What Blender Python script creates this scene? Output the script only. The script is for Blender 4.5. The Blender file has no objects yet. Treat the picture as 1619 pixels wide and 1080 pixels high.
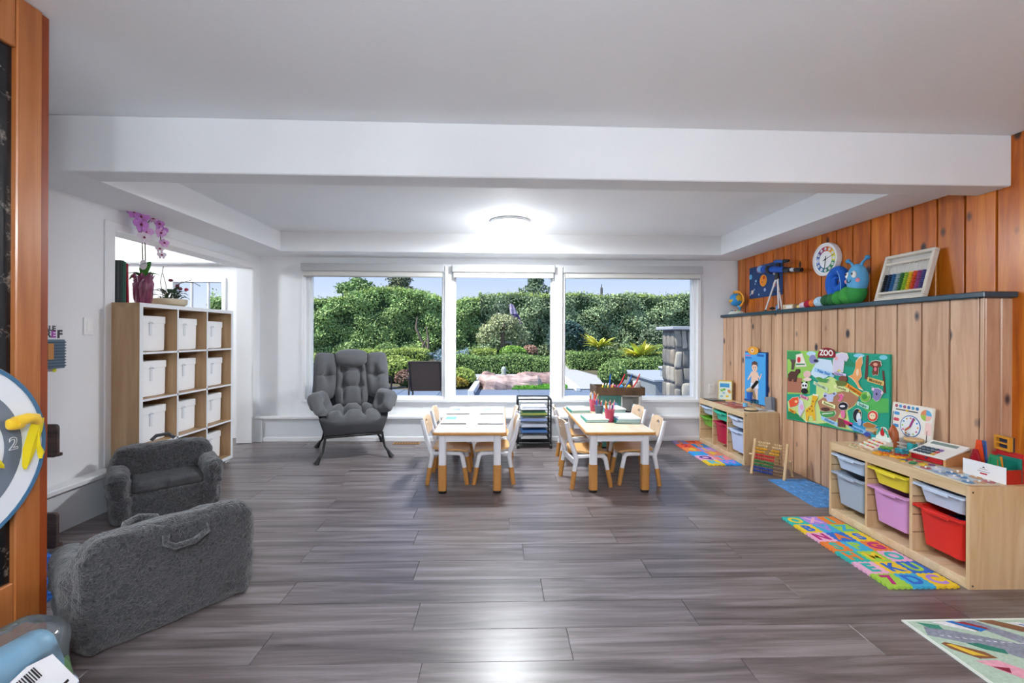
import bpy, bmesh, math, random
import numpy as np
from mathutils import Vector, Matrix, Euler, noise
R = math.radians
PI = math.pi
S = bpy.context.scene
C = S.collection
rnd = random.Random(7)

# ------------------------------------------------------------------ camera
cam_d = bpy.data.cameras.new('camera')
cam = bpy.data.objects.new('camera', cam_d)
C.objects.link(cam)
cam_d.sensor_width = 36.0
cam_d.lens = 695.0 / 1619.0 * 36.0
cam_d.shift_y = -9.9 / 1619.0
cam_d.clip_start = 0.05
cam_d.clip_end = 400
cam.matrix_world = (Matrix.Translation((0, 0, 1.27)) @ Matrix.Rotation(R(-1.61), 4, 'Z')
                    @ Matrix.Rotation(R(90), 4, 'X') @ Matrix.Rotation(R(0.25), 4, 'Z'))
S.camera = cam

# ------------------------------------------------------------------ world, sun, exposure
def lin(h):
    h = h.lstrip('#')
    o = []
    for i in (0, 2, 4):
        c = int(h[i:i + 2], 16) / 255
        o.append(c / 12.92 if c <= .04045 else ((c + .055) / 1.055) ** 2.4)
    return (*o, 1.0)

W = bpy.data.worlds.new('sky')
S.world = W
W.use_nodes = True
nt = W.node_tree
nt.nodes.clear()
wo = nt.nodes.new('ShaderNodeOutputWorld')
bg = nt.nodes.new('ShaderNodeBackground')
tc = nt.nodes.new('ShaderNodeTexCoord')
sx = nt.nodes.new('ShaderNodeSeparateXYZ')
rp = nt.nodes.new('ShaderNodeValToRGB')
rp.color_ramp.elements[0].position = 0.0
rp.color_ramp.elements[0].color = lin('#e6eefb')
rp.color_ramp.elements[1].position = 0.5
rp.color_ramp.elements[1].color = lin('#86b0ee')
e = rp.color_ramp.elements.new(0.14)
e.color = lin('#bcd3fa')
nt.links.new(tc.outputs['Generated'], sx.inputs[0])
nt.links.new(sx.outputs['Z'], rp.inputs[0])
nt.links.new(rp.outputs[0], bg.inputs[0])
nt.links.new(bg.outputs[0], wo.inputs[0])
bg.inputs[1].default_value = 0.8

sun_d = bpy.data.lights.new('sun', 'SUN')
sun = bpy.data.objects.new('sun', sun_d)
C.objects.link(sun)
sun_d.energy = 5.0
sun_d.angle = R(2)
sun_d.color = (1.0, 0.95, 0.86)
sun.rotation_euler = Vector((0.50, 0.16, -0.85)).to_track_quat('-Z', 'Y').to_euler()

S.view_settings.view_transform = 'Standard'
S.view_settings.look = 'None'
S.view_settings.gamma = 1.0
S.view_settings.use_curve_mapping = False
S.view_settings.exposure = 0.46
LAMP_W = 52.0      # the visible tray lamp
BACK_W = 62.0      # two unseen globe lamps added behind the camera to brighten the room
HALL_W = 80.0      # unseen lamp added to brighten the neighbouring room

# ------------------------------------------------------------------ materials
MATS = {}

def mat(hexc, rough=.5, metal=0.0, var=0.0, scale=12.0, bump=0.0, bscale=120.0, spec=.5, emit=0.0,
        coat=0.0, rand=0.0, sheen=0.0, name=None):
    key = (hexc, rough, metal, var, scale, bump, bscale, spec, emit, coat, rand, sheen)
    if key in MATS:
        return MATS[key]
    m = bpy.data.materials.new(name or 'paint_' + hexc.strip('#'))
    m.use_nodes = True
    t = m.node_tree
    b = t.nodes['Principled BSDF']
    c = lin(hexc)
    b.inputs['Base Color'].default_value = c
    b.inputs['Roughness'].default_value = rough
    b.inputs['Metallic'].default_value = metal
    b.inputs['Specular IOR Level'].default_value = spec
    b.inputs['Coat Weight'].default_value = coat
    b.inputs['Sheen Weight'].default_value = sheen
    if emit:
        b.inputs['Emission Color'].default_value = c
        b.inputs['Emission Strength'].default_value = emit
    if var or bump or rand:
        co = t.nodes.new('ShaderNodeTexCoord')
    if var or rand:
        n = t.nodes.new('ShaderNodeTexNoise')
        n.inputs['Scale'].default_value = scale
        n.inputs['Detail'].default_value = 4
        t.links.new(co.outputs['Object'], n.inputs['Vector'])
        r = t.nodes.new('ShaderNodeValToRGB')
        r.color_ramp.elements[0].position = .3
        r.color_ramp.elements[1].position = .7
        r.color_ramp.elements[0].color = tuple(x * (1 - var) for x in c[:3]) + (1,)
        r.color_ramp.elements[1].color = tuple(min(1, x * (1 + var)) for x in c[:3]) + (1,)
        t.links.new(n.outputs['Fac'], r.inputs[0])
        out = r.outputs[0]
        if rand:
            g = t.nodes.new('ShaderNodeNewGeometry')
            h = t.nodes.new('ShaderNodeHueSaturation')
            mr = t.nodes.new('ShaderNodeMapRange')
            mr.inputs[3].default_value = 1 - rand
            mr.inputs[4].default_value = 1 + rand
            t.links.new(g.outputs['Random Per Island'], mr.inputs[0])
            t.links.new(mr.outputs[0], h.inputs['Value'])
            t.links.new(out, h.inputs['Color'])
            out = h.outputs[0]
        t.links.new(out, b.inputs['Base Color'])
    if bump:
        n2 = t.nodes.new('ShaderNodeTexNoise')
        n2.inputs['Scale'].default_value = bscale
        n2.inputs['Detail'].default_value = 3
        t.links.new(co.outputs['Object'], n2.inputs['Vector'])
        bp = t.nodes.new('ShaderNodeBump')
        bp.inputs['Strength'].default_value = bump
        bp.inputs['Distance'].default_value = .01
        t.links.new(n2.outputs['Fac'], bp.inputs['Height'])
        t.links.new(bp.outputs[0], b.inputs['Normal'])
    MATS[key] = m
    return m

def wood(name, stops, stretch, rough=.4, knots=None, rand=.0, knot_scale=2.6, fine=1.0, coat=0.0, spec=.5, bump=.08):
    """procedural timber; stretch = coordinate scale per axis (small along the grain)"""
    m = bpy.data.materials.new(name)
    m.use_nodes = True
    t = m.node_tree
    L = t.links.new
    b = t.nodes['Principled BSDF']
    b.inputs['Roughness'].default_value = rough
    b.inputs['Coat Weight'].default_value = coat
    b.inputs['Coat Roughness'].default_value = .2
    b.inputs['Specular IOR Level'].default_value = spec
    co = t.nodes.new('ShaderNodeTexCoord')
    oi = t.nodes.new('ShaderNodeObjectInfo')
    ml = t.nodes.new('ShaderNodeVectorMath')
    ml.operation = 'MULTIPLY'
    ml.inputs[1].default_value = (37, 53, 71)
    L(oi.outputs['Random'], ml.inputs[0])
    ad = t.nodes.new('ShaderNodeVectorMath')
    ad.operation = 'ADD'
    L(co.outputs['Object'], ad.inputs[0])
    L(ml.outputs[0], ad.inputs[1])
    mp = t.nodes.new('ShaderNodeMapping')
    mp.inputs['Scale'].default_value = stretch
    L(ad.outputs[0], mp.inputs[0])
    n = t.nodes.new('ShaderNodeTexNoise')
    n.inputs['Scale'].default_value = fine
    n.inputs['Detail'].default_value = 6
    n.inputs['Roughness'].default_value = .62
    n.inputs['Distortion'].default_value = .6
    L(mp.outputs[0], n.inputs['Vector'])
    r = t.nodes.new('ShaderNodeValToRGB')
    el = r.color_ramp.elements
    el[0].position, el[0].color = stops[0][0], lin(stops[0][1])
    el[1].position, el[1].color = stops[-1][0], lin(stops[-1][1])
    for p, c in stops[1:-1]:
        q = el.new(p)
        q.color = lin(c)
    L(n.outputs['Fac'], r.inputs[0])
    out = r.outputs[0]
    if knots:
        mk = t.nodes.new('ShaderNodeMapping')
        mk.inputs['Scale'].default_value = tuple(knot_scale * (1.0 if s > 2 else .55) for s in stretch)
        L(ad.outputs[0], mk.inputs[0])
        v = t.nodes.new('ShaderNodeTexVoronoi')
        v.inputs['Scale'].default_value = 1.0
        L(mk.outputs[0], v.inputs['Vector'])
        kr = t.nodes.new('ShaderNodeValToRGB')
        kr.color_ramp.elements[0].position = .08
        kr.color_ramp.elements[0].color = (1, 1, 1, 1)
        kr.color_ramp.elements[1].position = .17
        kr.color_ramp.elements[1].color = (0, 0, 0, 1)
        L(v.outputs['Distance'], kr.inputs[0])
        mx = t.nodes.new('ShaderNodeMixRGB')
        mx.inputs[2].default_value = lin(knots)
        L(kr.outputs[0], mx.inputs[0])
        L(out, mx.inputs[1])
        out = mx.outputs[0]
    if rand:
        h = t.nodes.new('ShaderNodeHueSaturation')
        mr = t.nodes.new('ShaderNodeMapRange')
        mr.inputs[3].default_value = 1 - rand
        mr.inputs[4].default_value = 1 + rand
        L(oi.outputs['Random'], mr.inputs[0])
        L(mr.outputs[0], h.inputs['Value'])
        L(out, h.inputs['Color'])
        out = h.outputs[0]
    L(out, b.inputs['Base Color'])
    if bump:
        bp = t.nodes.new('ShaderNodeBump')
        bp.inputs['Strength'].default_value = bump
        bp.inputs['Distance'].default_value = .004
        L(n.outputs['Fac'], bp.inputs['Height'])
        L(bp.outputs[0], b.inputs['Normal'])
    return m

def glass_mat(name, tint='#ffffff', gloss=1.0, rough=0.0, haze=0.0):
    m = bpy.data.materials.new(name)
    m.use_nodes = True
    t = m.node_tree
    t.nodes.clear()
    L = t.links.new
    o = t.nodes.new('ShaderNodeOutputMaterial')
    tr = t.nodes.new('ShaderNodeBsdfTransparent')
    tr.inputs[0].default_value = lin(tint)
    gl = t.nodes.new('ShaderNodeBsdfGlossy')
    gl.inputs['Roughness'].default_value = rough
    fr = t.nodes.new('ShaderNodeFresnel')
    fr.inputs[0].default_value = 1.06 if gloss <= 1 else 1.5
    mx = t.nodes.new('ShaderNodeMixShader')
    L(fr.outputs[0], mx.inputs[0])
    L(tr.outputs[0], mx.inputs[1])
    L(gl.outputs[0], mx.inputs[2])
    out = mx.outputs[0]
    if haze:
        df = t.nodes.new('ShaderNodeBsdfDiffuse')
        df.inputs[0].default_value = lin('#dfe8ee')
        m2 = t.nodes.new('ShaderNodeMixShader')
        m2.inputs[0].default_value = haze
        L(out, m2.inputs[1])
        L(df.outputs[0], m2.inputs[2])
        out = m2.outputs[0]
    L(out, o.inputs[0])
    return m

WHITE_WALL = mat('#eceef1', .6, var=.03, scale=1.2, name='wall_paint')
CEIL = mat('#f6f8fa', .7, var=.03, scale=.8, name='ceiling_paint')
TRIMW = mat('#f0f1f3', .35, name='trim_gloss')
PINE = wood('knotty_pine', [(.25, '#8c3d06'), (.5, '#c26412'), (.75, '#e28e2c')], (14, 14, 1.1), .32, '#3a1c10', .14, 6.5, coat=.12)
PINE_LOW = wood('knotty_pine_sheen', [(.25, '#ab7f60'), (.5, '#cda383'), (.75, '#e0be9d')], (14, 14, 1.1), .28, '#3a3640', .10, 6.5, coat=.2)  # pale window sheen is put into the colour of this pine
SEAM = mat('#2c1004', .6, name='groove_brown')
LAM = wood('grey_laminate', [(.28, '#463e3d'), (.46, '#6b6160'), (.6, '#82797a'), (.78, '#a0969a')], (1.3, 22, 22), .33, None, .12, fine=1.0, spec=.65, bump=.05)
BIRCH = wood('pale_pine', [(.3, '#d6b68a'), (.55, '#e6cba4'), (.75, '#efdcbc')], (1.5, 16, 16), .45, '#8a5a38', .04, 1.6)
BIRCHZ = wood('pale_pine_upright', [(.3, '#cfa878'), (.55, '#dfbf94'), (.75, '#ead2ae')], (16, 16, 1.5), .45, '#8a5a38', .04, 1.6)
OAK = wood('oak_veneer', [(.3, '#a3835f'), (.55, '#b59570'), (.75, '#c5a784')], (16, 16, 1.2), .5, None, .03)
FIRWOOD = wood('orange_fir', [(.25, '#84421a'), (.5, '#a86430'), (.75, '#bd7e4c')], (14, 14, .9), .3, None, .03, coat=.3)
DARKW = wood('dark_wicker_wood', [(.3, '#2d211d'), (.55, '#4a3831'), (.75, '#66504a')], (3, 3, 40), .5)
TAN = mat('#c58b47', .4, var=.06, scale=30)
CHWHITE = mat('#eef0f5', .3)
GLASS = glass_mat('window_glass')

# ------------------------------------------------------------------ mesh builder
class MB:
    def __init__(s):
        s.v, s.f, s.mi, s.m, s.T = [], [], [], 0, None

    def add(s, vs, fs):
        o = len(s.v)
        if s.T is not None:
            vs = [tuple(s.T @ Vector(p)) for p in vs]
        s.v += [tuple(p) for p in vs]
        s.f += [tuple(i + o for i in f) for f in fs]
        s.mi += [s.m] * len(fs)
        return s

    def hexa(s, p):
        return s.add(p, [(0, 3, 2, 1), (4, 5, 6, 7), (0, 1, 5, 4), (1, 2, 6, 5), (2, 3, 7, 6), (3, 0, 4, 7)])

    def box(s, x0, x1, y0, y1, z0, z1):
        return s.hexa([(x0, y0, z0), (x1, y0, z0), (x1, y1, z0), (x0, y1, z0),
                       (x0, y0, z1), (x1, y0, z1), (x1, y1, z1), (x0, y1, z1)])

    def boxc(s, c, d, rot=(0, 0, 0)):
        M = Euler(rot).to_matrix()
        c = Vector(c)
        a, b, h = d[0] / 2, d[1] / 2, d[2] / 2
        return s.hexa([c + M @ Vector(q) for q in ((-a, -b, -h), (a, -b, -h), (a, b, -h), (-a, b, -h),
                                                  (-a, -b, h), (a, -b, h), (a, b, h), (-a, b, h))])

    def tube(s, pts, r, n=8, caps=True):
        pts = [Vector(p) for p in pts]
        k = len(pts)
        rs = r if isinstance(r, (list, tuple)) else [r] * k
        vs, fs = [], []
        up = None
        for i, p in enumerate(pts):
            d = (pts[min(i + 1, k - 1)] - pts[max(i - 1, 0)])
            d = d.normalized() if d.length > 1e-9 else Vector((0, 0, 1))
            if up is None:
                a = Vector((0, 0, 1)) if abs(d.z) < .9 else Vector((1, 0, 0))
                up = (a - d * a.dot(d)).normalized()
            else:
                up = (up - d * up.dot(d))
                up = up.normalized() if up.length > 1e-6 else d.orthogonal().normalized()
            q = d.cross(up)
            for j in range(n):
                t = 2 * PI * j / n
                vs.append(p + (up * math.cos(t) + q * math.sin(t)) * rs[i])
        for i in range(k - 1):
            for j in range(n):
                fs.append((i * n + j, i * n + (j + 1) % n, (i + 1) * n + (j + 1) % n, (i + 1) * n + j))
        if caps:
            fs.append(tuple(range(n))[::-1])
            fs.append(tuple((k - 1) * n + j for j in range(n)))
        return s.add(vs, fs)

    def cyl(s, p0, p1, r0, r1=None, n=12):
        return s.tube([p0, p1], [r0, r0 if r1 is None else r1], n)

    def lathe(s, prof, c=(0, 0, 0), n=24, M=None):
        vs, fs = [], []
        c = Vector(c)
        for (r, z) in prof:
            for j in range(n):
                t = 2 * PI * j / n
                q = Vector((r * math.cos(t), r * math.sin(t), z))
                vs.append(c + (M @ q if M else q))
        k = len(prof)
        for i in range(k - 1):
            for j in range(n):
                fs.append((i * n + j, i * n + (j + 1) % n, (i + 1) * n + (j + 1) % n, (i + 1) * n + j))
        fs.append(tuple(range(n))[::-1])
        fs.append(tuple((k - 1) * n + j for j in range(n)))
        return s.add(vs, fs)

    def sph(s, c, r, n=14, m=8, M=None):
        if not isinstance(r, (list, tuple)):
            r = (r, r, r)
        c = Vector(c)
        vs, fs = [], []
        for i in range(m + 1):
            a = PI * i / m
            for j in range(n):
                t = 2 * PI * j / n
                q = Vector((r[0] * math.sin(a) * math.cos(t), r[1] * math.sin(a) * math.sin(t), r[2] * math.cos(a)))
                vs.append(c + (M @ q if M else q))
        for i in range(m):
            for j in range(n):
                fs.append((i * n + j, (i + 1) * n + j, (i + 1) * n + (j + 1) % n, i * n + (j + 1) % n))
        return s.add(vs, fs)

    def prism(s, pts, o, u, v, d):
        """polygon in the (u, v) plane at o, thickness d towards u x v"""
        o, u, v = Vector(o), Vector(u), Vector(v)
        n = u.cross(v).normalized() * d
        k = len(pts)
        vs = [o + u * a + v * b for a, b in pts] + [o + u * a + v * b + n for a, b in pts]
        fs = [tuple(range(k))[::-1], tuple(range(k, 2 * k))] + [(i, (i + 1) % k, k + (i + 1) % k, k + i) for i in range(k)]
        return s.add(vs, fs)

    def soft(s, c, d, r, n=10, amp=0.0, fr=8.0, fn=None):
        """rounded box with an even grid; amp = lumpy relief"""
        c = Vector(c)
        hx, hy, hz = d[0] / 2, d[1] / 2, d[2] / 2
        r = min(r, hx * .99, hy * .99, hz * .99)
        idx, vs, fs = {}, [], []

        def pt(p):
            k = tuple(round(a, 5) for a in p)
            if k in idx:
                return idx[k]
            q = Vector((p[0] * hx, p[1] * hy, p[2] * hz))
            inn = Vector((max(-hx + r, min(hx - r, q.x)), max(-hy + r, min(hy - r, q.y)), max(-hz + r, min(hz - r, q.z))))
            e = q - inn
            if e.length > 1e-9:
                q = inn + e.normalized() * r
                nn = e.normalized()
            else:
                nn = e
            if fn:
                q = fn(q)
            q = c + q
            if amp:
                q = q + nn * amp * noise.noise(q * fr)
            idx[k] = len(vs)
            vs.append(q)
            return idx[k]

        g = [math.sin((i / n - .5) * PI * .92) / math.sin(.46 * PI) for i in range(n + 1)]
        for ax in range(3):
            for sg in (-1, 1):
                for i in range(n):
                    for j in range(n):
                        q = []
                        for a, b in ((i, j), (i + 1, j), (i + 1, j + 1), (i, j + 1)):
                            p = [0, 0, 0]
                            p[ax] = sg
                            p[(ax + 1) % 3] = g[a]
                            p[(ax + 2) % 3] = g[b]
                            q.append(pt(p))
                        fs.append(tuple(q if sg > 0 else q[::-1]))
        return s.add(vs, fs)

    def build(s, name, m, parent=None, smooth=False, bevel=0.0, seg=1, loc=None, rot=None, fixn=True):
        me = bpy.data.meshes.new(name)
        me.from_pydata(s.v, [], s.f)
        ms = m if isinstance(m, (list, tuple)) else [m]
        for q in ms:
            me.materials.append(q)
        if len(ms) > 1:
            me.polygons.foreach_set('material_index', s.mi)
        if fixn or bevel:
            bm = bmesh.new()
            bm.from_mesh(me)
            bmesh.ops.remove_doubles(bm, verts=bm.verts, dist=1e-6)
            if fixn:
                bmesh.ops.recalc_face_normals(bm, faces=bm.faces)
            if bevel:
                ed = [q for q in bm.edges if len(q.link_faces) == 2 and q.calc_face_angle(0) > R(35)]
                bmesh.ops.bevel(bm, geom=ed, offset=bevel, segments=seg, affect='EDGES', profile=.5, clamp_overlap=True)
            bm.to_mesh(me)
            bm.free()
        if smooth:
            me.shade_smooth()
            me.set_sharp_from_angle(angle=R(50))
        ob = bpy.data.objects.new(name, me)
        C.objects.link(ob)
        if parent:
            ob.parent = parent
        if loc:
            ob.location = loc
        if rot:
            ob.rotation_euler = rot
        return ob

def B(*a):
    return MB().box(*a)

def tag(o, label, cat, group=None, kind=None):
    o['label'] = label
    if cat:
        o['category'] = cat
    if group:
        o['group'] = group
    if kind:
        o['kind'] = kind
    return o

def thing(name, label, cat, loc=(0, 0, 0), rz=0.0, group=None):
    o = bpy.data.objects.new(name, None)
    o.empty_display_size = .05
    C.objects.link(o)
    o.location = loc
    o.rotation_euler = (0, 0, rz)
    return tag(o, label, cat, group)

def struct(o, label=None):
    o['kind'] = 'structure'
    if label:
        o['label'] = label
    return o

def dup(root, loc=None, rz=None, label=None):
    r = root.copy()
    C.objects.link(r)
    if loc is not None:
        r.location = loc
    if rz is not None:
        r.rotation_euler = (0, 0, rz)
    if label:
        r['label'] = label
    for ch in list(root.children):
        c = ch.copy()
        C.objects.link(c)
        c.parent = r
        for g in list(ch.children):
            d = g.copy()
            C.objects.link(d)
            d.parent = c
    return r

def setmat(o, m):
    o.material_slots[0].link = 'OBJECT'
    o.material_slots[0].material = m

def axes(o, u, v):
    u, v = Vector(u).normalized(), Vector(v).normalized()
    n = u.cross(v)
    M = Matrix((u, v, n)).transposed().to_4x4()
    M.translation = Vector(o)
    return M

def text(s, size, m, parent, M, name='lettering', ext=.0015, align='CENTER', bold=.0):
    cu = bpy.data.curves.new('t', 'FONT')
    cu.body = s
    cu.size = size
    cu.extrude = ext
    cu.align_x = align
    cu.align_y = 'CENTER'
    cu.resolution_u = 3
    cu.offset = bold * size
    ob = bpy.data.objects.new('t', cu)
    C.objects.link(ob)
    dg = bpy.context.evaluated_depsgraph_get()
    me = bpy.data.meshes.new_from_object(ob.evaluated_get(dg))
    bpy.data.objects.remove(ob)
    bpy.data.curves.remove(cu)
    me.materials.clear()
    me.materials.append(m)
    me.name = name
    o = bpy.data.objects.new(name, me)
    C.objects.link(o)
    if parent:
        o.parent = parent
    o.matrix_local = M
    return o

def ell(cx, cy, a, b, n=16, t0=0.0):
    return [(cx + a * math.cos(t0 + 2 * PI * i / n), cy + b * math.sin(t0 + 2 * PI * i / n)) for i in range(n)]

def rrect(x0, x1, y0, y1, r, n=3):
    o = []
    for cx, cy, a in ((x1 - r, y1 - r, 0), (x0 + r, y1 - r, 90), (x0 + r, y0 + r, 180), (x1 - r, y0 + r, 270)):
        for i in range(n + 1):
            t = R(a + 90 * i / n)
            o.append((cx + r * math.cos(t), cy + r * math.sin(t)))
    return o

# ================================================================== THE SETTING
XL, XR, YF, ZS = -2.88, 2.93, 5.36, 2.2       # left wall, right wall, far wall, soffit height

def zc(x):                                     # the old ceiling sags slightly to the right
    return 2.525 - (x + 2.59) * .0172

# floor: subfloor + laminate planks
floor = struct(B(-6.2, 3.1, -2.5, 5.5, -.12, -.008).build('floor', LAM), 'dark grey-brown laminate plank floor')
pw, pl = .192, 1.25
pm = None
row = 0
y = 5.36
while y > -.25:
    x = -2.88 - (row * .47 % 1.0) * pl
    while x < 2.9:
        if pm is None:
            o = B(0, pl - .0025, 0, pw - .002, -.008, 0).build('plank', LAM, floor, bevel=.0012)
            pm = o.data
        else:
            o = bpy.data.objects.new('plank', pm)
            C.objects.link(o)
            o.parent = floor
        o.location = (x, y - pw, 0)
        if x + pl > 3.0 or x < -2.95:
            x0, x1 = max(x, -2.95), min(x + pl - .0025, 2.99)
            if x1 - x0 < .05:
                bpy.data.objects.remove(o)
                x += pl
                continue
            me = B(0, x1 - x0, 0, pw - .002, -.008, 0).build('plank', LAM).data
            bpy.data.objects.remove([q for q in bpy.data.objects if q.data == me][0])
            o.data = me
            o.location.x = x0
        x += pl
    y -= pw
    row += 1

# far wall with the wide window opening
w = MB()
w.box(-3.1, -2.33, YF, 5.56, -.15, 2.7).box(2.435, 3.1, YF, 5.56, -.15, 2.7)
w.box(-2.33, 2.435, YF, 5.56, -.15, .47).box(-2.33, 2.435, YF, 5.56, 2.10, 2.7)
struct(w.build('wall_far', WHITE_WALL), 'white painted window wall')
# left wall with wide opening
w = MB()
w.box(-3.06, XL, -2.5, 3.36, 0, 2.7).box(-3.06, XL, 3.36, 5.2, 2.04, 2.7).box(-3.06, XL, 5.2, 5.36, 0, 2.7)
struct(w.build('wall_left', WHITE_WALL), 'white painted side wall with wide opening')
w = MB()
w.box(XL, XL + .012, 3.28, 3.36, .29, 2.10).box(XL, XL + .012, 3.36, 5.2, 2.04, 2.10).box(XL, XL + .012, 5.2, 5.25, .3, 2.10)
struct(w.build('trim_1', TRIMW, bevel=.003), 'white casing around the wide opening')
struct(B(-6.2, 3.2, -2.7, -2.5, -.12, 2.7).build('wall_back', WHITE_WALL))

# neighbouring room seen through the opening
w = MB()
w.box(-6.2, -4.0, 5.45, 5.6, 0, 2.7).box(-3.33, -3.06, 5.45, 5.6, 0, 2.7)
w.box(-4.0, -3.33, 5.45, 5.6, 0, .9).box(-4.0, -3.33, 5.45, 5.6, 1.95, 2.7)
w.box(-6.3, -6.2, -2.5, 5.6, 0, 2.7)
struct(w.build('wall_hall', mat('#f4f5f8', .6)), 'bright white walls of the neighbouring room')
struct(B(-6.2, -3.06, -2.5, 5.45, 2.45, 2.55).build('ceiling_hall', mat('#f2f3f5', .6)))
w = B(-6.2, -3.06, 5.3, 5.45, 2.11, 2.45)
struct(w.build('trim_2', mat('#f2f3f5', .6)), 'dropped white soffit above the neighbouring window')
struct(B(-6.2, -3.06, 5.285, 5.3, 2.095, 2.11).build('soffit_shadow', mat('#8e9096', .5)), 'thin grey strip drawn as the shadow line under the neighbouring soffit')  # grey strip stands in for the shade at the ceiling edge
wn = bpy.data.objects.new('window_4', None)
C.objects.link(wn)
wn.location = (-3.665, 5.45, .9)
struct(wn, 'white gridded window in the neighbouring room')
f = MB()
for x0, x1, z0, z1 in ((-.335, -.29, 0, 1.05), (.29, .335, 0, 1.05), (-.29, .29, 0, .045), (-.29, .29, 1.0, 1.05)):
    f.box(x0, x1, -.02, .08, z0, z1)
f.build('window_frame', TRIMW, wn)
for x in (-.1, .1):
    B(x - .008, x + .008, .02, .05, .045, 1.0).build('muntin', TRIMW, wn)
for z in (.32, .66):
    B(-.29, .29, .018, .052, z - .008, z + .008).build('muntin', TRIMW, wn)
B(-.29, .29, .033, .037, .045, 1.0).build('pane', GLASS, wn)

# ceiling: near room, beam, soffit, tray
w = MB()
xa, xb = -3.06, 3.1
w.hexa([(xa, -2.5, zc(xa)), (xb, -2.5, zc(xb)), (xb, 2.75, zc(xb)), (xa, 2.75, zc(xa)),
        (xa, -2.5, 2.7), (xb, -2.5, 2.7), (xb, 2.75, 2.7), (xa, 2.75, 2.7)])
struct(w.build('ceiling', CEIL), 'light grey painted ceiling')
w = MB()
w.hexa([(XL, 2.60, 2.205), (XR, 2.437, 2.137), (XR, 2.617, 2.137), (XL, 2.777, 2.205),
        (XL, 2.60, zc(XL)), (XR, 2.437, zc(XR)), (XR, 2.80, zc(XR)), (XL, 2.80, zc(XL))])
struct(w.build('ceiling_beam', mat('#eceef0', .6, var=.02, scale=2), bevel=.006), 'wide white painted ceiling beam')
w = MB()
w.box(-3.06, -2.445, 2.6, YF, ZS, 2.7).box(2.535, 3.1, 2.6, YF, ZS, 2.7).box(-2.445, 2.535, 4.97, YF, ZS, 2.7)
w.box(-2.445, 2.535, 2.7, 4.97, 2.414, 2.7)
struct(w.build('ceiling_tray', CEIL), 'recessed tray ceiling with lower soffit')
struct(B(-6.4, 3.6, -2.8, 5.7, 2.7, 2.9).build('light_seal_slab', mat('#777777', .8)))  # unseen slab over the house, added to keep it light tight

# right wall: knotty pine planks above the ledge and in the near part
wr = struct(B(XR + .02, 3.15, -2.5, YF, 0, 2.7).build('wall_right', SEAM), 'knotty pine plank wall')
y = 5.342
first = True
while y > -2.3:
    y1, y0 = y - .007, y - .1767 + .007
    if y1 > 5.34:
        y1 = 5.36
    z0 = 1.53 if y0 > 2.42 else 0.0
    z1 = ZS if y0 > 2.6 else (2.16 if y0 > 2.44 else 2.43)
    B(0, .022, y0 - y, y1 - y, 0, z1 - z0).build('plank', PINE, wr, bevel=.002, loc=(XR, y, z0))
    y -= .1767
# lower projecting panelling with its ledge
XB = 2.76
wl = struct(B(XB + .018, XR + .02, 2.452, YF, 0, 1.50).build('wall_wainscot', SEAM), 'projecting lower pine panelling')
ys = [5.36, 5.285, 5.116, 4.939, 4.747, 4.571, 4.391, 4.22, 4.048, 3.865, 3.697, 3.518, 3.341, 3.157, 2.98, 2.802, 2.624, 2.452]
for a, b in zip(ys[:-1], ys[1:]):
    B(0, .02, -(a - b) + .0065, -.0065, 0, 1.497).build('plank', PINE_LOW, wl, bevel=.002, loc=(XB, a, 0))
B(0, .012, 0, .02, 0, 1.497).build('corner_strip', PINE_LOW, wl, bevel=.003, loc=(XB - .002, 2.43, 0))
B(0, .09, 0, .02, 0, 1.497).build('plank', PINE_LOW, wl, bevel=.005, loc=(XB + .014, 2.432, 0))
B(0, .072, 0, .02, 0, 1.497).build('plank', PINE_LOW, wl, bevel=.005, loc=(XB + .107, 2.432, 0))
LEDGE = mat('#1f4152', .25, coat=.3)
ld = B(2.725, XR, 2.40, YF, 1.497, 1.53)
struct(ld.build('trim_4', LEDGE, bevel=.005), 'dark blue painted ledge along the pine wall')

# ledge-topped baseboards
def board(name, x0, x1, y0, y1, ztop, along, label):
    o = struct(B(x0, x1, y0, y1, 0, ztop - .035).build(name, mat('#dfe3e8', .45)), label)
    return o
bf = board('baseboard_far', XL + .09, 2.76, 5.275, YF, .30, 'x', 'deep white boxed baseboard under the windows')
B(XL, 2.76, 5.245, YF, .268, .302).build('ledge', TRIMW, bf, bevel=.006)
B(XL + .09, 2.76, 5.262, 5.276, 0, .055).build('shoe', TRIMW, bf, bevel=.004)
bl = board('baseboard_left', XL, XL + .085, -2.4, 3.27, .29, 'y', 'deep blue-grey boxed baseboard along the left wall')
B(XL, XL + .115, -2.4, 3.28, .255, .29).build('ledge', TRIMW, bl, bevel=.006)
bs = board('baseboard_corner', XL, XL + .09, 5.255, YF, .30, 'y', 'short white box of the baseboard at the corner')

# windows
def window(n, x0, x1, label):
    o = bpy.data.objects.new('window_%d' % n, None)
    C.objects.link(o)
    o.location = ((x0 + x1) / 2, YF, .49)
    struct(o, label)
    h, zt = (x1 - x0) / 2, 1.60
    f = MB()
    for a, b, z0, z1 in ((-h, -h + .03, 0, zt), (h - .03, h, 0, zt), (-h + .03, h - .03, 0, .03), (-h + .03, h - .03, zt - .05, zt)):
        f.box(a, b, .02, .13, z0, z1)
    f.build('window_frame', TRIMW, o, bevel=.004)
    f = MB()
    for a, b, z0, z1 in ((-h + .03, -h + .045, .03, zt - .05), (h - .045, h - .03, .03, zt - .05)):
        f.box(a, b, .05, .11, z0, z1)
    f.build('sash', TRIMW, o, bevel=.003)
    B(-h + .03, h - .03, .085, .089, .03, zt - .05).build('pane', GLASS, o)
    return o
window(1, -2.33, -.665, 'wide white framed window behind the grey armchair')
window(2, -.585, .672, 'middle white framed window behind the paper cart')
window(3, .765, 2.435, 'wide white framed window beside the pine wall')
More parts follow.
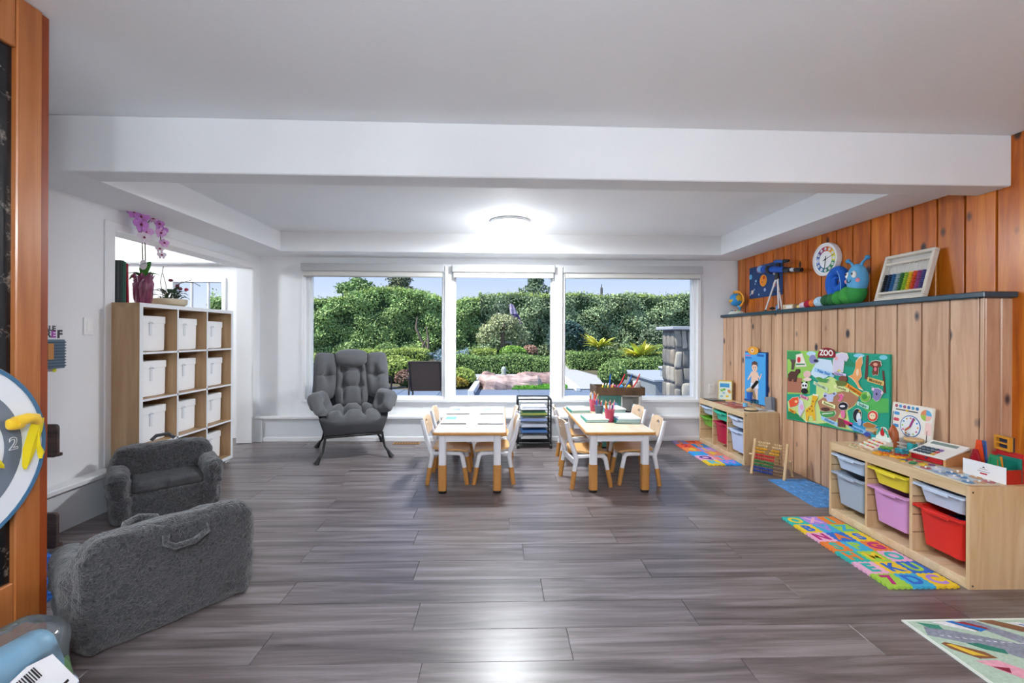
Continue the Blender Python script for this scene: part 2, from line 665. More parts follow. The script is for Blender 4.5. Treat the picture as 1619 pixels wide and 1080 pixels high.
struct(B(-.665, -.585, 5.345, 5.5, .49, 2.10).build('trim_5', TRIMW, bevel=.004), 'white post between left and middle window')
struct(B(.672, .765, 5.345, 5.5, .49, 2.10).build('trim_6', TRIMW, bevel=.004), 'white post between middle and right window')
w = MB()
w.box(-2.37, -2.33, 5.34, 5.36, .455, 2.10).box(2.435, 2.475, 5.34, 5.36, .455, 2.10)
w.box(-2.37, 2.475, 5.325, 5.5, .455, .49)
struct(w.build('trim_7', TRIMW, bevel=.004), 'white sill and side casing of the window row')
BLIND = mat('#b9bbbd', .5)
for x0, x1, nm in ((-2.36, -.672, 'grey roller blind box above the armchair window'), (-.575, .665, 'grey roller blind box above the middle window'),
                   (.772, 2.465, 'grey roller blind box above the window by the pine wall')):
    b = thing('roller_blind', nm, 'blind', ((x0 + x1) / 2, YF, 2.0), 0, 'rolled-up blinds')
    h = (x1 - x0) / 2
    B(-h, h, -.09, -.002, .025, .115).build('blind_box', BLIND, b, bevel=.006)
    B(-h + .02, h - .02, -.06, -.05, -.03, .03).build('blind_fabric', mat('#d9d8d4', .7), b)
    B(-h + .02, h - .02, -.064, -.046, -.042, -.028).build('hem_bar', mat('#a8a9a6', .5), b, bevel=.003)
    if x0 > .7 or x0 < -2:
        MB().tube([(h - .01 if x0 > .7 else -h + .015, -.05, .03), (h - .01 if x0 > .7 else -h + .015, -.05, -.75)], .003, 6).build('pull_cord', TRIMW, b)

# ceiling lamps (own light stays with the lamp)
def lamp(loc, watts, label, down=False):
    t = thing('ceiling_lamp', label, 'lamp', loc, 0, 'round flush ceiling lamps')
    MB().lathe([(.03, 0), (.2, 0), (.205, -.012), (.2, -.024), (.03, -.024)], n=40).build('rim', mat('#d9dcde', .25, metal=.6), t, smooth=True)
    MB().lathe([(.188, -.022), (.18, -.04), (.15, -.058), (.1, -.07), (.04, -.075), (.0005, -.076)], n=40).build(
        'diffuser', mat('#ffffff', .4, emit=2.2), t, smooth=True)
    MB().lathe([(.052, -.076), (.062, -.08), (.062, -.086), (.052, -.088)], n=32).build('trim_ring', mat('#c9ccd0', .2, metal=.9), t, smooth=True)
    MB().lathe([(.0005, -.095), (.012, -.093), (.014, -.084), (.008, -.074)], n=12).build('finial', mat('#c9ccd0', .2, metal=.9), t, smooth=True)
    d = bpy.data.lights.new('lamp_bulb', 'POINT')
    d.energy = watts if not down else 11.0
    d.shadow_soft_size = .14
    d.color = (.93, .975, 1.0)
    l = bpy.data.objects.new('lamp_bulb', d)
    C.objects.link(l)
    l.parent = t
    l.location = (0, 0, -.2)
    if down:
        d = bpy.data.lights.new('lamp_disc', 'AREA')
        d.shape = 'DISK'
        d.size = .34
        d.energy = watts
        d.color = (.93, .975, 1.0)
        l = bpy.data.objects.new('lamp_disc', d)
        C.objects.link(l)
        l.parent = t
        l.location = (0, 0, -.1)
lamp((.1, 4.41, 2.414), LAMP_W, 'lit round flush lamp in the tray ceiling', True)
for yy, nm in ((-1.6, 'nearest the back wall'), (-.2, 'nearest the white beam')):  # unseen globes, added to light the near half of the room
    t = thing('fill_globe', 'added white fill globe lighting the near room, ' + nm, 'lamp', (0, yy, zc(0) - .001), 0, 'added fill globes')
    MB().lathe([(.05, 0), (.05, -.02), (.015, -.03)], n=20).build('canopy', mat('#e9eaec', .4), t, smooth=True)
    MB().cyl((0, 0, -.03), (0, 0, -.34), .004, None, 8).build('cord', mat('#dcdcdc', .5), t)
    MB().sph((0, 0, -.48), .14, 28, 18).build('globe', mat('#eef7ff', .5, emit=1.08 * BACK_W / (4 * PI * PI * .14 ** 2)), t, smooth=True)
lamp((-4.6, 3.9, 2.45), HALL_W, 'added unseen round lamp brightening the neighbouring room')  # out of view, added as a light source for the next room

# outlets, switch, vent
def plate(name, label, cat, loc, rz, w, h, rocker):
    t = thing(name, label, cat, loc, rz)
    B(-w / 2, w / 2, -.007, 0, -h / 2, h / 2).build('cover_plate', mat('#f3f4f6', .3), t, bevel=.003)
    if rocker:
        B(-w * .23, w * .23, -.011, -.006, -h * .3, h * .3).build('rocker', mat('#ffffff', .25), t, bevel=.002)
    else:
        for z in (-.026, .026):
            MB().lathe([(.016, 0), (.016, .003), (.012, .004)], (0, -.0065, z), 16, Matrix.Rotation(R(90), 3, 'X')).build('socket', mat('#e3e4e6', .3), t)
plate('light_switch', 'white rocker light switch beside the wide opening', 'switch', (XL + .0005, 3.158, 1.32), R(90), .075, .125, True)
plate('wall_outlet', 'white wall outlet right of the windows', 'outlet', (2.62, YF - .0005, .62), 0, .075, .12, False)
plate('wall_outlet', 'white wall outlet left of the window by the grey armchair', 'outlet', (-2.55, YF - .0005, .345), 0, .06, .045, False) if False else None
t = thing('floor_register', 'narrow brass floor vent by the window wall', 'vent', (-1.08, 5.17, 0), 0)
B(-.155, .155, -.045, .045, 0, .006).build('vent_frame', mat('#a9793f', .35, metal=.4), t, bevel=.002)
for k in range(9):
    B(-.135 + k * .031, -.115 + k * .031, -.03, .03, .006, .008).build('vent_slot', mat('#6e4c25', .5), t)

# wooden glazed partition at the near left
t = thing('partition_frame', 'orange fir partition frame with dark speckled stone panel', 'partition', (-1.77, 1.0, 0), 0)
H = zc(-1.77) - .002
B(-.06, 0, .66, .75, 0, H).build('stile', FIRWOOD, t, bevel=.004)
B(-.06, 0, -.75, -.66, 0, H).build('stile', FIRWOOD, t, bevel=.004)
B(-.06, -.004, -.66, .66, 2.315, H).build('rail', FIRWOOD, t, bevel=.004)
B(-.06, -.004, -.66, .66, 0, .357).build('rail', FIRWOOD, t, bevel=.004)
B(-.065, -.008, .75, .785, 0, H).build('edge_strip', wood('red_fir', [(.3, '#7c300e'), (.7, '#9e4a1e')], (14, 14, .9), .35), t, bevel=.004)
pm_ = bpy.data.materials.new('speckled_dark_stone')
pm_.use_nodes = True
q = pm_.node_tree
b = q.nodes['Principled BSDF']
b.inputs['Roughness'].default_value = .25
co = q.nodes.new('ShaderNodeTexCoord')
n = q.nodes.new('ShaderNodeTexNoise')
n.inputs['Scale'].default_value = 14
n.inputs['Detail'].default_value = 8
n.inputs['Roughness'].default_value = .75
r = q.nodes.new('ShaderNodeValToRGB')
r.color_ramp.elements[0].position, r.color_ramp.elements[0].color = .55, lin('#14161a')
r.color_ramp.elements[1].position, r.color_ramp.elements[1].color = .74, lin('#b8aea0')
q.links.new(co.outputs['Object'], n.inputs['Vector'])
q.links.new(n.outputs['Fac'], r.inputs[0])
q.links.new(r.outputs[0], b.inputs['Base Color'])
B(-.045, -.02, -.66, .66, .357, 2.315).build('stone_panel', pm_, t)

# ================================================================== BOOKCASE IN THE OPENING
BK = thing('cube_bookcase', 'oak-sided open cube bookcase with white front edges in the opening', 'bookcase', (-2.665, 3.9, 0), R(90))
# local: x along the wall (+x = towards window), -y = front ... rotated so that front (-y) faces +X
bw, bd, bh = 1.14, .385, 1.50
z0 = .035
cw = (bw - .06 - .03) / 3
ch = (bh - z0 - .06 - .045) / 4
EDGE = mat('#eff1f4', .35)
def edged(mb_args, name, front):
    o = B(*mb_args).build(name, OAK, BK)
    x0, x1, y0, y1, a, b = mb_args
    B(x0, x1, -.003, 0, a, b).build('edge_band', EDGE, o)
edged((-bw / 2, -bw / 2 + .03, 0, bd, z0, bh - .03), 'side_panel', 1)
edged((bw / 2 - .03, bw / 2, 0, bd, z0, bh - .03), 'side_panel', 1)
edged((-bw / 2, bw / 2, 0, bd, bh - .03, bh), 'top_panel', 1)
edged((-bw / 2 + .03, bw / 2 - .03, 0, bd, z0, z0 + .03), 'bottom_panel', 1)
for k in (1, 2):
    x = -bw / 2 + .03 + k * cw + (k - 1) * .015
    edged((x, x + .015, 0, bd, z0 + .03, bh - .03), 'divider', 1)
for k in (1, 2, 3):
    z = z0 + .03 + k * ch + (k - 1) * .015
    edged((-bw / 2 + .03, bw / 2 - .03, .001, bd, z, z + .015), 'shelf', 1)
B(-bw / 2 + .03, bw / 2 - .03, bd - .006, bd, z0 + .03, bh - .03).build('back_panel', OAK, BK)
for x in (-bw / 2 + .05, bw / 2 - .05):
    for yy in (.05, bd - .05):
        B(x - .03, x + .03, yy - .03, yy + .03, 0, z0).build('foot', mat('#e8e9ea', .4), BK, bevel=.003)
BOXM = mat('#fafcff', .75, var=.015, scale=6, bump=.05, bscale=30)
rows_n = ['bottom', 'second', 'third', 'top']
cols_n = ['nearest the sofa', 'middle', 'nearest the window']
hts = [[.25, .25, .25], [.27, .26, .27], [.275, .275, .26], [.275, .27, .255]]
for r_ in range(4):
    for c_ in range(3):
        x = -bw / 2 + .03 + c_ * (cw + .015) + cw / 2
        z = z0 + .03 + r_ * (ch + .015)
        rec = .075 + .02 * rnd.random()
        h = hts[r_][c_]
        wpt = BK.matrix_world
        t = thing('storage_box', 'white fabric storage box in the %s row, %s column of the cube bookcase' % (rows_n[r_], ['oak side', 'centre', 'window side'][c_]),
                  'box', (-2.665 - rec, 3.9 + x, z + .0005), R(90), 'white boxes in the bookcase')
        bwid, bdep = .315, .27
        b = MB()
        b.soft((0, bdep / 2, h / 2), (bwid, bdep, h), .012, 6, .003, 9)
        b.build('box_body', BOXM, t, smooth=True)
        B(-bwid / 2 - .002, bwid / 2 + .002, -.003, bdep + .002, h - .055, h + .004).build('lid', BOXM, t, bevel=.004)
        B(-.012, .012, -.006, -.001, h * .45, h * .86).build('pull_strap', mat('#e6eaf0', .8), t, bevel=.002)
        MB().tube([(-.02, -.007, h * .8), (0, -.014, h * .83), (.02, -.007, h * .8)], .004, 6).build('ring', mat('#d4d9e0', .4), t)

# things on the bookcase (z = 1.50)
ZB = bh
for k, (col, name, yy, th, hh) in enumerate((('#1e2423', 'black', 3.364, .03, .32), ('#16211f', 'charcoal', 3.395, .018, .325), ('#1d4a3c', 'dark green', 3.414, .018, .325),
                                             ('#2f6a55', 'faded green', 3.4335, .014, .32), ('#9b1730', 'red', 3.46, .018, .31))):
    t = thing('ring_binder', '%s binder standing upright on the cube bookcase' % name, 'binder', (-2.86, yy, ZB), 0, 'binders on the bookcase')
    if k == 4:
        t.rotation_euler = (R(2), 0, 0)
    B(-.175, 0, 0, .004, 0, hh).build('cover', mat(col, .35), t)
    B(-.175, 0, th - .006, th - .002, 0, hh).build('cover', mat(col, .35), t)
    B(-.004, 0, .004, th - .006, 0, hh).build('spine', mat(col, .35), t)
    B(-.17, -.012, .006, th - .008, .008, hh - .012).build('pages', mat('#e9ebe6', .8), t)

# orchid
t = thing('potted_orchid', 'pink-purple moth orchid wrapped in purple cellophane', 'plant', (-2.83, 3.57, ZB), 0)
def crinkle(pr, n=26):
    b = MB()
    vs, fs = [], []
    for i, (rr, z) in enumerate(pr):
        for j in range(n):
            a = 2 * PI * j / n
            w_ = rr * (1 + .10 * math.sin(j * 2.4 + i) + (.12 * math.sin(j * 5) if i == len(pr) - 1 else 0))
            vs.append((w_ * math.cos(a), w_ * math.sin(a), z + (.02 * math.sin(j * 2.1) if i == len(pr) - 1 else 0)))
    for i in range(len(pr) - 1):
        for j in range(n):
            fs.append((i * n + j, i * n + (j + 1) % n, (i + 1) * n + (j + 1) % n, (i + 1) * n + j))
    fs.append(tuple(range(n))[::-1])
    return b.add(vs, fs)
crinkle([(.045, 0), (.055, .05), (.062, .12), (.064, .17), (.056, .2), (.068, .235)]).build('cellophane_wrap', mat('#7c3a5c', .2, var=.35, scale=14, coat=.6), t)
MB().lathe([(.034, .002), (.042, .1), (.046, .17), (.035, .175)], n=20).build('pot', mat('#5f2b49', .5), t, smooth=True)
LEAF = mat('#3f7a2f', .4, var=.2, scale=10)
def leaf(base, tip, wid, sag, m, parent, name='leaf', n=7):
    b = MB()
    p0, p1 = Vector(base), Vector(tip)
    d = p1 - p0
    side = d.cross(Vector((0, 0, 1)))
    side = side.normalized() if side.length > 1e-5 else Vector((1, 0, 0))
    vs, fs = [], []
    for i in range(n):
        q = i / (n - 1)
        p = p0 + d * q + Vector((0, 0, sag * 4 * q * (1 - q)))
        w_ = wid * math.sin(PI * min(.97, max(.06, q ** .75)))
        vs += [p - side * w_ + Vector((0, 0, w_ * .3)), p, p + side * w_ + Vector((0, 0, w_ * .3))]
    for i in range(n - 1):
        for k in range(2):
            a = i * 3 + k
            fs.append((a, a + 1, a + 4, a + 3))
    return b.add(vs, fs).build(name, m, parent, smooth=True, fixn=False)
for a, l, up in ((20, .12, .03), (100, .1, .06), (170, .13, .0), (250, .12, .02), (320, .09, .12), (350, .07, .14)):
    leaf((0, 0, .2), (l * math.cos(R(a)), l * math.sin(R(a)), .2 + up), .032, .03, LEAF, t)
STEMM = mat('#6a6048', .5)
stems = [[(0, 0, .2), (.02, -.03, .35), (.03, -.05, .5), (.02, -.05, .6), (0, -.04, .66), (-.02, -.1, .69)],
         [(0, 0, .2), (0, .02, .36), (-.02, .04, .52), (-.03, .05, .64), (-.01, .09, .70), (.02, .13, .66), (.03, .15, .5)]]
for s_ in stems:
    MB().tube(s_, .004, 6).build('stem', STEMM, t, smooth=True)
PET = [mat('#c57fce', .5, var=.12, scale=30), mat('#d8a3d8', .5, var=.12, scale=30), mat('#e0d4e0', .5, var=.1, scale=30)]
def blossom(c, yaw_, sz, m, parent):
    o = MB()
    M = Matrix.Rotation(yaw_, 3, 'Z') @ Matrix.Rotation(R(rnd.uniform(-15, 15)), 3, 'X')
    for k in range(5):
        a = R(90 + 72 * k)
        wd = (.62 if k in (1, 4) else .42) * sz
        o.T = None
        pts = ell(math.cos(a) * sz * .52, math.sin(a) * sz * .52, wd * .7, sz * .5, 10, a)
        u = M @ Vector((1, 0, 0))
        v = M @ Vector((0, 0, 1))
        o.prism(pts, Vector(c) + M @ Vector((0, -.002 * k, 0)), u, v, .002)
    f_ = o.build('blossom', m, parent)
    MB().sph(Vector(c) + M @ Vector((0, -.012, 0)), (.008, .01, .008), 8, 6).build('lip', mat('#8d1f4a', .5), f_)
for c, s_, m_, ya in (((.02, -.12, .70), .052, 0, 60), ((.03, -.06, .68), .06, 0, 50), ((.05, -.09, .61), .06, 0, 70), ((.05, -.04, .565), .055, 1, 50),
                      ((.05, -.06, .52), .05, 2, 60), ((.03, .06, .70), .035, 1, 40), ((.03, .12, .67), .04, 0, 60), ((.04, .14, .62), .045, 0, 50),
                      ((.04, .12, .60), .045, 1, 70), ((.04, .16, .52), .04, 1, 60), ((.03, .13, .47), .035, 2, 40), ((.03, .15, .42), .035, 2, 40)):
    blossom(c, R(ya), s_, PET[m_], t)
MB().sph((.04, -.05, .31), (.03, .004, .04), 12, 8).build('care_tag', mat('#dfd9dc', .5), t)

# dish garden
t = thing('dish_garden', 'cream dish planter with dark leaves and thin twigs on the bookcase', 'plant', (-2.79, 3.79, ZB), 0)
MB().lathe([(.1, 0), (.125, .02), (.13, .06), (.12, .062), (.115, .045), (.02, .045)], n=28).build('dish', mat('#ddd2b8', .45), t, smooth=True)
DLEAF = mat('#2c4a30', .5, var=.3, scale=12)
for k in range(34):
    a = rnd.uniform(0, 2 * PI)
    r0 = rnd.uniform(0, .09)
    l = rnd.uniform(.05, .1)
    z = rnd.uniform(.05, .11)
    leaf((r0 * math.cos(a), r0 * math.sin(a), z), ((r0 + l) * math.cos(a), (r0 + l) * math.sin(a), z + rnd.uniform(-.02, .05)), .018, .02, DLEAF, t, n=5)
for p in ([(0, -.06, .05), (-.02, -.07, .2), (-.01, -.05, .33)], [(0, -.03, .05), (.01, -.05, .18), (0, -.07, .27)], [(0, .02, .1), (.03, .1, .22), (.04, .24, .23), (.03, .34, .21)],
          [(0, .02, .1), (.02, .08, .2), (.05, .2, .25)]):
    MB().tube(p, .003, 5).build('twig', mat('#70645c', .7), t)
for p in ((.02, .1, .16), (.03, .05, .18), (.03, .16, .16), (.02, -.01, .22)):
    MB().sph(p, (.016, .02, .014), 8, 6).build('flower', mat('#6a2a40' if p[1] < .12 else '#b02848', .5), t)

# ================================================================== KIDS' SOFAS
def boucle():
    m = bpy.data.materials.new('grey_boucle')
    m.use_nodes = True
    q = m.node_tree
    L = q.links.new
    b = q.nodes['Principled BSDF']
    b.inputs['Roughness'].default_value = .95
    b.inputs['Specular IOR Level'].default_value = .15
    b.inputs['Sheen Weight'].default_value = .5
    b.inputs['Sheen Roughness'].default_value = .5
    co = q.nodes.new('ShaderNodeTexCoord')
    n = q.nodes.new('ShaderNodeTexNoise')
    n.inputs['Scale'].default_value = 75
    n.inputs['Detail'].default_value = 4
    n.inputs['Distortion'].default_value = 1.4
    L(co.outputs['Object'], n.inputs['Vector'])
    r = q.nodes.new('ShaderNodeValToRGB')
    r.color_ramp.elements[0].position, r.color_ramp.elements[0].color = .3, lin('#222325')
    r.color_ramp.elements[1].position, r.color_ramp.elements[1].color = .7, lin('#58595c')
    L(n.outputs['Fac'], r.inputs[0])
    L(r.outputs[0], b.inputs['Base Color'])
    bp = q.nodes.new('ShaderNodeBump')
    bp.inputs['Strength'].default_value = .9
    bp.inputs['Distance'].default_value = .012
    L(n.outputs['Fac'], bp.inputs['Height'])
    L(bp.outputs[0], b.inputs['Normal'])
    return m
BOU = boucle()
def kid_sofa(label, loc, rz, Wd, Dp, Ht):
    # local: front = -y
    t = thing('kids_sofa', label, 'sofa', loc, rz, "children's grey sofas")
    A = dict(n=26, amp=.012, fr=26)
    aw = Wd * .2
    MB().soft((0, .0, .097), (Wd - aw * .5, Dp * .96, .19), .03, **A).build('base', BOU, t, smooth=True)
    MB().soft((0, -.015, .225), (Wd - aw * 1.75, Dp * .86, .085), .035, **A).build('seat_cushion', mat('#4c4d4f', .9, var=.2, scale=60, bump=.4, bscale=160), t, smooth=True)
    def lean(q):
        c_ = (abs(q.x) / (Wd * .485)) ** 9
        return Vector((q.x, q.y + .02 * (q.z / Ht), q.z - (.07 * c_ * (q.z / Ht + .5) ** 2)))
    MB().soft((0, Dp / 2 - .075, Ht / 2 + .004), (Wd * .97, .14, Ht), .055, fn=lean, **A).build('backrest', BOU, t, smooth=True)
    for s_ in (-1, 1):
        def flare(q, s_=s_):
            k = .012 * math.cos(q.y * 6)
            return Vector((q.x + s_ * (.015 if q.z > 0 else 0), q.y, q.z + (.02 * (q.y / Dp) if q.z > 0 else 0)))
        MB().soft((s_ * (Wd / 2 - aw / 2), -.03, Ht * .38), (aw, Dp * .93, Ht * .75), aw * .48, fn=flare, **A).build('armrest', BOU, t, smooth=True)
    return t
BOUB = BOU
def loop_handle(parent, pts, r=.014):
    MB().tube(pts, r, 8).build('carry_handle', BOU, parent, smooth=True)
sb_rz = math.atan2(.67, .74)       # width axis direction of the back sofa
dirx, diry = math.cos(sb_rz), math.sin(sb_rz)
fl = Vector((-2.52, 2.915))
ctr = fl + Vector((dirx, diry)) * .31 + Vector((-diry, dirx)) * .20
sB = kid_sofa('small grey fleecy sofa facing into the room before the bookcase', (ctr.x, ctr.y, 0), sb_rz, .62, .40, .46)
loop_handle(sB, [(-.07, .19, .47), (-.04, .2, .5), (.03, .2, .505), (.07, .19, .47)])
sa_rz = math.atan2(.785, .62) + PI
d = Vector((.62, .785))
bl_ = Vector((-1.60, 1.695))
nrm = Vector((-.785, .62))
ctr = bl_ + d * .335 + nrm * .235
sA = kid_sofa('small grey fleecy sofa turned with its back to the room', (ctr.x, ctr.y, 0), sa_rz, .67, .44, .455)
loop_handle(sA, [(-.10, .215, .40), (-.105, .235, .375), (-.05, .255, .355), (.02, .255, .355), (.05, .24, .375), (.045, .225, .405)])
loop_handle(sA, [(.04, .14, .43), (.05, .10, .455), (.10, .06, .46), (.15, .08, .45), (.17, .13, .43)])

# ================================================================== TUFTED ARMCHAIR
FAB = mat('#55565a', .85, var=.1, scale=3, bump=.15, bscale=400, sheen=.3)
FABD = mat('#414246', .85, var=.1, scale=3, bump=.15, bscale=400)
def patch(c00, c10, c11, c01, thick, tufts=(), cols=(), rows=(), n=22, bow=0.0, name='cushion', parent=None, m=None, edge=.28):
    """pillow over the quad c00-c10-c11-c01 (u right, v up); bulges along u x v; tufts are (u, v) button dents"""
    P = [Vector(p) for p in (c00, c10, c11, c01)]
    def S_(u, v):
        return P[0] * (1 - u) * (1 - v) + P[1] * u * (1 - v) + P[2] * u * v + P[3] * (1 - u) * v
    nn = ((P[1] - P[0]) + (P[2] - P[3])).cross((P[3] - P[0]) + (P[2] - P[1])).normalized()
    b = MB()
    vs, fs = [], []
    for sd in (1, -1):
        for j in range(n + 1):
            for i in range(n + 1):
                u, v = i / n, j / n
                eu = min(1, (4 * u * (1 - u)) / (4 * edge * (1 - edge)))
                ev = min(1, (4 * v * (1 - v)) / (4 * edge * (1 - edge)))
                h = (max(eu, 0) * max(ev, 0)) ** .42
                if sd > 0:
                    for (tu, tv, tr) in tufts:
                        h -= .85 * math.exp(-(((u - tu) ** 2 + (v - tv) ** 2) / tr ** 2))
                    for cu_ in cols:
                        h -= .55 * math.exp(-((u - cu_) / .04) ** 2) * ev
                    for rv in rows:
                        h -= .5 * math.exp(-((v - rv) / .035) ** 2) * eu
                    q = S_(u, v) + nn * (thick * max(h, -.1))
                else:
                    q = S_(u, v) - nn * (thick * .35 * h)
                cc = (abs(2 * u - 1) * abs(2 * v - 1)) ** 4 * .13
                q = q + (S_(.5, .5) - q) * cc
                q = q + (P[3] - P[0]) * (bow * (1 - (2 * u - 1) ** 2) * (-(1 - v) + .5 * v))
                vs.append(q)
    k = (n + 1) ** 2
    for j in range(n):
        for i in range(n):
            a = j * (n + 1) + i
            fs.append((a, a + 1, a + n + 2, a + n + 1))
            fs.append((k + a, k + a + n + 1, k + a + n + 2, k + a + 1))
    return b.add(vs, fs).build(name, m or FAB, parent, smooth=True)
ac = thing('armchair', 'dark grey tufted lounge chair on splayed black legs by the window', 'armchair', (-1.60, 4.84, 0), R(22))
# local front = -y ; back top at z 1.06
patch((-.175, .07, .47), (.175, .07, .47), (.165, .27, .99), (-.165, .27, .99), .075, tufts=[(.24, .42, .09), (.76, .42, .09), (.24, .74, .09), (.76, .74, .09)],
      cols=(.24, .76), rows=(.42, .74), name='back_panel', parent=ac)
patch((-.17, .19, .94), (.17, .19, .94), (.175, .27, 1.07), (-.175, .27, 1.07), .09, name='head_pillow', parent=ac, edge=.4, bow=.3)
for s_ in (-1, 1):
    q = [(s_ * .165, .16, .56), (s_ * .40, .02, .56), (s_ * .385, .20, 1.075), (s_ * .165, .27, 1.06)]
    if s_ > 0:
        patch(*q, .07, tufts=[(.45, .5, .16)], rows=(.5,), name='wing', parent=ac)
    else:
        patch(q[1], q[0], q[3], q[2], .07, tufts=[(.55, .5, .16)], rows=(.5,), name='wing', parent=ac)
    q = [(s_ * .20, -.06, .41), (s_ * .36, -.36, .46), (s_ * .45, -.17, .65), (s_ * .31, .10, .66)]
    if s_ > 0:
        patch(*q, .085, tufts=[(.45, .35, .2)], name='armrest', parent=ac)
        patch((.40, -.30, .50), (.45, -.20, .62), (.39, .06, .66), (.33, .02, .47), .06, name='arm_roll', parent=ac)
    else:
        patch(q[1], q[0], q[3], q[2], .085, tufts=[(.55, .35, .2)], name='armrest', parent=ac)
        patch((-.45, -.20, .62), (-.40, -.30, .50), (-.33, .02, .47), (-.39, .06, .66), .06, name='arm_roll', parent=ac)
patch((-.30, -.34, .365), (.30, -.34, .365), (.24, .13, .425), (-.24, .13, .425), .115, tufts=[(.33, .45, .12), (.67, .45, .12)], cols=(.33, .67), rows=(.45,), name='seat_cushion', parent=ac, edge=.22)
# shell behind and skirt below
b = MB()
sh = [(-.37, .235, 1.06), (-.16, .31, 1.05), (.16, .31, 1.05), (.37, .235, 1.06), (-.41, .05, .56), (-.2, .2, .5), (.2, .2, .5), (.41, .05, .56),
      (-.33, -.3, .42), (-.24, .18, .30), (.24, .18, .30), (.33, -.3, .42)]
b.add(sh, [(0, 1, 5, 4), (1, 2, 6, 5), (2, 3, 7, 6), (4, 5, 9, 8), (5, 6, 10, 9), (6, 7, 11, 10)])
o = b.build('shell_cover', FABD, ac, smooth=True, fixn=False)
b = MB()
b.add([(-.35, -.30, .43), (.35, -.30, .43), (.28, -.31, .235), (-.28, -.31, .235), (-.26, .2, .42), (.26, .2, .42), (.25, .2, .26), (-.25, .2, .26), (-.14, -.355, .37), (.14, -.355, .37)],
      [(0, 8, 3), (8, 9, 2, 3), (9, 1, 2), (0, 3, 7, 4), (1, 5, 6, 2), (4, 7, 6, 5), (3, 2, 6, 7), (0, 4, 5, 1, 9, 8)])
b.build('sling_skirt', FABD, ac, bevel=.03, seg=3, smooth=True)
BLK = mat('#151515', .4, metal=.3)
MB().tube([(-.28, -.31, .235), (.28, -.31, .235), (.25, .2, .255), (-.25, .2, .255), (-.28, -.31, .235)], .011, 8).build('seat_frame', BLK, ac, smooth=True)
for sx_, fy, ty in ((-1, -.40, -.30), (1, -.40, -.30), (-1, .30, .19), (1, .30, .19)):
    lg = MB()
    lg.tube([(sx_ * .275, ty, .25), (sx_ * .285, ty + (fy - ty) * .15, .17), (sx_ * .30, ty + (fy - ty) * .5, .1), (sx_ * .335, fy, .05)], [.013, .012, .012, .014], 8)
    l = lg.build('leg', BLK, ac, smooth=True)
    MB().tube([(sx_ * .32, fy * .97 + ty * .03, .075), (sx_ * .34, fy, .035), (sx_ * .36, fy + (fy - ty) * .12, .0)], [.013, .02, .03], 10).build('rubber_foot', mat('#0d0d0d', .6), l, smooth=True)

# ================================================================== KIDS' TABLES AND CHAIRS
TOPW = wood('table_top_birch', [(.3, '#dcc7a4'), (.6, '#e9d9bd'), (.8, '#f1e6d0')], (12, 1.2, 12), .3, None, .02)
TOPL = mat('#d6d3ce', .25, var=.02, scale=4)  # whitish glare is put into the colour of this birch top
def kid_table(label, x0, x1, y0, y1, h, top):
    t = thing('kids_table', label, 'table', ((x0 + x1) / 2, (y0 + y1) / 2, 0), 0)
    a, b = (x1 - x0) / 2, (y1 - y0) / 2
    MB().prism(rrect(-a, a, -b, b, .03), (0, 0, h - .024), (1, 0, 0), (0, 1, 0), .02).build('table_edge', TAN, t, bevel=.004)
    MB().prism(rrect(-a + .008, a - .008, -b + .008, b - .008, .025), (0, 0, h - .006), (1, 0, 0), (0, 1, 0), .006).build('table_top', top, t, bevel=.002)
    w = MB()
    i = .05
    w.box(-a + i, a - i, -b + i, -b + i + .018, h - .085, h - .024).box(-a + i, a - i, b - i - .018, b - i, h - .085, h - .024)
    w.box(-a + i, -a + i + .018, -b + i, b - i, h - .085, h - .024).box(a - i - .018, a - i, -b + i, b - i, h - .085, h - .024)
    w.build('apron', CHWHITE, t, bevel=.003)
    for sx_ in (-1, 1):
        for sy in (-1, 1):
            x, y = sx_ * (a - .075), sy * (b - .075)
            l = MB().prism(rrect(-.03, .03, -.03, .03, .014), (x, y, .225), (1, 0, 0), (0, 1, 0), h - .25).build('leg', CHWHITE, t, smooth=True)
            MB().prism(rrect(-.033, .033, -.033, .033, .015), (x, y, .022), (1, 0, 0), (0, 1, 0), .205).build('leg_sleeve', TAN, l, smooth=True)
            MB().cyl((x, y, 0), (x, y, .022), .032, .034, 16).build('foot_pad', mat('#1c1512', .6), l)
    return t
kid_table("children's table with glare-whitened top holding white boards", -.53, .06, 3.48, 4.76, .50, TOPL)
kid_table("children's birch-topped table holding teal books and pencil cups", .69, 1.262, 3.48, 4.76, .50, TOPW)

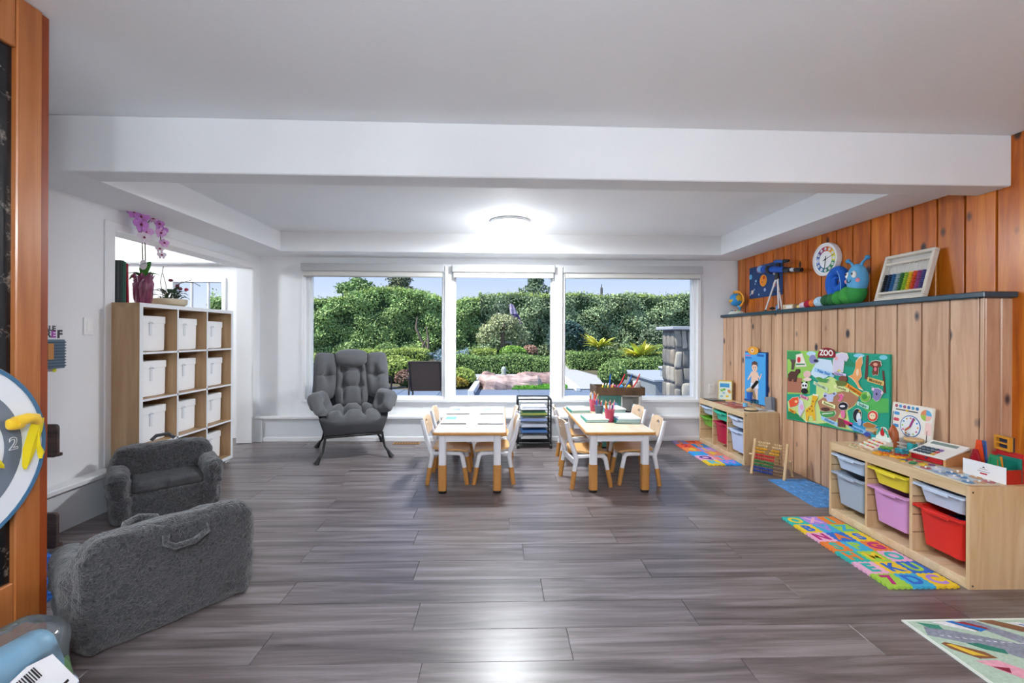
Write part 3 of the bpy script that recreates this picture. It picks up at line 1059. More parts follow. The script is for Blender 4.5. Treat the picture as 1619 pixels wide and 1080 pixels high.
PLY = mat('#d9a86a', .35, var=.06, scale=20)
PLYB = mat('#dfc3a4', .35, var=.05, scale=20)
def kid_chair():
    # local: faces +x, seat centre at origin
    t = thing('kids_chair', 'chair', 'chair', (0, 0, 0), 0, "children's chairs around the tables")
    sh = .285
    # seat panel, slightly dished
    b = MB()
    n = 8
    vs, fs = [], []
    for k, off in enumerate((0, -.016)):
        for i in range(n + 1):
            for j in range(n + 1):
                u, v = i / n * 2 - 1, j / n * 2 - 1
                ru = .155 * (1 - .1 * abs(v) ** 4)
                x = u * ru
                y = v * .15 * (1 - .1 * abs(u) ** 4)
                z = sh + off + .012 * v * v - .018 * max(0, u) ** 3 + .008 * (u < -.6)
                vs.append((x, y, z))
    m_ = (n + 1) ** 2
    for i in range(n):
        for j in range(n):
            a = i * (n + 1) + j
            fs += [(a, a + n + 1, a + n + 2, a + 1), (m_ + a, m_ + a + 1, m_ + a + n + 2, m_ + a + n + 1)]
    for i in range(n):
        for (p, q) in ((i * (n + 1), (i + 1) * (n + 1)), ((i + 1) * (n + 1) + n, i * (n + 1) + n), (i + 1, i), (n * (n + 1) + i, n * (n + 1) + i + 1)):
            fs.append((p, q, m_ + q, m_ + p))
    b.add(vs, fs).build('seat', PLY, t, smooth=True)
    # backrest: curved panel with oval cut-out
    b = MB()
    vs, fs = [], []
    N = 28
    outer, inner = [], []
    for k in range(N):
        a = 2 * PI * k / N
        ca, sa = math.cos(a), math.sin(a)
        p = 3.2
        rr = (abs(ca) ** p + abs(sa) ** p) ** (-1 / p)
        oy, oz = .145 * rr * ca, .085 * rr * sa
        if sa > .5 and abs(ca) < .4:
            oz -= .012 * (1 - abs(ca) / .4)
        outer.append((oy, oz))
        inner.append((.045 * ca, .02 * sa + .03))
    def bp_(y, z, o_):
        zz = .475 + z
        return (-.185 - (zz - .3) * .16 - .025 * (1 - (y / .145) ** 2) + o_, y, zz)
    for o_ in (0, .016):
        vs += [bp_(y, z, o_) for y, z in outer] + [bp_(y, z, o_) for y, z in inner]
    for k in range(N):
        q = (k + 1) % N
        fs += [(k, q, N + q, N + k), (2 * N + k, 3 * N + k, 3 * N + q, 2 * N + q), (k, 2 * N + k, 2 * N + q, q), (N + k, N + q, 3 * N + q, 3 * N + k)]
    b.add(vs, fs).build('backrest', PLYB, t, smooth=True)
    for s_ in (-1, 1):
        y = s_ * .165
        # rear upright + rear leg in one bent bar
        b = MB()
        path = [(-.235, y * .97, .545), (-.20, y, .40), (-.165, y, .30), (-.148, y, .25), (-.17, y * 1.03, .13)]
        for p, q in zip(path[:-1], path[1:]):
            pass
        b.tube(path, [.016, .019, .021, .021, .018], 8)
        l = b.build('leg', CHWHITE, t, smooth=True)
        MB().tube([(-.167, y * 1.03, .145), (-.188, y * 1.06, .0)], [.0215, .019], 10).build('leg_sleeve', TAN, l, smooth=True)
        b = MB()
        b.tube([(.02, y, .262), (.085, y, .262), (.105, y, .24), (.128, y * 1.03, .13)], [.016, .02, .02, .018], 8)
        l = b.build('leg', CHWHITE, t, smooth=True)
        MB().tube([(.125, y * 1.03, .145), (.15, y * 1.06, .0)], [.0215, .019], 10).build('leg_sleeve', TAN, l, smooth=True)
        B(-.165, .04, y - .014, y + .014, .25, .276).build('side_rail', CHWHITE, t, bevel=.006)
    B(-.168, -.148, -.16, .16, .19, .24).build('cross_bar', CHWHITE, t, bevel=.004)
    B(.085, .105, -.16, .16, .225, .262).build('cross_bar', CHWHITE, t, bevel=.004)
    return t
ch0 = kid_chair()
spots = [((-.42, 3.92), 0, 'white and birch kids chair on the armchair side of the white-topped table, its open end'),
         ((-.42, 4.40), 2, 'white and birch kids chair on the armchair side of the white-topped table, nearer the window'),
         ((-.065, 3.92), 180, 'white and birch kids chair on the cart side of the white-topped table, its open end'),
         ((-.06, 4.40), 178, 'white and birch kids chair on the cart side of the white-topped table, nearer the window'),
         ((.765, 3.82), 8, 'white and birch kids chair on the cart side of the book-covered table, its open end'),
         ((.79, 4.43), -3, 'white and birch kids chair on the cart side of the book-covered table, nearer the window'),
         ((1.185, 3.88), 176, 'white and birch kids chair on the pine-wall side of the book-covered table, its open end'),
         ((1.20, 4.44), 182, 'white and birch kids chair on the pine-wall side of the book-covered table, nearer the window')]
for k, ((x, y), a, lb) in enumerate(spots):
    if k == 0:
        ch0.location = (x, y, 0)
        ch0.rotation_euler = (0, 0, R(a))
        ch0['label'] = lb
    else:
        dup(ch0, (x, y, 0), R(a), lb)

# boards on the left table
for x0, x1, y0, y1, col, lb in ((-.505, -.285, 3.80, 4.11, '#5fa6dc', 'white activity board with blue picture on the white-topped table'),
                                (-.51, -.29, 4.27, 4.58, '#9aa2ac', 'white activity board with grey picture on the white-topped table'),
                                (-.185, .035, 3.79, 4.10, '#b4aeb4', 'white activity board with faint grey lines at the chair end of the table'),
                                (-.185, .035, 4.27, 4.58, '#9fb6d2', 'white activity board with pale blue lines at the window end of the table')):
    t = thing('activity_board', lb, 'board', ((x0 + x1) / 2, (y0 + y1) / 2, .5005), 0, 'boards on the white-topped table')
    a, b = (x1 - x0) / 2, (y1 - y0) / 2
    B(-a, a, -b, b, 0, .008).build('backing', mat('#7a7672', .6), t, bevel=.001)
    B(-a, a, -b, b, .008, .012).build('sheet', mat('#eceef0', .3), t)
    B(-a + .02, -a + .02 + a * .85, 0, b - .03, .012, .0128).build('picture', mat(col, .35), t)
    for k in range(3):
        B(.01, a - .02, b - .05 - k * .04, b - .043 - k * .04, .012, .0128).build('text_line', mat('#8f949c', .5), t)

# books on the right table
for x, y, rz, w_, d_, n_, lb in ((.865, 3.995, 0, .2, .27, 2, 'two teal-edged white books stacked by the red pencil cup'),
                                 (.80, 4.47, 2, .19, .26, 2, 'two teal-edged white books at the window end beside the rear red cup'),
                                 (1.13, 3.96, -3, .21, .29, 3, 'stack of three blue and teal-edged books near the table corner'),
                                 (1.14, 4.42, 3, .19, .25, 3, 'stack of three teal-edged books beside the dark pencil cup')):
    z = .5005
    for k in range(n_):
        t = thing('workbook', lb.replace('two ', 'lower ' if k == 0 else 'upper ').replace('stack of three ', ['lowest ', 'middle ', 'topmost '][k]).replace('books', 'book'), 'book',
                  (x + .003 * k, y - .004 * k, z), R(rz + k * 1.5), 'workbooks on the birch table')
        a, b = w_ / 2, d_ / 2
        cc = ['#2e8c86', '#3aa39a', '#2f86b8'][k % 3]
        B(-a, a, -b, b, 0, .003).build('back_cover', mat(cc, .4), t)
        B(-a + .004, a - .003, -b + .003, b - .003, .003, .013).build('pages', mat('#e8efe9', .7), t)
        B(-a, -a + .004, -b, b, .003, .013).build('spine', mat(cc, .4), t)
        B(-a, a, -b, b, .013, .0155).build('front_cover', mat('#f4f6f6' if k == n_ - 1 else cc, .25), t)
        z += .0158

# pencil cups
def cup(x, y, z, r, h, col, lb, pens, pl_):
    t = thing('pencil_cup', lb, 'cup', (x, y, z), 0, 'pencil cups')
    MB().lathe([(r * .72, 0), (r, h), (r * .93, h), (r * .66, .006), (.001, .006)], n=20).build('cup_body', mat(col, .5, var=.2, scale=160), t, smooth=True)
    MB().lathe([(r * .99, h - .006), (r * 1.05, h - .003), (r * 1.05, h + .003), (r * .95, h + .003)], n=20).build('rim', mat(col, .35), t, smooth=True)
    k = len(pens)
    for i, (c, nm) in enumerate(pens):
        a = 2 * PI * i / k + .4
        rb, rt = r * .42, r * .74
        hh = h * (1.45 + .35 * ((i * 37) % 10) / 10)
        p = thing('pencil', '%s pencil standing in the %s' % (nm, pl_), 'pencil', (x + rb * math.cos(a), y + rb * math.sin(a), z + .0075), 0, 'pencils in cups')
        q = Vector(((rt - rb) * math.cos(a), (rt - rb) * math.sin(a), h)) * (hh / h)
        MB().tube([(0, 0, 0), q * .88], .0045, 6).build('barrel', mat(c, .4), p)
        MB().tube([q * .88, q], [.0045, .001], 6).build('tip', mat('#e7c79c', .6), p)
PEN = [('#e2552a', 'orange'), ('#f2b21d', 'yellow'), ('#2b7bd0', 'blue'), ('#3aa24a', 'green'), ('#cf2338', 'red'), ('#7b3f9e', 'purple'), ('#23303e', 'black'), ('#e77fb0', 'pink'), ('#8ec5ee', 'pale blue')]
cup(.985, 3.905, .5005, .045, .11, '#b8405c', 'crimson mesh pencil cup at the front of the birch table', [PEN[i] for i in (2, 4, 3, 1, 0, 8, 6, 7)], 'front crimson cup')
cup(.955, 4.19, .5005, .042, .1, '#55606e', 'grey-blue mesh pencil cup between the two crimson cups', [PEN[i] for i in (8, 2, 5, 4)], 'grey-blue cup')
cup(.965, 4.46, .5005, .048, .115, '#b8485e', 'crimson mesh pencil cup at the window end of the birch table', [PEN[i] for i in (7, 0, 1, 6, 8, 4, 3)], 'window-end crimson cup')

# rolling paper cart
t = thing('paper_cart', 'black wire rolling cart with paper trays under the middle window', 'cart', (.395, 5.06, 0), 0)
BK2 = mat('#17181a', .45, metal=.2)
cx, y0, y1 = .185, -.13, .14
for s_ in (-1, 1):
    for yy in (y0, y1):
        MB().tube([(s_ * cx, yy, .05), (s_ * cx, yy, .55 if yy > 0 else .30 + .25)], .009, 8).build('post', BK2, t)
    MB().tube([(s_ * cx, y0, .55), (s_ * cx, y1, .55)], .009, 8).build('top_bar', BK2, t)
    for k in range(6):
        MB().tube([(s_ * cx, y0, .085 + k * .075), (s_ * cx, y1, .085 + k * .075)], .004, 6).build('side_wire', BK2, t)
for yy in (y0, y1):
    MB().tube([(-cx, yy, .55), (cx, yy, .55)], .009, 8).build('top_bar', BK2, t)
B(-cx, cx, y0, y1, .05, .065).build('base_tray', BK2, t, bevel=.003)
for s_ in (-1, 1):
    for yy in (y0, y1):
        w = MB().cyl((s_ * cx - .012, yy, .026), (s_ * cx + .012, yy, .026), .026, None, 16).build('caster', mat('#0e0e0f', .5), t, smooth=True)
        B(s_ * cx - .016, s_ * cx + .016, yy - .012, yy + .012, .03, .055).build('caster_fork', BK2, w)
for k in range(6):
    z = .10 + k * .065
    w = MB()
    for j in range(7):
        yy = y0 + .01 + (y1 - y0 - .02) * j / 6
        w.tube([(-cx + .004, yy, z), (cx - .004, yy, z)], .0022, 5)
    w.tube([(-cx + .004, y0, z + .004), (cx - .004, y0, z + .004)], .004, 6)
    w.build('wire_tray', BK2, t)
pap = [('#e4e2da', 'cream'), ('#1f5fae', 'blue'), ('#f3f5fb', 'white'), ('#d7ddea', 'pale grey'), ('#2c9c6c', 'green'), ('#f0f3fa', 'bright white')]
for k, (c, nm) in enumerate(pap):
    z = .104 + k * .065
    q = thing('paper_stack', '%s paper stack on the %s tray of the black cart' % (nm, ['lowest', 'second lowest', 'third', 'fourth', 'fifth', 'top'][k]), 'paper', (.395, 5.06, z), R(rnd.uniform(-2, 2)), 'papers in the cart')
    n_ = 5
    for j in range(n_):
        cc = c if j % 2 == 0 else ['#cfd4d8', '#7fb2e2', '#c9d5f0', '#4f86d8', '#e0c33c', '#dfe6f6'][k]
        B(-.15 + .004 * j, .15 - .003 * j, -.115 + .003 * j, .11, j * .0065, j * .0065 + .006).build('sheet_bundle', mat(cc, .5), q, bevel=.0012)

# painted art cabinet
t = thing('art_cabinet', 'small painted green cabinet with brown tray top and open white cubby', 'cabinet', (1.36, 5.04, 0), 0)
GRN = mat('#5f7f78', .5, var=.25, scale=9)
BRN = mat('#57402a', .5, var=.4, scale=12)
B(-.245, -.225, -.13, .17, 0, .60).build('side_panel', GRN, t)
B(.225, .245, -.13, .17, 0, .60).build('side_panel', mat('#e6e6e2', .5), t)
B(-.225, .225, .15, .17, 0, .60).build('back_panel', mat('#d9d9d6', .5), t)
B(-.225, .01, -.13, -.115, .02, .60).build('door', mat('#4f8a80', .5, var=.35, scale=7), t, bevel=.002)
B(.0, .225, -.13, -.118, .02, .33).build('drawer_front', mat('#3c4248', .5), t, bevel=.002)
B(.01, .225, -.13, .15, .33, .345).build('shelf', mat('#e2c04c', .5), t)
w = MB().box(.01, .025, -.135, .15, .345, .60).box(.21, .225, -.135, .15, .345, .60).box(.01, .225, -.135, .15, .585, .60)
w.build('cubby_frame', mat('#eceae4', .5), t)
B(-.26, .26, -.14, .17, .60, .612).build('tray_bottom', BRN, t)
w = MB().box(-.27, .265, -.155, -.14, .60, .69).box(-.27, .265, .17, .185, .60, .69).box(-.28, -.26, -.155, .185, .60, .695).box(.26, .275, -.155, .185, .60, .69)
w.build('tray_rim', BRN, t, bevel=.003)
for k, (c, p) in enumerate((('#d8ccb8', (-.13, .46)), ('#7aa4c8', (-.06, .5)), ('#b87a9a', (-.1, .38)), ('#c9b06a', (-.17, .3)))):
    MB().prism(ell(p[0], p[1], .035, .025, 9), (0, -.13, 0), (1, 0, 0), (0, 0, 1), .001).build('paint_blot', mat(c, .5), t)
t = thing('dark_cloth', 'crumpled dark cloth lying in the open white cubby', 'cloth', (1.475, 4.995, .3455))
MB().soft((0, 0, .03), (.15, .13, .06), .025, 10, .02, 18).build('cloth_fold', mat('#3a3a40', .8), t, smooth=True)
zt_ = .6125
for x, c, lc, nm in ((1.30, '#e9e6e2', '#b04a5a', 'red'), (1.385, '#dfe9f2', '#4aa0dc', 'blue'), (1.47, '#f2efe4', '#e8c52a', 'yellow')):
    t = thing('paint_pot', 'squat white paint pot with %s lid in the cabinet tray' % nm, 'paint pot', (x, 5.0, zt_), 0, 'paint pots')
    MB().lathe([(.034, 0), (.037, .07), (.03, .072), (.028, .01), (.001, .01)], n=20).build('pot_body', mat(c, .35), t, smooth=True)
    MB().lathe([(.039, .062), (.039, .082), (.012, .1), (.008, .1)], n=20).build('lid', mat(lc, .35), t, smooth=True)
t = thing('paint_jar', 'clear-white plastic jar with dark markers at the tray end', 'jar', (1.575, 5.0, zt_))
MB().lathe([(.042, 0), (.045, .14), (.042, .14), (.039, .006), (.001, .006)], n=24).build('jar_body', mat('#f0f1f2', .3), t, smooth=True)
for k, (x, c, nm) in enumerate(((1.24, '#1d5cb8', 'blue'), (1.325, '#cf2430', 'crimson'), (1.41, '#1560b0', 'deep blue'), (1.495, '#d4352c', 'red'))):
    t = thing('paint_brush', '%s handled paint brush leaning in the cabinet tray' % nm, 'brush', (x, 4.93, zt_ + .006), 0, 'paint brushes')
    tx = .09 if k else .01
    MB().tube([(0, 0, .05), (tx * .6, -.005, .13), (tx, -.01, .22)], [.007, .009, .006], 8).build('handle', mat(c, .3), t, smooth=True)
    MB().tube([(-tx * .45, .002, 0), (0, 0, .05)], [.009, .008], 8).build('bristles', mat('#e2c23a' if k % 2 else '#7fb0d8', .6), t)
for k, (x, c, nm) in enumerate(((1.145, '#e5cf2a', 'yellow'), (1.175, '#2f9a5a', 'green'), (1.205, '#e9dc4a', 'lemon'), (1.255, '#f0d030', 'golden'))):
    t = thing('paint_marker', '%s paint marker leaning in the cabinet tray corner' % nm, 'marker', (x, 4.925, zt_), 0, 'paint markers')
    MB().tube([(0, 0, .002), (.02, -.01, .10)], .009, 8).build('barrel', mat(c, .35), t)
    MB().tube([(.02, -.01, .10), (.025, -.0125, .125)], [.007, .005], 8).build('cap', mat('#f4f4f0', .4), t)

# ================================================================== TOY STORAGE UNITS
YW = (0, -1, 0)          # "right" on the pine wall as one faces it
UP = (0, 0, 1)
def unit(label, xf, xb, y0, y1):
    # local: origin at front/near corner base; x = depth, y = along wall
    t = thing('toy_storage_unit', label, 'shelf unit', (xf, y0, 0), 0)
    d, L_ = xb - xf, y1 - y0
    cw_ = (L_ - 4 * .018) / 3
    B(0, d, 0, .018, 0, .52).build('end_panel', BIRCHZ, t, bevel=.002)
    B(0, d, L_ - .018, L_, 0, .52).build('end_panel', BIRCHZ, t, bevel=.002)
    for k in (1, 2):
        yy = k * (cw_ + .018)
        B(.002, d, yy, yy + .018, .05, .465).build('divider', BIRCHZ, t)
    # top: frame board + panel
    B(0, d, .018, L_ - .018, .465, .52).build('top_board', wood('top_pine', [(.3, '#d3b184'), (.55, '#e0c59c'), (.75, '#ead7b6')], (16, 1.5, 16), .45, '#8a5a38', 0, 1.6) if 'TOPP' not in globals() else TOPP, t, bevel=.002)
    B(0, d, .018, L_ - .018, 0, .05).build('bottom_board', BIRCH, t, bevel=.002)
    B(d - .006, d, .018, L_ - .018, .05, .465).build('back_panel', BIRCHZ, t)
    for c in range(3):
        ya = .018 + c * (cw_ + .018)
        for z in (.155, .255, .36):
            for yy in (ya, ya + cw_ - .004):
                B(.004, d - .01, yy, yy + .004, z, z + .004).build('runner_groove', mat('#8b6a44', .6), t)
    for (yy, z) in ((.009, .04), (.009, .48)):
        pass
    for x, z in ((.018, .02), (.018, .49)):
        MB().cyl((x, -.001, z), (x, .004, z), .005, None, 10).build('screw', mat('#4a4038', .5), t)
    return t, cw_
TOPP = wood('top_pine', [(.3, '#d3b184'), (.55, '#e0c59c'), (.75, '#ead7b6')], (16, 1.5, 16), .45, '#8a5a38', 0, 1.6)
def bin_(label, xf, yc, w_, dep, zrim, h, col):
    t = thing('storage_bin', label, 'bin', (xf, yc, zrim - h), 0, 'plastic bins in the toy storage units')
    m = mat(col, .35)
    a, tp = w_ / 2, .012
    b = MB()
    vs = []
    def ring(x0, x1, yy, z, r):
        return [(p[0], p[1], z) for p in rrect(x0, x1, -yy, yy, r)]
    rings = [ring(.03, dep - .03, a - .035, 0, .02), ring(.012, dep - .012, a - .02, h - .012, .02), ring(.008, dep - .008, a - .016, h - .01, .02), ring(-.012, dep, a, h - .01, .015),
             ring(-.012, dep, a, h, .015), ring(.016, dep - .016, a - .024, h, .018), ring(.033, dep - .033, a - .039, .004, .018)]
    k = len(rings[0])
    fs = [tuple(range(k))[::-1]]
    for i in range(len(rings) - 1):
        for j in range(k):
            fs.append((i * k + j, i * k + (j + 1) % k, (i + 1) * k + (j + 1) % k, (i + 1) * k + j))
    fs.append(tuple((len(rings) - 1) * k + j for j in range(k)))
    for r_ in rings:
        vs += r_
    b.add(vs, fs).build('bin_body', m, t, smooth=True)
    B(-.016, -.008, -a * .5, a * .5, h - .022, h - .004).build('grip_lip', m, t, bevel=.003)
    return t
N0, N1 = 2.14, 3.08
un, cw_ = unit('pine toy storage unit with yellow, pink and red bins', 2.36, 2.752, N0, N1)
F0, F1 = 4.25, 5.22
uf, cwf = unit('pine toy storage unit with green and crimson bins under the window corner', 2.405, 2.752, F0, F1)
def col_y(y0, cwid, c):
    return y0 + .018 + c * (cwid + .018) + cwid / 2
for c, zr, h, col, lb in ((2, .448, .095, '#c3d4ea', 'shallow pale blue bin above the blue-grey one'), (2, .322, .215, '#a9b6c6', 'deep blue-grey bin beneath the shallow pale blue bin'),
                          (1, .448, .095, '#ecd93a', 'shallow yellow bin above the pink one'), (1, .33, .215, '#dc9fd6', 'deep pink bin beneath the yellow one'),
                          (0, .448, .095, '#cbdaf0', 'shallow pale bin above the deep red one'), (0, .328, .215, '#e5281f', 'deep bright red bin beneath the pale one')):
    bin_(lb, 2.36, col_y(N0, cw_, c), cw_ - .012, .37, zr, h, col)
for c, zr, h, col, lb in ((2, .448, .085, '#c9dbf2', 'shallow pale bin above the lime bin'), (2, .325, .1, '#6fb52b', 'shallow lime green bin under a pale bin'),
                          (1, .442, .09, '#2fc2a0', 'shallow teal bin above the crimson one'), (1, .325, .22, '#b8123f', 'deep crimson bin beneath the teal one'),
                          (0, .442, .095, '#cfdcf0', 'shallow white bin at the abacus end of its unit'), (0, .312, .215, '#c6d6f2', 'deep white bin at the abacus end of its unit')):
    bin_(lb, 2.405, col_y(F0, cwf, c), cwf - .012, .325, zr, h, col)
# coloured toy bricks lying in the red bin
for k, (yy, c, nm) in enumerate(((2.215, '#1f2f6a', 'navy'), (2.245, '#1f7a46', 'green'), (2.29, '#23306e', 'blue'), (2.335, '#2a2440', 'dark violet'))):
    t = thing('toy_brick', '%s toy brick in the deep red bin' % nm, 'toy brick', (2.5, yy - .01, .1275), 0, 'bricks in the red bin')
    B(-.07, .07, -.016, .016, 0, .165).build('brick_body', mat(c, .4), t, bevel=.003)
    for xx in (-.045, 0, .045):
        MB().cyl((xx, 0, .165), (xx, 0, .175), .01, None, 10).build('stud', mat(c, .4), t)

ZT = .5205
# ---- far unit top
t = thing('tablet', 'thin black tablet lying on the far toy unit', 'tablet', (2.515, 5.075, ZT), R(4))
B(-.08, .08, -.1, .1, 0, .009).build('case', mat('#15171c', .3), t, bevel=.003)
B(-.072, .072, -.09, .09, .009, .0098).build('screen', mat('#1d2a3c', .1), t)
t = thing('play_mat', 'thin red printed play sheet on the far toy unit', 'sheet', (2.545, 4.72, ZT))
B(-.1, .12, -.22, .22, 0, .002).build('sheet', mat('#b5574c', .5, var=.25, scale=9), t)
for k in range(6):
    x, y = rnd.uniform(-.07, .08), rnd.uniform(-.18, .18)
    MB().prism(ell(x, y, .025, .03, 10), (0, 0, .002), (1, 0, 0), (0, 1, 0), .0006).build('print_patch', mat(['#d9c38a', '#7b8db0', '#e3a69a'][k % 3], .5), t)
t = thing('game_box', 'yellow and white game box standing on the far toy unit', 'box', (2.668, 5.12, ZT), R(-30))
B(-.075, .075, -.045, .045, 0, .225).build('box_body', mat('#e7c02c', .4), t, bevel=.003)
B(-.068, .068, -.0475, -.045, .008, .218).build('front_print', mat('#e4efe0', .4), t)
B(-.055, .045, -.0485, -.0475, .15, .195).build('title_patch', mat('#3f9fd6', .4), t)
for k in range(7):
    x, z = rnd.uniform(-.05, .05), rnd.uniform(.03, .13)
    MB().prism(ell(x, z, .016, .014, 9), (0, -.0475, 0), (1, 0, 0), (0, 0, 1), .0008).build('print_patch', mat(['#7cba4a', '#e7c02c', '#9fc7d8', '#e5906a'][k % 4], .4), t)
for k in range(3):
    B(.075, .077, -.03, .03, .03 + .06 * k, .065 + .06 * k).build('side_print', mat('#9a7a1c', .5), t)
t = thing('toy_microscope', 'blue and cream toy microscope on the far toy unit', 'microscope', (2.535, 4.36, ZT), R(200))
CRM = mat('#d9bf95', .45)
MB().prism(ell(0, 0, .075, .055, 20), (0, 0, 0), (1, 0, 0), (0, 1, 0), .012).build('base', mat('#2a2522', .5), t)
MB().lathe([(.06, .012), (.055, .022), (.035, .034), (.01, .036)], n=20).build('base_dome', CRM, t, smooth=True)
MB().tube([(-.03, 0, .03), (-.05, 0, .08), (-.05, 0, .14), (-.02, 0, .2), (.02, 0, .225)], [.014, .014, .015, .016, .016], 10).build('arm', CRM, t, smooth=True)
B(-.03, .055, -.04, .04, .105, .118).build('stage', mat('#1d3d86', .35), t, bevel=.004)
MB().cyl((.02, 0, .118), (.02, 0, .19), .024, .03, 14).build('objective_turret', mat('#2d6bc4', .35), t, smooth=True)
MB().sph((.02, 0, .205), (.035, .03, .022), 14, 8).build('head', CRM, t, smooth=True)
MB().tube([(.005, 0, .21), (-.085, 0, .29)], [.014, .016], 12).build('eyepiece_tube', mat('#101216', .35), t, smooth=True)
for s_ in (-1, 1):
    MB().cyl((-.045, s_ * .012, .09), (-.045, s_ * .034, .09), .022, None, 16).build('focus_knob', mat('#2f7fa8', .35), t, smooth=True)
MB().cyl((.045, -.03, .04), (.045, -.03, .075), .022, None, 14).build('mirror', mat('#7fc0e8', .2), t, smooth=True)
t = thing('card_holder', 'grey card stand with folded card beside the zoo board', 'card stand', (2.70, 4.33, ZT), R(8))
B(-.03, .035, -.045, .045, 0, .004).build('foot', mat('#c9ccd2', .4), t)
B(-.03, .03, -.04, .045, .004, .012).build('card_pad', mat('#e6e8ec', .5), t)
b = MB()
b.boxc((.005, .015, .075), (.07, .006, .13), (R(-8), 0, 0))
b.build('card', mat('#c3c5cb', .4), t)
b = MB()
b.boxc((.036, -.012, .075), (.005, .06, .13), (0, 0, R(-14)))
b.build('card_flap', mat('#6f737c', .4), t)
for k, (x, y) in enumerate(((2.60, 4.42), (2.66, 4.46))):
    t = thing('paper_sheet', ['small white paper lying by the toy microscope', 'small white paper lying against the pine wall by the card stand'][k], 'paper', (x, y, ZT + .0022 * 0), R(12 * k))
    B(-.035, .035, -.045, .045, 0, .0015).build('sheet', mat('#eef1f6', .5), t)

# ---- near unit top
# calendar board leaning on the pine
t = thing('calendar_board', 'pale wooden calendar board with clock leaning on the pine wall', 'toy board', (2.715, 2.835, ZT + .002), 0)
t.rotation_euler = (0, R(5), 0)
def onb(pts, col, name, lay=0, par=None, th=.0015):
    # board plane faces -x ; coordinates: a = to the right seen from room (-y), b = up
    return MB().prism(pts, (-.0065 - lay * .0012, 0, 0), (0, -1, 0), UP, th).build(name, mat(col, .4), par or t)
B(-.0065, .0065, -.148, .148, 0, .30).build('board', mat('#e7dcc8', .45, var=.05, scale=20), t, bevel=.004)
onb(rrect(-.142, .142, .006, .294, .012), '#efeae0', 'face_sheet')
onb(ell(0, .155, .072, .072, 28), '#3e78b8', 'dial_ring', 1)
onb(ell(0, .155, .066, .066, 28), '#eef3f2', 'dial', 2)
for k in range(12):
    a = 2 * PI * k / 12
    onb(ell(.054 * math.sin(a), .155 + .054 * math.cos(a), .006, .006, 8), ['#d2548c', '#a6c84a', '#4b88c8', '#e0a03c'][k % 4], 'hour_dot', 3)
onb([(-.006, .15), (.006, .15), (.03, .21), (.018, .215)], '#a33f86', 'clock_hand', 3, th=.004)
onb([(-.035, .125), (-.03, .118), (.006, .15), (0, .158)], '#c95f2c', 'clock_hand', 3, th=.004)
for k in range(6):
    onb(ell(-.112 + k * .03, .277, .011, .011, 12), ['#b4575c', '#4a9fd8', '#a9587c', '#3f6fb8', '#4b9fc8', '#2f78b4'][k], 'month_dot', 1)
onb(rrect(-.115, .045, .250, .257, .003), '#2b2b2d', 'slider_slot', 1)
onb(ell(-.03, .2535, .008, .008, 10), '#e5b93a', 'slider_bead', 2, th=.004)
onb(rrect(-.136, -.131, .12, .235, .002), '#3c3c3f', 'slider_slot', 1)
onb(rrect(.112, .117, .05, .15, .002), '#3c3c3f', 'slider_slot', 1)
for k, c in enumerate(('#4a9bd8', '#d94a5e', '#3d8fd0')):
    onb(rrect(-.125, -.085, .215 - k * .042, .236 - k * .042, .008), c, 'word_tag', 1)
for k, (c, a0) in enumerate((('#e58b5a', 90), ('#9fc64a', 180), ('#5fb0e0', 0), ('#f2b9a8', 270))):
    onb([(.1, .245)] + [(.1 + .036 * math.cos(R(a0 + q)), .245 + .036 * math.sin(R(a0 + q))) for q in (0, 22, 45, 68, 90)], c, 'season_wedge', 1)
onb(rrect(.095, .13, .03, .05, .004), '#dc5a78', 'word_tag', 1)
onb(rrect(.1, .14, .12, .2, .006), '#f3cfc9', 'picture_patch', 1)
# balance scale
t = thing('balance_toy', 'wooden balance toy with turquoise clamps and brown cone', 'toy', (2.65, 2.885, ZT), R(3))
for s_ in (-1, 1):
    B(-.02, .02, s_ * .13 - .02, s_ * .13 + .02, 0, .065).build('clamp', mat('#2fb3bd', .4), t, bevel=.004)
    MB().lathe([(.048, .085), (.05, .092), (.048, .099)], (0, s_ * .14, 0), 22).build('pan', mat('#d9b07a', .45), t, smooth=True)
    MB().cyl((0, s_ * .14, .06), (0, s_ * .14, .086), .008, None, 10).build('pan_post', mat('#d9b07a', .45), t)
for z in (.025, .048):
    MB().tube([(0, -.13, z), (0, .13, z)], .0055, 8).build('rod', mat('#eef0f0', .35), t, smooth=True)
MB().lathe([(.03, .0), (.032, .06), (.028, .11), (.012, .15), (.001, .16)], n=20).build('cone', mat('#b05a2a', .4), t, smooth=True)
MB().sph((-.012, .05, .105), .016, 12, 8).build('ball', mat('#8e4a2c', .4), t, smooth=True)
# counting stand
t = thing('counting_stand', 'stepped white counting toy with teal arch and red fruit', 'toy', (2.53, 2.885, ZT), R(-12))
w = MB()
for k in range(4):
    w.box(-.06 + k * .026, .06, -.075, .075, k * .014, k * .014 + .016)
w.build('steps', mat('#eee6da', .45), t, bevel=.002)
for r_ in range(3):
    for c in range(5):
        MB().sph((-.047 + r_ * .026, -.056 + c * .028, .018 + r_ * .014), (.008, .009, .006), 10, 6).build('counter', mat(['#d94a4a', '#e8b24a', '#d9607c', '#9cc46a', '#e57f4a'][(c + r_ * 2) % 5], .4), t, smooth=True)
MB().prism([(-.075, .05)] + [(-.04 + .0 * k, .085) for k in (0,)] + [(.04 * math.cos(R(180 - q)), .085 + .04 * math.sin(R(180 - q))) for q in range(0, 181, 20)] + [(.075, .05), (.075, 0), (-.075, 0)],
          (.052, 0, .02), YW, UP, .01).build('arch_back', mat('#e9efe6', .45), t)
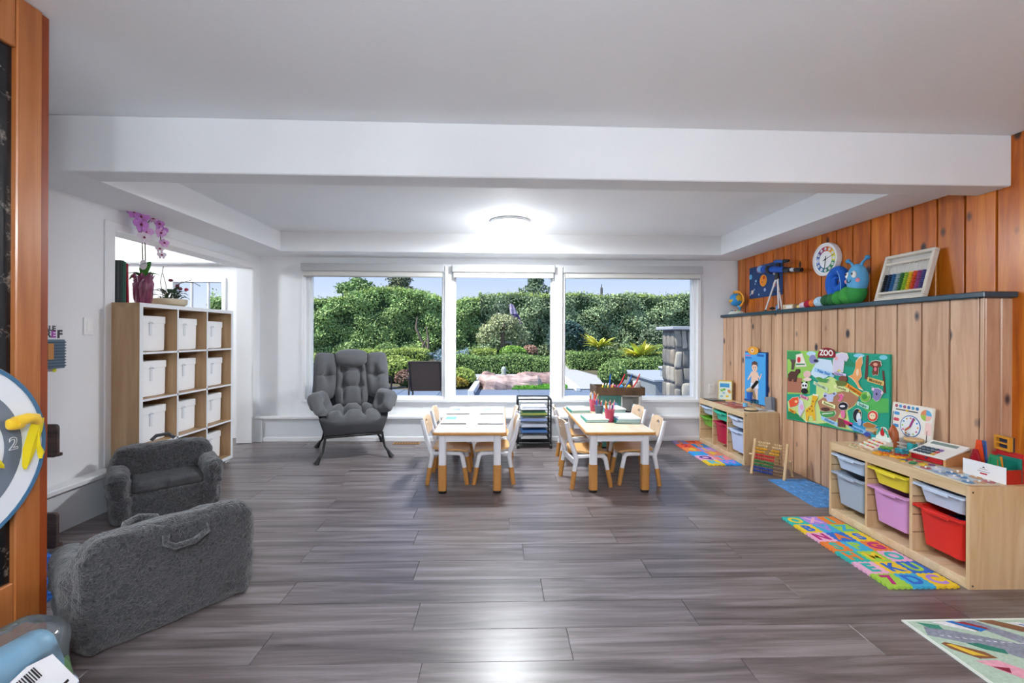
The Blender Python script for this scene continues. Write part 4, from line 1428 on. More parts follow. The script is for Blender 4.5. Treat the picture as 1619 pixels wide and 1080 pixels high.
for k in range(7):
    a = R(160 - k * 23)
    x, z = .058 * math.cos(a), .062 + .046 * math.sin(a)
    MB().prism(ell(x, z, .009, .014, 10), (.0415, 0, .02), YW, UP, .002).build('leaf_petal', mat('#39b09a', .4), t)
MB().prism([(0, .122), (.012, .1), (.018, .085), (.012, .068), (0, .064), (-.012, .068), (-.018, .085), (-.012, .1)], (.0415, 0, .02), YW, UP, .006).build('red_fruit', mat('#d2222c', .3), t, bevel=.002)
# flower blocks
def flower(r, n=5):
    return [((r * (.78 + .22 * math.cos(n * a))) * math.cos(a), (r * (.78 + .22 * math.cos(n * a))) * math.sin(a)) for a in [2 * PI * k / 40 for k in range(40)]]
for x, y, z, c, nm in ((2.43, 2.735, 0, '#e8a21c', 'amber'), (2.475, 2.66, 0, '#eda92a', 'golden'), (2.54, 2.70, 0, '#e9a422', 'deep yellow'), (2.45, 2.72, .013, '#e2702a', 'orange'),
                      (2.505, 2.675, .013, '#c8262c', 'red'), (2.445, 2.72, .026, '#2f86a8', 'blue-teal'), (2.50, 2.665, .026, '#2b7f8c', 'teal'), (2.55, 2.69, .013, '#ddc22c', 'lemon'),
                      (2.46, 2.725, .039, '#5aa63c', 'green'), (2.515, 2.68, .039, '#2c92a0', 'turquoise'), (2.553, 2.685, .026, '#4a9a48', 'leaf green')):
    t = thing('flower_block', '%s flower-shaped block in the pile beside the counting toy' % nm, 'toy block', (x, y, ZT + z), R(rnd.uniform(0, 60)), 'flower-shaped blocks')
    MB().prism(flower(.036 if z > 0 else .043), (0, 0, 0), (1, 0, 0), (0, 1, 0), .0125).build('flower_slab', mat(c, .45), t, bevel=.0015)
    MB().cyl((0, 0, .0125), (0, 0, .0128), .008, None, 10).build('centre_mark', mat('#f3e3b0', .5), t)
# wooden coins
for k, (x, y) in enumerate(((2.42, 2.95), (2.455, 2.985), (2.48, 2.93), (2.44, 2.885), (2.50, 2.975), (2.42, 2.845), (2.475, 2.86), (2.40, 2.90))):
    t = thing('wooden_disc', 'pale wooden disc with %s picture near the unit end' % ['green', 'red', 'orange', 'pink', 'blue', 'brown', 'yellow', 'teal'][k], 'toy disc', (x, y, ZT), R(k * 40), 'wooden picture discs')
    MB().cyl((0, 0, 0), (0, 0, .006), .017, None, 16).build('disc', mat('#e4cda6', .5), t)
    MB().cyl((0, 0, .006), (0, 0, .0066), .010, None, 8).build('picture', mat(['#5c9a4a', '#c8443c', '#e08a3a', '#d57a9c', '#4a86c4', '#8a5a3a', '#e3c03a', '#3aa098'][k], .5), t)
# toy cash register
t = thing('toy_cash_register', 'wooden toy cash register with white keypad top and red drawer', 'toy', (2.645, 2.575, ZT), R(8))
# local: front = -x
prof = [(-.085, 0), (.085, 0), (.085, .075), (.03, .075), (-.085, .042)]
for yy in (-.1, .088):
    MB().prism([(a, b) for a, b in prof], (0, yy + .012, 0), (1, 0, 0), UP, .012).build('side_panel', mat('#cf9a64', .45, var=.08, scale=14), t)
w = MB()
w.hexa([(-.085, -.1, .037), (.03, -.1, .072), (.03, .1, .072), (-.085, .1, .037), (-.087, -.1, .045), (.03, -.1, .08), (.03, .1, .08), (-.087, .1, .045)])
w.hexa([(.03, -.1, .072), (.085, -.1, .09), (.085, .1, .09), (.03, .1, .072), (.03, -.1, .08), (.088, -.1, .105), (.088, .1, .105), (.03, .1, .08)])
w.build('top_panel', mat('#f1f1ec', .35), t)
B(-.088, -.083, -.086, .086, .006, .034).build('drawer', mat('#b3161f', .35), t, bevel=.002)
MB().sph((-.09, 0, .026), .006, 8, 6).build('drawer_knob', mat('#22356a', .4), t)
nn = Vector((-.3, 0, .95)).normalized()
for r_ in range(3):
    for c in range(5):
        x = -.068 + r_ * .03
        z = .045 + (x + .087) * .2991 + .0005
        w = MB()
        w.boxc((x, .075 - c * .024, z + .002), (.022, .018, .004), (0, R(-16.7), 0))
        w.build('key', mat('#27475c' if c < 4 else ['#d8a03a', '#c84a4a', '#7a5aa0'][r_], .4), t)
w = MB()
w.boxc((.062, .012, .0945), (.026, .14, .003), (0, R(-23.3), 0))
w.build('display', mat('#7f918c', .3), t)
# scattered colour tiles
for k, (x, y, c, nm) in enumerate(((2.43, 2.58, '#dcb92a', 'yellow'), (2.46, 2.60, '#27698c', 'blue'), (2.50, 2.61, '#c82f3c', 'red'), (2.47, 2.55, '#2f8a4c', 'green'), (2.52, 2.565, '#b63a50', 'rose'),
                                  (2.50, 2.52, '#e0c22f', 'gold'), (2.53, 2.50, '#7a4a8c', 'violet'), (2.44, 2.53, '#1f7a50', 'dark green'), (2.47, 2.50, '#e6cf3a', 'lemon'))):
    t = thing('pattern_tile', 'flat %s pattern tile beside the toy cash register' % nm, 'toy tile', (x, y, ZT), R(k * 33), 'pattern tiles')
    MB().prism(ell(0, 0, .018, .018, 6 if k % 2 else 4), (0, 0, 0), (1, 0, 0), (0, 1, 0), .006).build('tile', mat(c, .4), t, bevel=.001)
# peg puzzle
t = thing('peg_puzzle', 'flat picture peg puzzle at the open end of the near unit', 'puzzle', (2.455, 2.315, ZT), R(-2))
B(-.085, .085, -.165, .14, 0, .009).build('puzzle_board', mat('#dccdb2', .5), t, bevel=.002)
B(-.079, .079, -.158, .133, .009, .0096).build('puzzle_print', mat('#a9c4d6', .4, var=.25, scale=18), t)
for k in range(11):
    x, y = -.055 + .055 * (k % 3) + rnd.uniform(-.008, .008), -.135 + .075 * (k // 3) + rnd.uniform(-.01, .01)
    q = MB().prism(ell(x, y, rnd.uniform(.02, .027), rnd.uniform(.022, .032), 7, k), (0, 0, .0096), (1, 0, 0), (0, 1, 0), .003).build('puzzle_piece',
        mat(['#4a86b8', '#c9a27a', '#b85a5c', '#d9dce6', '#3f78b4', '#c48a4a', '#8fa8c8'][k % 7], .45), t)
    MB().cyl((x, y, .0126), (x, y, .022), .0045, None, 8).build('peg', mat('#f2f2f0', .3), q)
# red box of magnetic tiles
t = thing('tile_box', 'open red cardboard box with white front full of translucent tiles', 'box', (2.655, 2.265, ZT), R(4))
RED = mat('#b62a20', .4)
B(-.085, .085, -.095, .095, 0, .004).build('box_bottom', RED, t)
B(-.088, -.085, -.098, .098, 0, .085).build('front_panel', mat('#f1f1f3', .4), t)
B(-.085, .085, -.098, -.094, 0, .072).build('side_panel', RED, t)
B(-.085, .085, .094, .098, 0, .072).build('side_panel', RED, t)
B(.082, .086, -.098, .098, 0, .085).build('back_panel', RED, t)
MB().prism([(-.006, .056), (.006, .056), (.002, .064), (-.002, .064)], (-.088, 0, 0), YW, UP, .0006).build('printed_mark', mat('#55504c', .5), t)
for z, ww, c in ((.048, .018, '#a88'), (.036, .028, '#999999'), (.022, .016, '#c03038')):
    MB().prism(rrect(-ww, ww, z, z + (.003 if ww != .016 else .008), .001), (-.088, 0, 0), YW, UP, .0006).build('printed_mark', mat(c if len(c) > 4 else '#aa8888', .5), t)
def mtile(label, pts, x, y, z, col, rz=0, th=.006, tilt=(0, 0)):
    t = thing('magnetic_tile', label, 'toy tile', (x, y, z), 0, 'magnetic building tiles')
    t.rotation_euler = (R(tilt[0]), R(tilt[1]), R(rz))
    pts = [(a * 1.05, b * 1.22) for a, b in pts]
    cx = sum(p[0] for p in pts) / len(pts)
    cy = sum(p[1] for p in pts) / len(pts)
    inn = [(cx + (a - cx) * .72, cy + (b - cy) * .72) for a, b in pts]
    w = MB()
    k = len(pts)
    f = [Vector((0, -a, b)) for a, b in pts]
    g = [Vector((0, -a, b)) for a, b in inn]
    e_ = Vector((-th, 0, 0))
    vs = f + g + [p + e_ for p in f] + [p + e_ for p in g]
    fs = []
    for i in range(k):
        j = (i + 1) % k
        fs += [(i, j, k + j, k + i), (2 * k + i, 3 * k + i, 3 * k + j, 2 * k + j), (i, 2 * k + i, 2 * k + j, j), (k + i, k + j, 3 * k + j, 3 * k + i)]
    w.add(vs, fs).build('tile_frame', mat(col, .3), t)
    MB().prism(inn, (-th * .35, 0, 0), YW, UP, th * .3).build('tile_pane', mat(col, .1, spec=.8), t)
sq = lambda s_: [(-s_, 0), (s_, 0), (s_, 2 * s_), (-s_, 2 * s_)]
tri = lambda s_, h: [(-s_, 0), (s_, 0), (.01, h), (-.01, h)]
zt2 = ZT + .0045
mtile('orange-red tall pointed tile in the red box', tri(.032, .15), 2.63, 2.335, zt2, '#dd4a1f', 10)
mtile('blue tall pointed tile behind the orange-red one', tri(.03, .148), 2.65, 2.325, zt2, '#2f62b0', -20)
mtile('dark red pointed tile low in the red box', tri(.045, .11), 2.60, 2.325, zt2, '#a01828', 5)
mtile('green slanted tile at the front of the red box', [(-.05, 0), (.05, 0), (.03, .105), (-.02, .105)], 2.60, 2.235, zt2, '#1f8a5c', -8)
mtile('amber narrow tile beside the green slanted one', [(-.012, 0), (.014, 0), (.0, .105), (-.022, .105)], 2.595, 2.195, zt2, '#c8801c', -8)
mtile('red square tile standing at the back of the red box', sq(.05), 2.715, 2.29, zt2, '#b8241f', 0)
mtile('dark green square tile at the back of the red box', sq(.045), 2.70, 2.215, zt2, '#1d5a44', 4)
mtile('red square tile near the open end of the red box', sq(.06), 2.68, 2.232, zt2, '#c8282a', -2)
mtile('teal square tile in the middle of the red box', sq(.05), 2.665, 2.22, zt2, '#1f7a68', 3)
t = thing('magnetic_window_block', 'amber square window tile with bars on top of the red tiles', 'toy tile', (2.67, 2.255, zt2 + .1475), R(-12))
w = MB()
for a in ((-.045, .045, 0, .012), (-.045, .045, .063, .075), (-.045, -.033, .012, .063), (.033, .045, .012, .063), (-.033, .033, .034, .041)):
    w.box(-.008, .008, a[0], a[1], a[2], a[3])
w.build('tile_frame', mat('#d8922a', .3), t)
B(.008, .016, -.045, .045, 0, .075).build('backing_tile', mat('#1f2f4c', .3), t)

# ================================================================== FLOOR ABACUS
t = thing('bead_abacus', 'wooden standing abacus with coloured beads on the floor', 'abacus', (2.475, 3.945, 0), R(-51))
ab_w, ab_h, ln = .27, .31, .07
for s_ in (-1, 1):
    x = s_ * ab_w / 2
    MB().hexa([(x - .011, -.011 - ln, 0), (x + .011, -.011 - ln, 0), (x + .011, .011 - ln, 0), (x - .011, .011 - ln, 0),
               (x - .011, -.011 + ln * .3, ab_h), (x + .011, -.011 + ln * .3, ab_h), (x + .011, .011 + ln * .3, ab_h), (x - .011, .011 + ln * .3, ab_h)]).build('post', BIRCHZ, t, bevel=.003)
    MB().hexa([(x * 1.1 - .008, .09, 0), (x * 1.1 + .008, .09, 0), (x * 1.1 + .008, .108, 0), (x * 1.1 - .008, .108, 0),
               (x * 1.1 - .008, 0, .17), (x * 1.1 + .008, 0, .17), (x * 1.1 + .008, .014, .17), (x * 1.1 - .008, .014, .17)]).build('brace', BIRCHZ, t)
    MB().cyl((x, -.01, .165), (x + s_ * .04, -.01, .165), .009, None, 10).build('peg', BIRCHZ, t)
bcol = ['#1c3f9a', '#1c3f9a', '#2a7a44', '#2a7a44', '#c4222a', '#c4222a', '#e6a915', '#e6a915', '#dcbf8e', '#dcbf8e']
bm_cache = {}
for k in range(10):
    z = .035 + k * .0275
    yy = -ln + (z / ab_h) * ln * 1.3
    MB().tube([(-ab_w / 2, yy, z), (ab_w / 2, yy, z)], .0022, 6).build('rod', mat('#b8925c', .4), t)
    for j in range(10):
        x = -ab_w / 2 + .02 + j * .0165
        if k >= 6 and j > 4 + (k % 2):
            x += .035
        if k >= 8:
            x += .02
        if bcol[k] not in bm_cache:
            o = MB().sph((0, 0, 0), (.0082, .0115, .0115), 10, 6).build('bead', mat(bcol[k], .35), t, smooth=True)
            bm_cache[bcol[k]] = o.data
        else:
            o = bpy.data.objects.new('bead', bm_cache[bcol[k]])
            C.objects.link(o)
            o.parent = t
        o.location = (x, yy, z)

# ================================================================== FOAM MATS AND RUGS
def tile_poly(s_, n=4, am=.006):
    pts = []
    def edge(p0, p1, nx, ny):
        for k in range(n * 2):
            f0, f1 = k / (2 * n), (k + 1) / (2 * n)
            o_ = am if k % 2 else 0
            for f in (f0 + .012, f1 - .012):
                pts.append((p0[0] + (p1[0] - p0[0]) * f + nx * o_, p0[1] + (p1[1] - p0[1]) * f + ny * o_))
    # +x and +y edges carry teeth outwards; opposite edges are cut inwards so that neighbours interlock
    edge((0, 0), (s_, 0), 0, 1)
    edge((s_, 0), (s_, s_), 1, 0)
    edge((s_, s_), (0, s_), 0, 1) if False else None
    seg = []
    for k in range(n * 2):
        f0, f1 = k / (2 * n), (k + 1) / (2 * n)
        o_ = am if k % 2 else 0
        for f in (f0 + .012, f1 - .012):
            seg.append((s_ * f, s_ + o_))
    pts.extend(seg[::-1])
    seg = []
    for k in range(n * 2):
        f0, f1 = k / (2 * n), (k + 1) / (2 * n)
        o_ = am if k % 2 else 0
        for f in (f0 + .012, f1 - .012):
            seg.append((o_, s_ * f))
    pts.extend(seg[::-1])
    return pts
def foam_mat(label, x0, y0, s_, grid, rot=0):
    t = thing('foam_puzzle_mat', label, 'mat', (x0, y0, 0), R(rot))
    base = None
    for r_, row in enumerate(grid):
        for c, cell in enumerate(row):
            tc_, ch, lc = cell
            if base is None:
                o = MB().prism(tile_poly(s_ - .0008), (0, 0, 0), (1, 0, 0), (0, 1, 0), .012).build('foam_tile', mat(tc_, .75), t)
                base = o.data
            else:
                o = bpy.data.objects.new('foam_tile', base)
                C.objects.link(o)
                o.parent = t
            setmat(o, mat(tc_, .75))
            o.location = (c * s_, r_ * s_, 0)
            text(ch, s_ * .92, mat(lc, .75), o, axes((s_ / 2, s_ / 2, .0128), (1, 0, 0), (0, 1, 0)), 'foam_letter', .001, bold=.035)
    return t
TQ, YE, PK, ORG, LM, CY, BL, PU, MG = '#2fbdb4', '#f2cf2c', '#f0b6d4', '#ee8434', '#a6d64a', '#3fb4dc', '#2f6fd0', '#b48ae0', '#c01f7c'
foam_mat('foam alphabet puzzle mat before the near toy unit', 1.965, 2.155, .1215, [
    [(LM, '7', MG), (CY, 'D', BL), (YE, 'C', PU)], [(PK, 'E', TQ), (YE, 'K', BL), (BL, 'U', LM)], [(TQ, 'H', ORG), (LM, 'M', YE), (PK, 'O', TQ)],
    [(ORG, 'S', TQ), (CY, 'P', LM), (ORG, 'G', MG)], [(PK, 'N', MG), (BL, 'A', ORG), (YE, 'S', BL)], [(YE, 'B', BL), (CY, 'V', PU), (LM, 'Z', CY)],
    [(TQ, 'O', YE), (PU, 'X', PK), (ORG, 'I', TQ)]])
foam_mat('foam puzzle mat beside the far toy unit', 2.055, 4.245, .163, [
    [(YE, 'R', CY), ('#2f9cf0', 'W', PU)], [(PK, 'Q', '#5a2a8a'), ('#f08a8a', 'T', CY)], [('#2fa4f2', 'A', CY), ('#e58a70', 'F', YE)],
    [('#f58a4a', '4', YE), (PU, 'L', YE)], [('#ee5a30', '2', '#c01f30'), ('#2f86c0', '5', ORG)], [('#a090c8', 'J', ORG), ('#ee6a2a', 'Y', '#d03a2a')]], 0)

t = thing('blue_floor_mat', 'blue speckled thin floor mat by the near toy unit', 'mat', (2.46, 3.50, 0), 0)
b = MB()
b.prism([(-.1, -.30), (.285, -.30), (.285, .13), (.26, .335), (-.08, .33), (-.11, -.26)], (0, 0, 0), (1, 0, 0), (0, 1, 0), .004)
b.build('mat_sheet', mat('#4f8fd0', .7, var=.3, scale=22), t)
for k in range(60):
    x, y = rnd.uniform(-.09, .27), rnd.uniform(-.28, .3)
    a = rnd.uniform(0, PI)
    l = rnd.uniform(.008, .016)
    c_, s_ = math.cos(a), math.sin(a)
    MB().prism([(x - c_ * l, y - s_ * l), (x + s_ * .003, y - c_ * .003), (x + c_ * l, y + s_ * l), (x - s_ * .003, y + c_ * .003)], (0, 0, .004), (1, 0, 0), (0, 1, 0), .0005).build('fleck', mat('#a9cdf0', .7), t)

# road play rug: local origin at its far left corner, x to the right, y away
t = thing('road_play_rug', 'printed road play rug with white border at the room edge', 'rug', (1.80, 1.915, 0), R(0))
B(0, 1.1, -1.5, 0, 0, .006).build('rug_body', mat('#e8f0e6', .9), t)
def rp_(pts, col, nm, lay=1, var=.12):
    if lay > 1:
        pts = [(a * .74 + .004, b * 1.02) for a, b in pts]
    return MB().prism(pts, (0, 0, .006 + (lay - 1) * .0004), (1, 0, 0), (0, 1, 0), .0004).build(nm, mat(col, .95, var=var, scale=90), t)
rp_([(.012, -1.49), (1.09, -1.49), (1.09, -.012), (.012, -.012)], '#b9d2bd', 'rug_ground')
rp_([(.07, -.045), (.2, -.075), (.33, -.115), (.47, -.16), (.62, -.14), (1.09, -.11), (1.09, -.2), (.72, -.23), (.58, -.30), (.6, -.5), (.66, -1.4), (.5, -1.4), (.46, -.5), (.4, -.27), (.3, -.2), (.18, -.15), (.02, -.10)], '#8f95a4', 'road_print', 2, .25)
rp_([(.33, -.012), (.42, -.012), (.6, -.15), (.5, -.17)], '#9298a8', 'road_print', 2, .25)
rp_([(.06, -.02), (.17, -.04), (.16, -.068), (.09, -.058)], '#3f8f78', 'tree_print', 3)
rp_([(.15, -.018), (.24, -.016), (.36, -.075), (.33, -.085), (.2, -.04)], '#eef1f4', 'aircraft_print', 3)
rp_([(.24, -.016), (.29, -.014), (.42, -.07), (.36, -.085)], '#2f7fd0', 'building_print', 3)
rp_([(.29, -.022), (.35, -.022), (.43, -.06), (.43, -.075)], '#9c3038', 'building_print', 4)
rp_([(.44, -.012), (.54, -.012), (.7, -.08), (.6, -.09)], '#8b6244', 'field_print', 3)
rp_([(.6, -.03), (.68, -.03), (.75, -.07), (.68, -.07)], '#eef1f4', 'aircraft_print', 3)
rp_([(.64, -.04), (.68, -.045), (.7, -.06)], '#2f6fb4', 'aircraft_print', 4)
rp_([(.03, -.15), (.06, -.142), (.2, -.2), (.22, -.235), (.12, -.235), (.04, -.18)], '#8a5a38', 'pond_print', 3)
rp_([(.05, -.155), (.08, -.155), (.13, -.19), (.185, -.225), (.11, -.215)], '#e6c23c', 'pond_print', 4)
rp_([(.17, -.15), (.24, -.152), (.33, -.19), (.31, -.215), (.22, -.185)], '#2f8570', 'tree_print', 3)
rp_([(.08, -.245), (.2, -.245), (.33, -.34), (.2, -.345)], '#eaa8bc', 'building_print', 3)
rp_([(.12, -.275), (.2, -.285), (.17, -.31)], '#8c1f38', 'building_print', 4)
rp_([(.46, -.22), (.5, -.215), (.75, -.28), (.9, -.36), (.6, -.36), (.48, -.27)], '#2f7cc4', 'lake_print', 3)
rp_([(.52, -.24), (.6, -.245), (.8, -.3), (.62, -.29)], '#e8eef4', 'boat_print', 4)
rp_([(.25, -.36), (.34, -.355), (.4, -.42), (.3, -.43)], '#8a5638', 'field_print', 3)
rp_([(.34, -.36), (.4, -.355), (.44, -.39), (.38, -.40)], '#e3bc30', 'field_print', 3)
for k in range(26):
    f = k / 25
    x, y = (.09 + .9 * f, -.1 - .055 * math.sin(f * 3)) if k < 13 else (.55 + .002 * k, -.2 - .06 * (k - 12))
    rp_([(x, y), (x + .016, y - .004), (x + .016, y - .008), (x, y - .004)], '#e6e8ee', 'road_dash', 3, 0)

rr_ = random.Random(3)
for k in range(26):
    x, y = .1 + .17 * (k % 6) * 1.15 + rr_.uniform(-.03, .03), -.50 - .2 * (k // 6) + rr_.uniform(-.03, .03)
    if .58 < x < .92:
        continue
    w_, h_ = rr_.uniform(.04, .07), rr_.uniform(.03, .055)
    c_ = ['#3f8f78', '#2f7fd0', '#eaa8bc', '#e3bc30', '#8a5638', '#9c3038', '#eef1f4'][k % 7]
    rp_([(x - w_, y - h_), (x + w_, y - h_), (x + w_ * .8, y + h_), (x, y + h_ * 1.5), (x - w_ * .8, y + h_)], c_, 'building_print' if k % 2 else 'tree_print', 3)

# ================================================================== ON THE PINE WALL
# felt zoo board: outlines in metres from the board's window-side lower corner
ZOO_PRINT = [('lawn_print', '#9ccf5e', [(-0.001, 0.645), (0.421, 0.656), (0.389, 0.534), (0.308, 0.462), (0.309, 0.272), (0.011, 0.232)]), ('path_print', '#cfe38c', [(0.012, 0.161), (0.39, 0.283), (0.39, 0.38), (0.562, 0.453), (0.739, 0.374), (0.847, 0.344), (0.812, 0.253), (0.73, 0.195), (0.759, 0.083), (0.959, 0.034), (0.777, 0.014), (0.436, 0.016), (0.215, -0.004), (0.033, 0.04)]), ('enclosure_print', '#b0725a', [(0.001, 0.392), (0.212, 0.403), (0.2, 0.266), (0.005, 0.249)]), ('pond_print', '#d3e6f6', [(0.314, 0.451), (0.411, 0.592), (0.561, 0.585), (0.597, 0.487), (0.434, 0.401)]), ('plaza_print', '#b5805f', [(0.407, 0.22), (0.521, 0.3), (0.739, 0.359), (0.847, 0.315), (0.794, 0.243), (0.663, 0.169), (0.605, 0.074), (0.48, 0.065)]), ('lake_print', '#3a9fd0', [(0.74, 0.079), (0.848, 0.151), (0.966, 0.139), (1.084, 0.11), (1.069, 0.067), (0.926, 0.034), (0.795, 0.032)]), ('meadow_print', '#58b95c', [(0.865, 0.325), (1.105, 0.345), (1.106, 0.247), (0.933, 0.209), (0.856, 0.26)]), ('bush_print', '#2f9a58', [(0.403, 0.022), (0.522, 0.058), (0.645, 0.037), (0.759, 0.013), (0.605, 0.005), (0.436, 0.004)]), ('bush_print', '#1f8a56', [(0.015, 0.072), (0.151, 0.07), (0.257, 0.013), (0.02, -0.012)]), ('trunk_print', '#5a4b48', [(0.03, 0.581), (0.161, 0.579), (0.116, 0.533), (0.103, 0.471), (0.064, 0.468), (0.07, 0.53)]), ('canopy_print', '#3f9a5a', [(0.005, 0.64), (0.185, 0.644), (0.229, 0.6), (0.122, 0.564), (0.009, 0.562)]), ('trunk_print', '#6b4038', [(0.91, 0.64), (0.932, 0.641), (0.923, 0.462), (0.896, 0.463)]), ('trunk_print', '#6b4038', [(1.048, 0.539), (1.063, 0.54), (1.08, 0.382), (1.06, 0.382)]), ('canopy_print', '#2a8f64', [(0.69, 0.558), (0.756, 0.603), (0.815, 0.554), (0.747, 0.545)]), ('cloud_print', '#bfe2f4', [(0.388, 0.632), (0.382, 0.64), (0.366, 0.647), (0.343, 0.65), (0.317, 0.649), (0.294, 0.644), (0.277, 0.636), (0.271, 0.627), (0.277, 0.618), (0.294, 0.611), (0.318, 0.608), (0.344, 0.61), (0.367, 0.615), (0.382, 0.623)]), ('cloud_print', '#8fd0e8', [(0.897, 0.639), (0.892, 0.645), (0.878, 0.65), (0.857, 0.652), (0.834, 0.651), (0.812, 0.647), (0.798, 0.641), (0.792, 0.634), (0.798, 0.627), (0.813, 0.623), (0.834, 0.621), (0.857, 0.622), (0.878, 0.626), (0.892, 0.632)]), ('cloud_print', '#7fcfe0', [(1.093, 0.635), (1.089, 0.642), (1.08, 0.647), (1.066, 0.65), (1.051, 0.649), (1.037, 0.645), (1.027, 0.639), (1.024, 0.631), (1.027, 0.624), (1.037, 0.619), (1.051, 0.616), (1.066, 0.617), (1.08, 0.621), (1.09, 0.627)])]
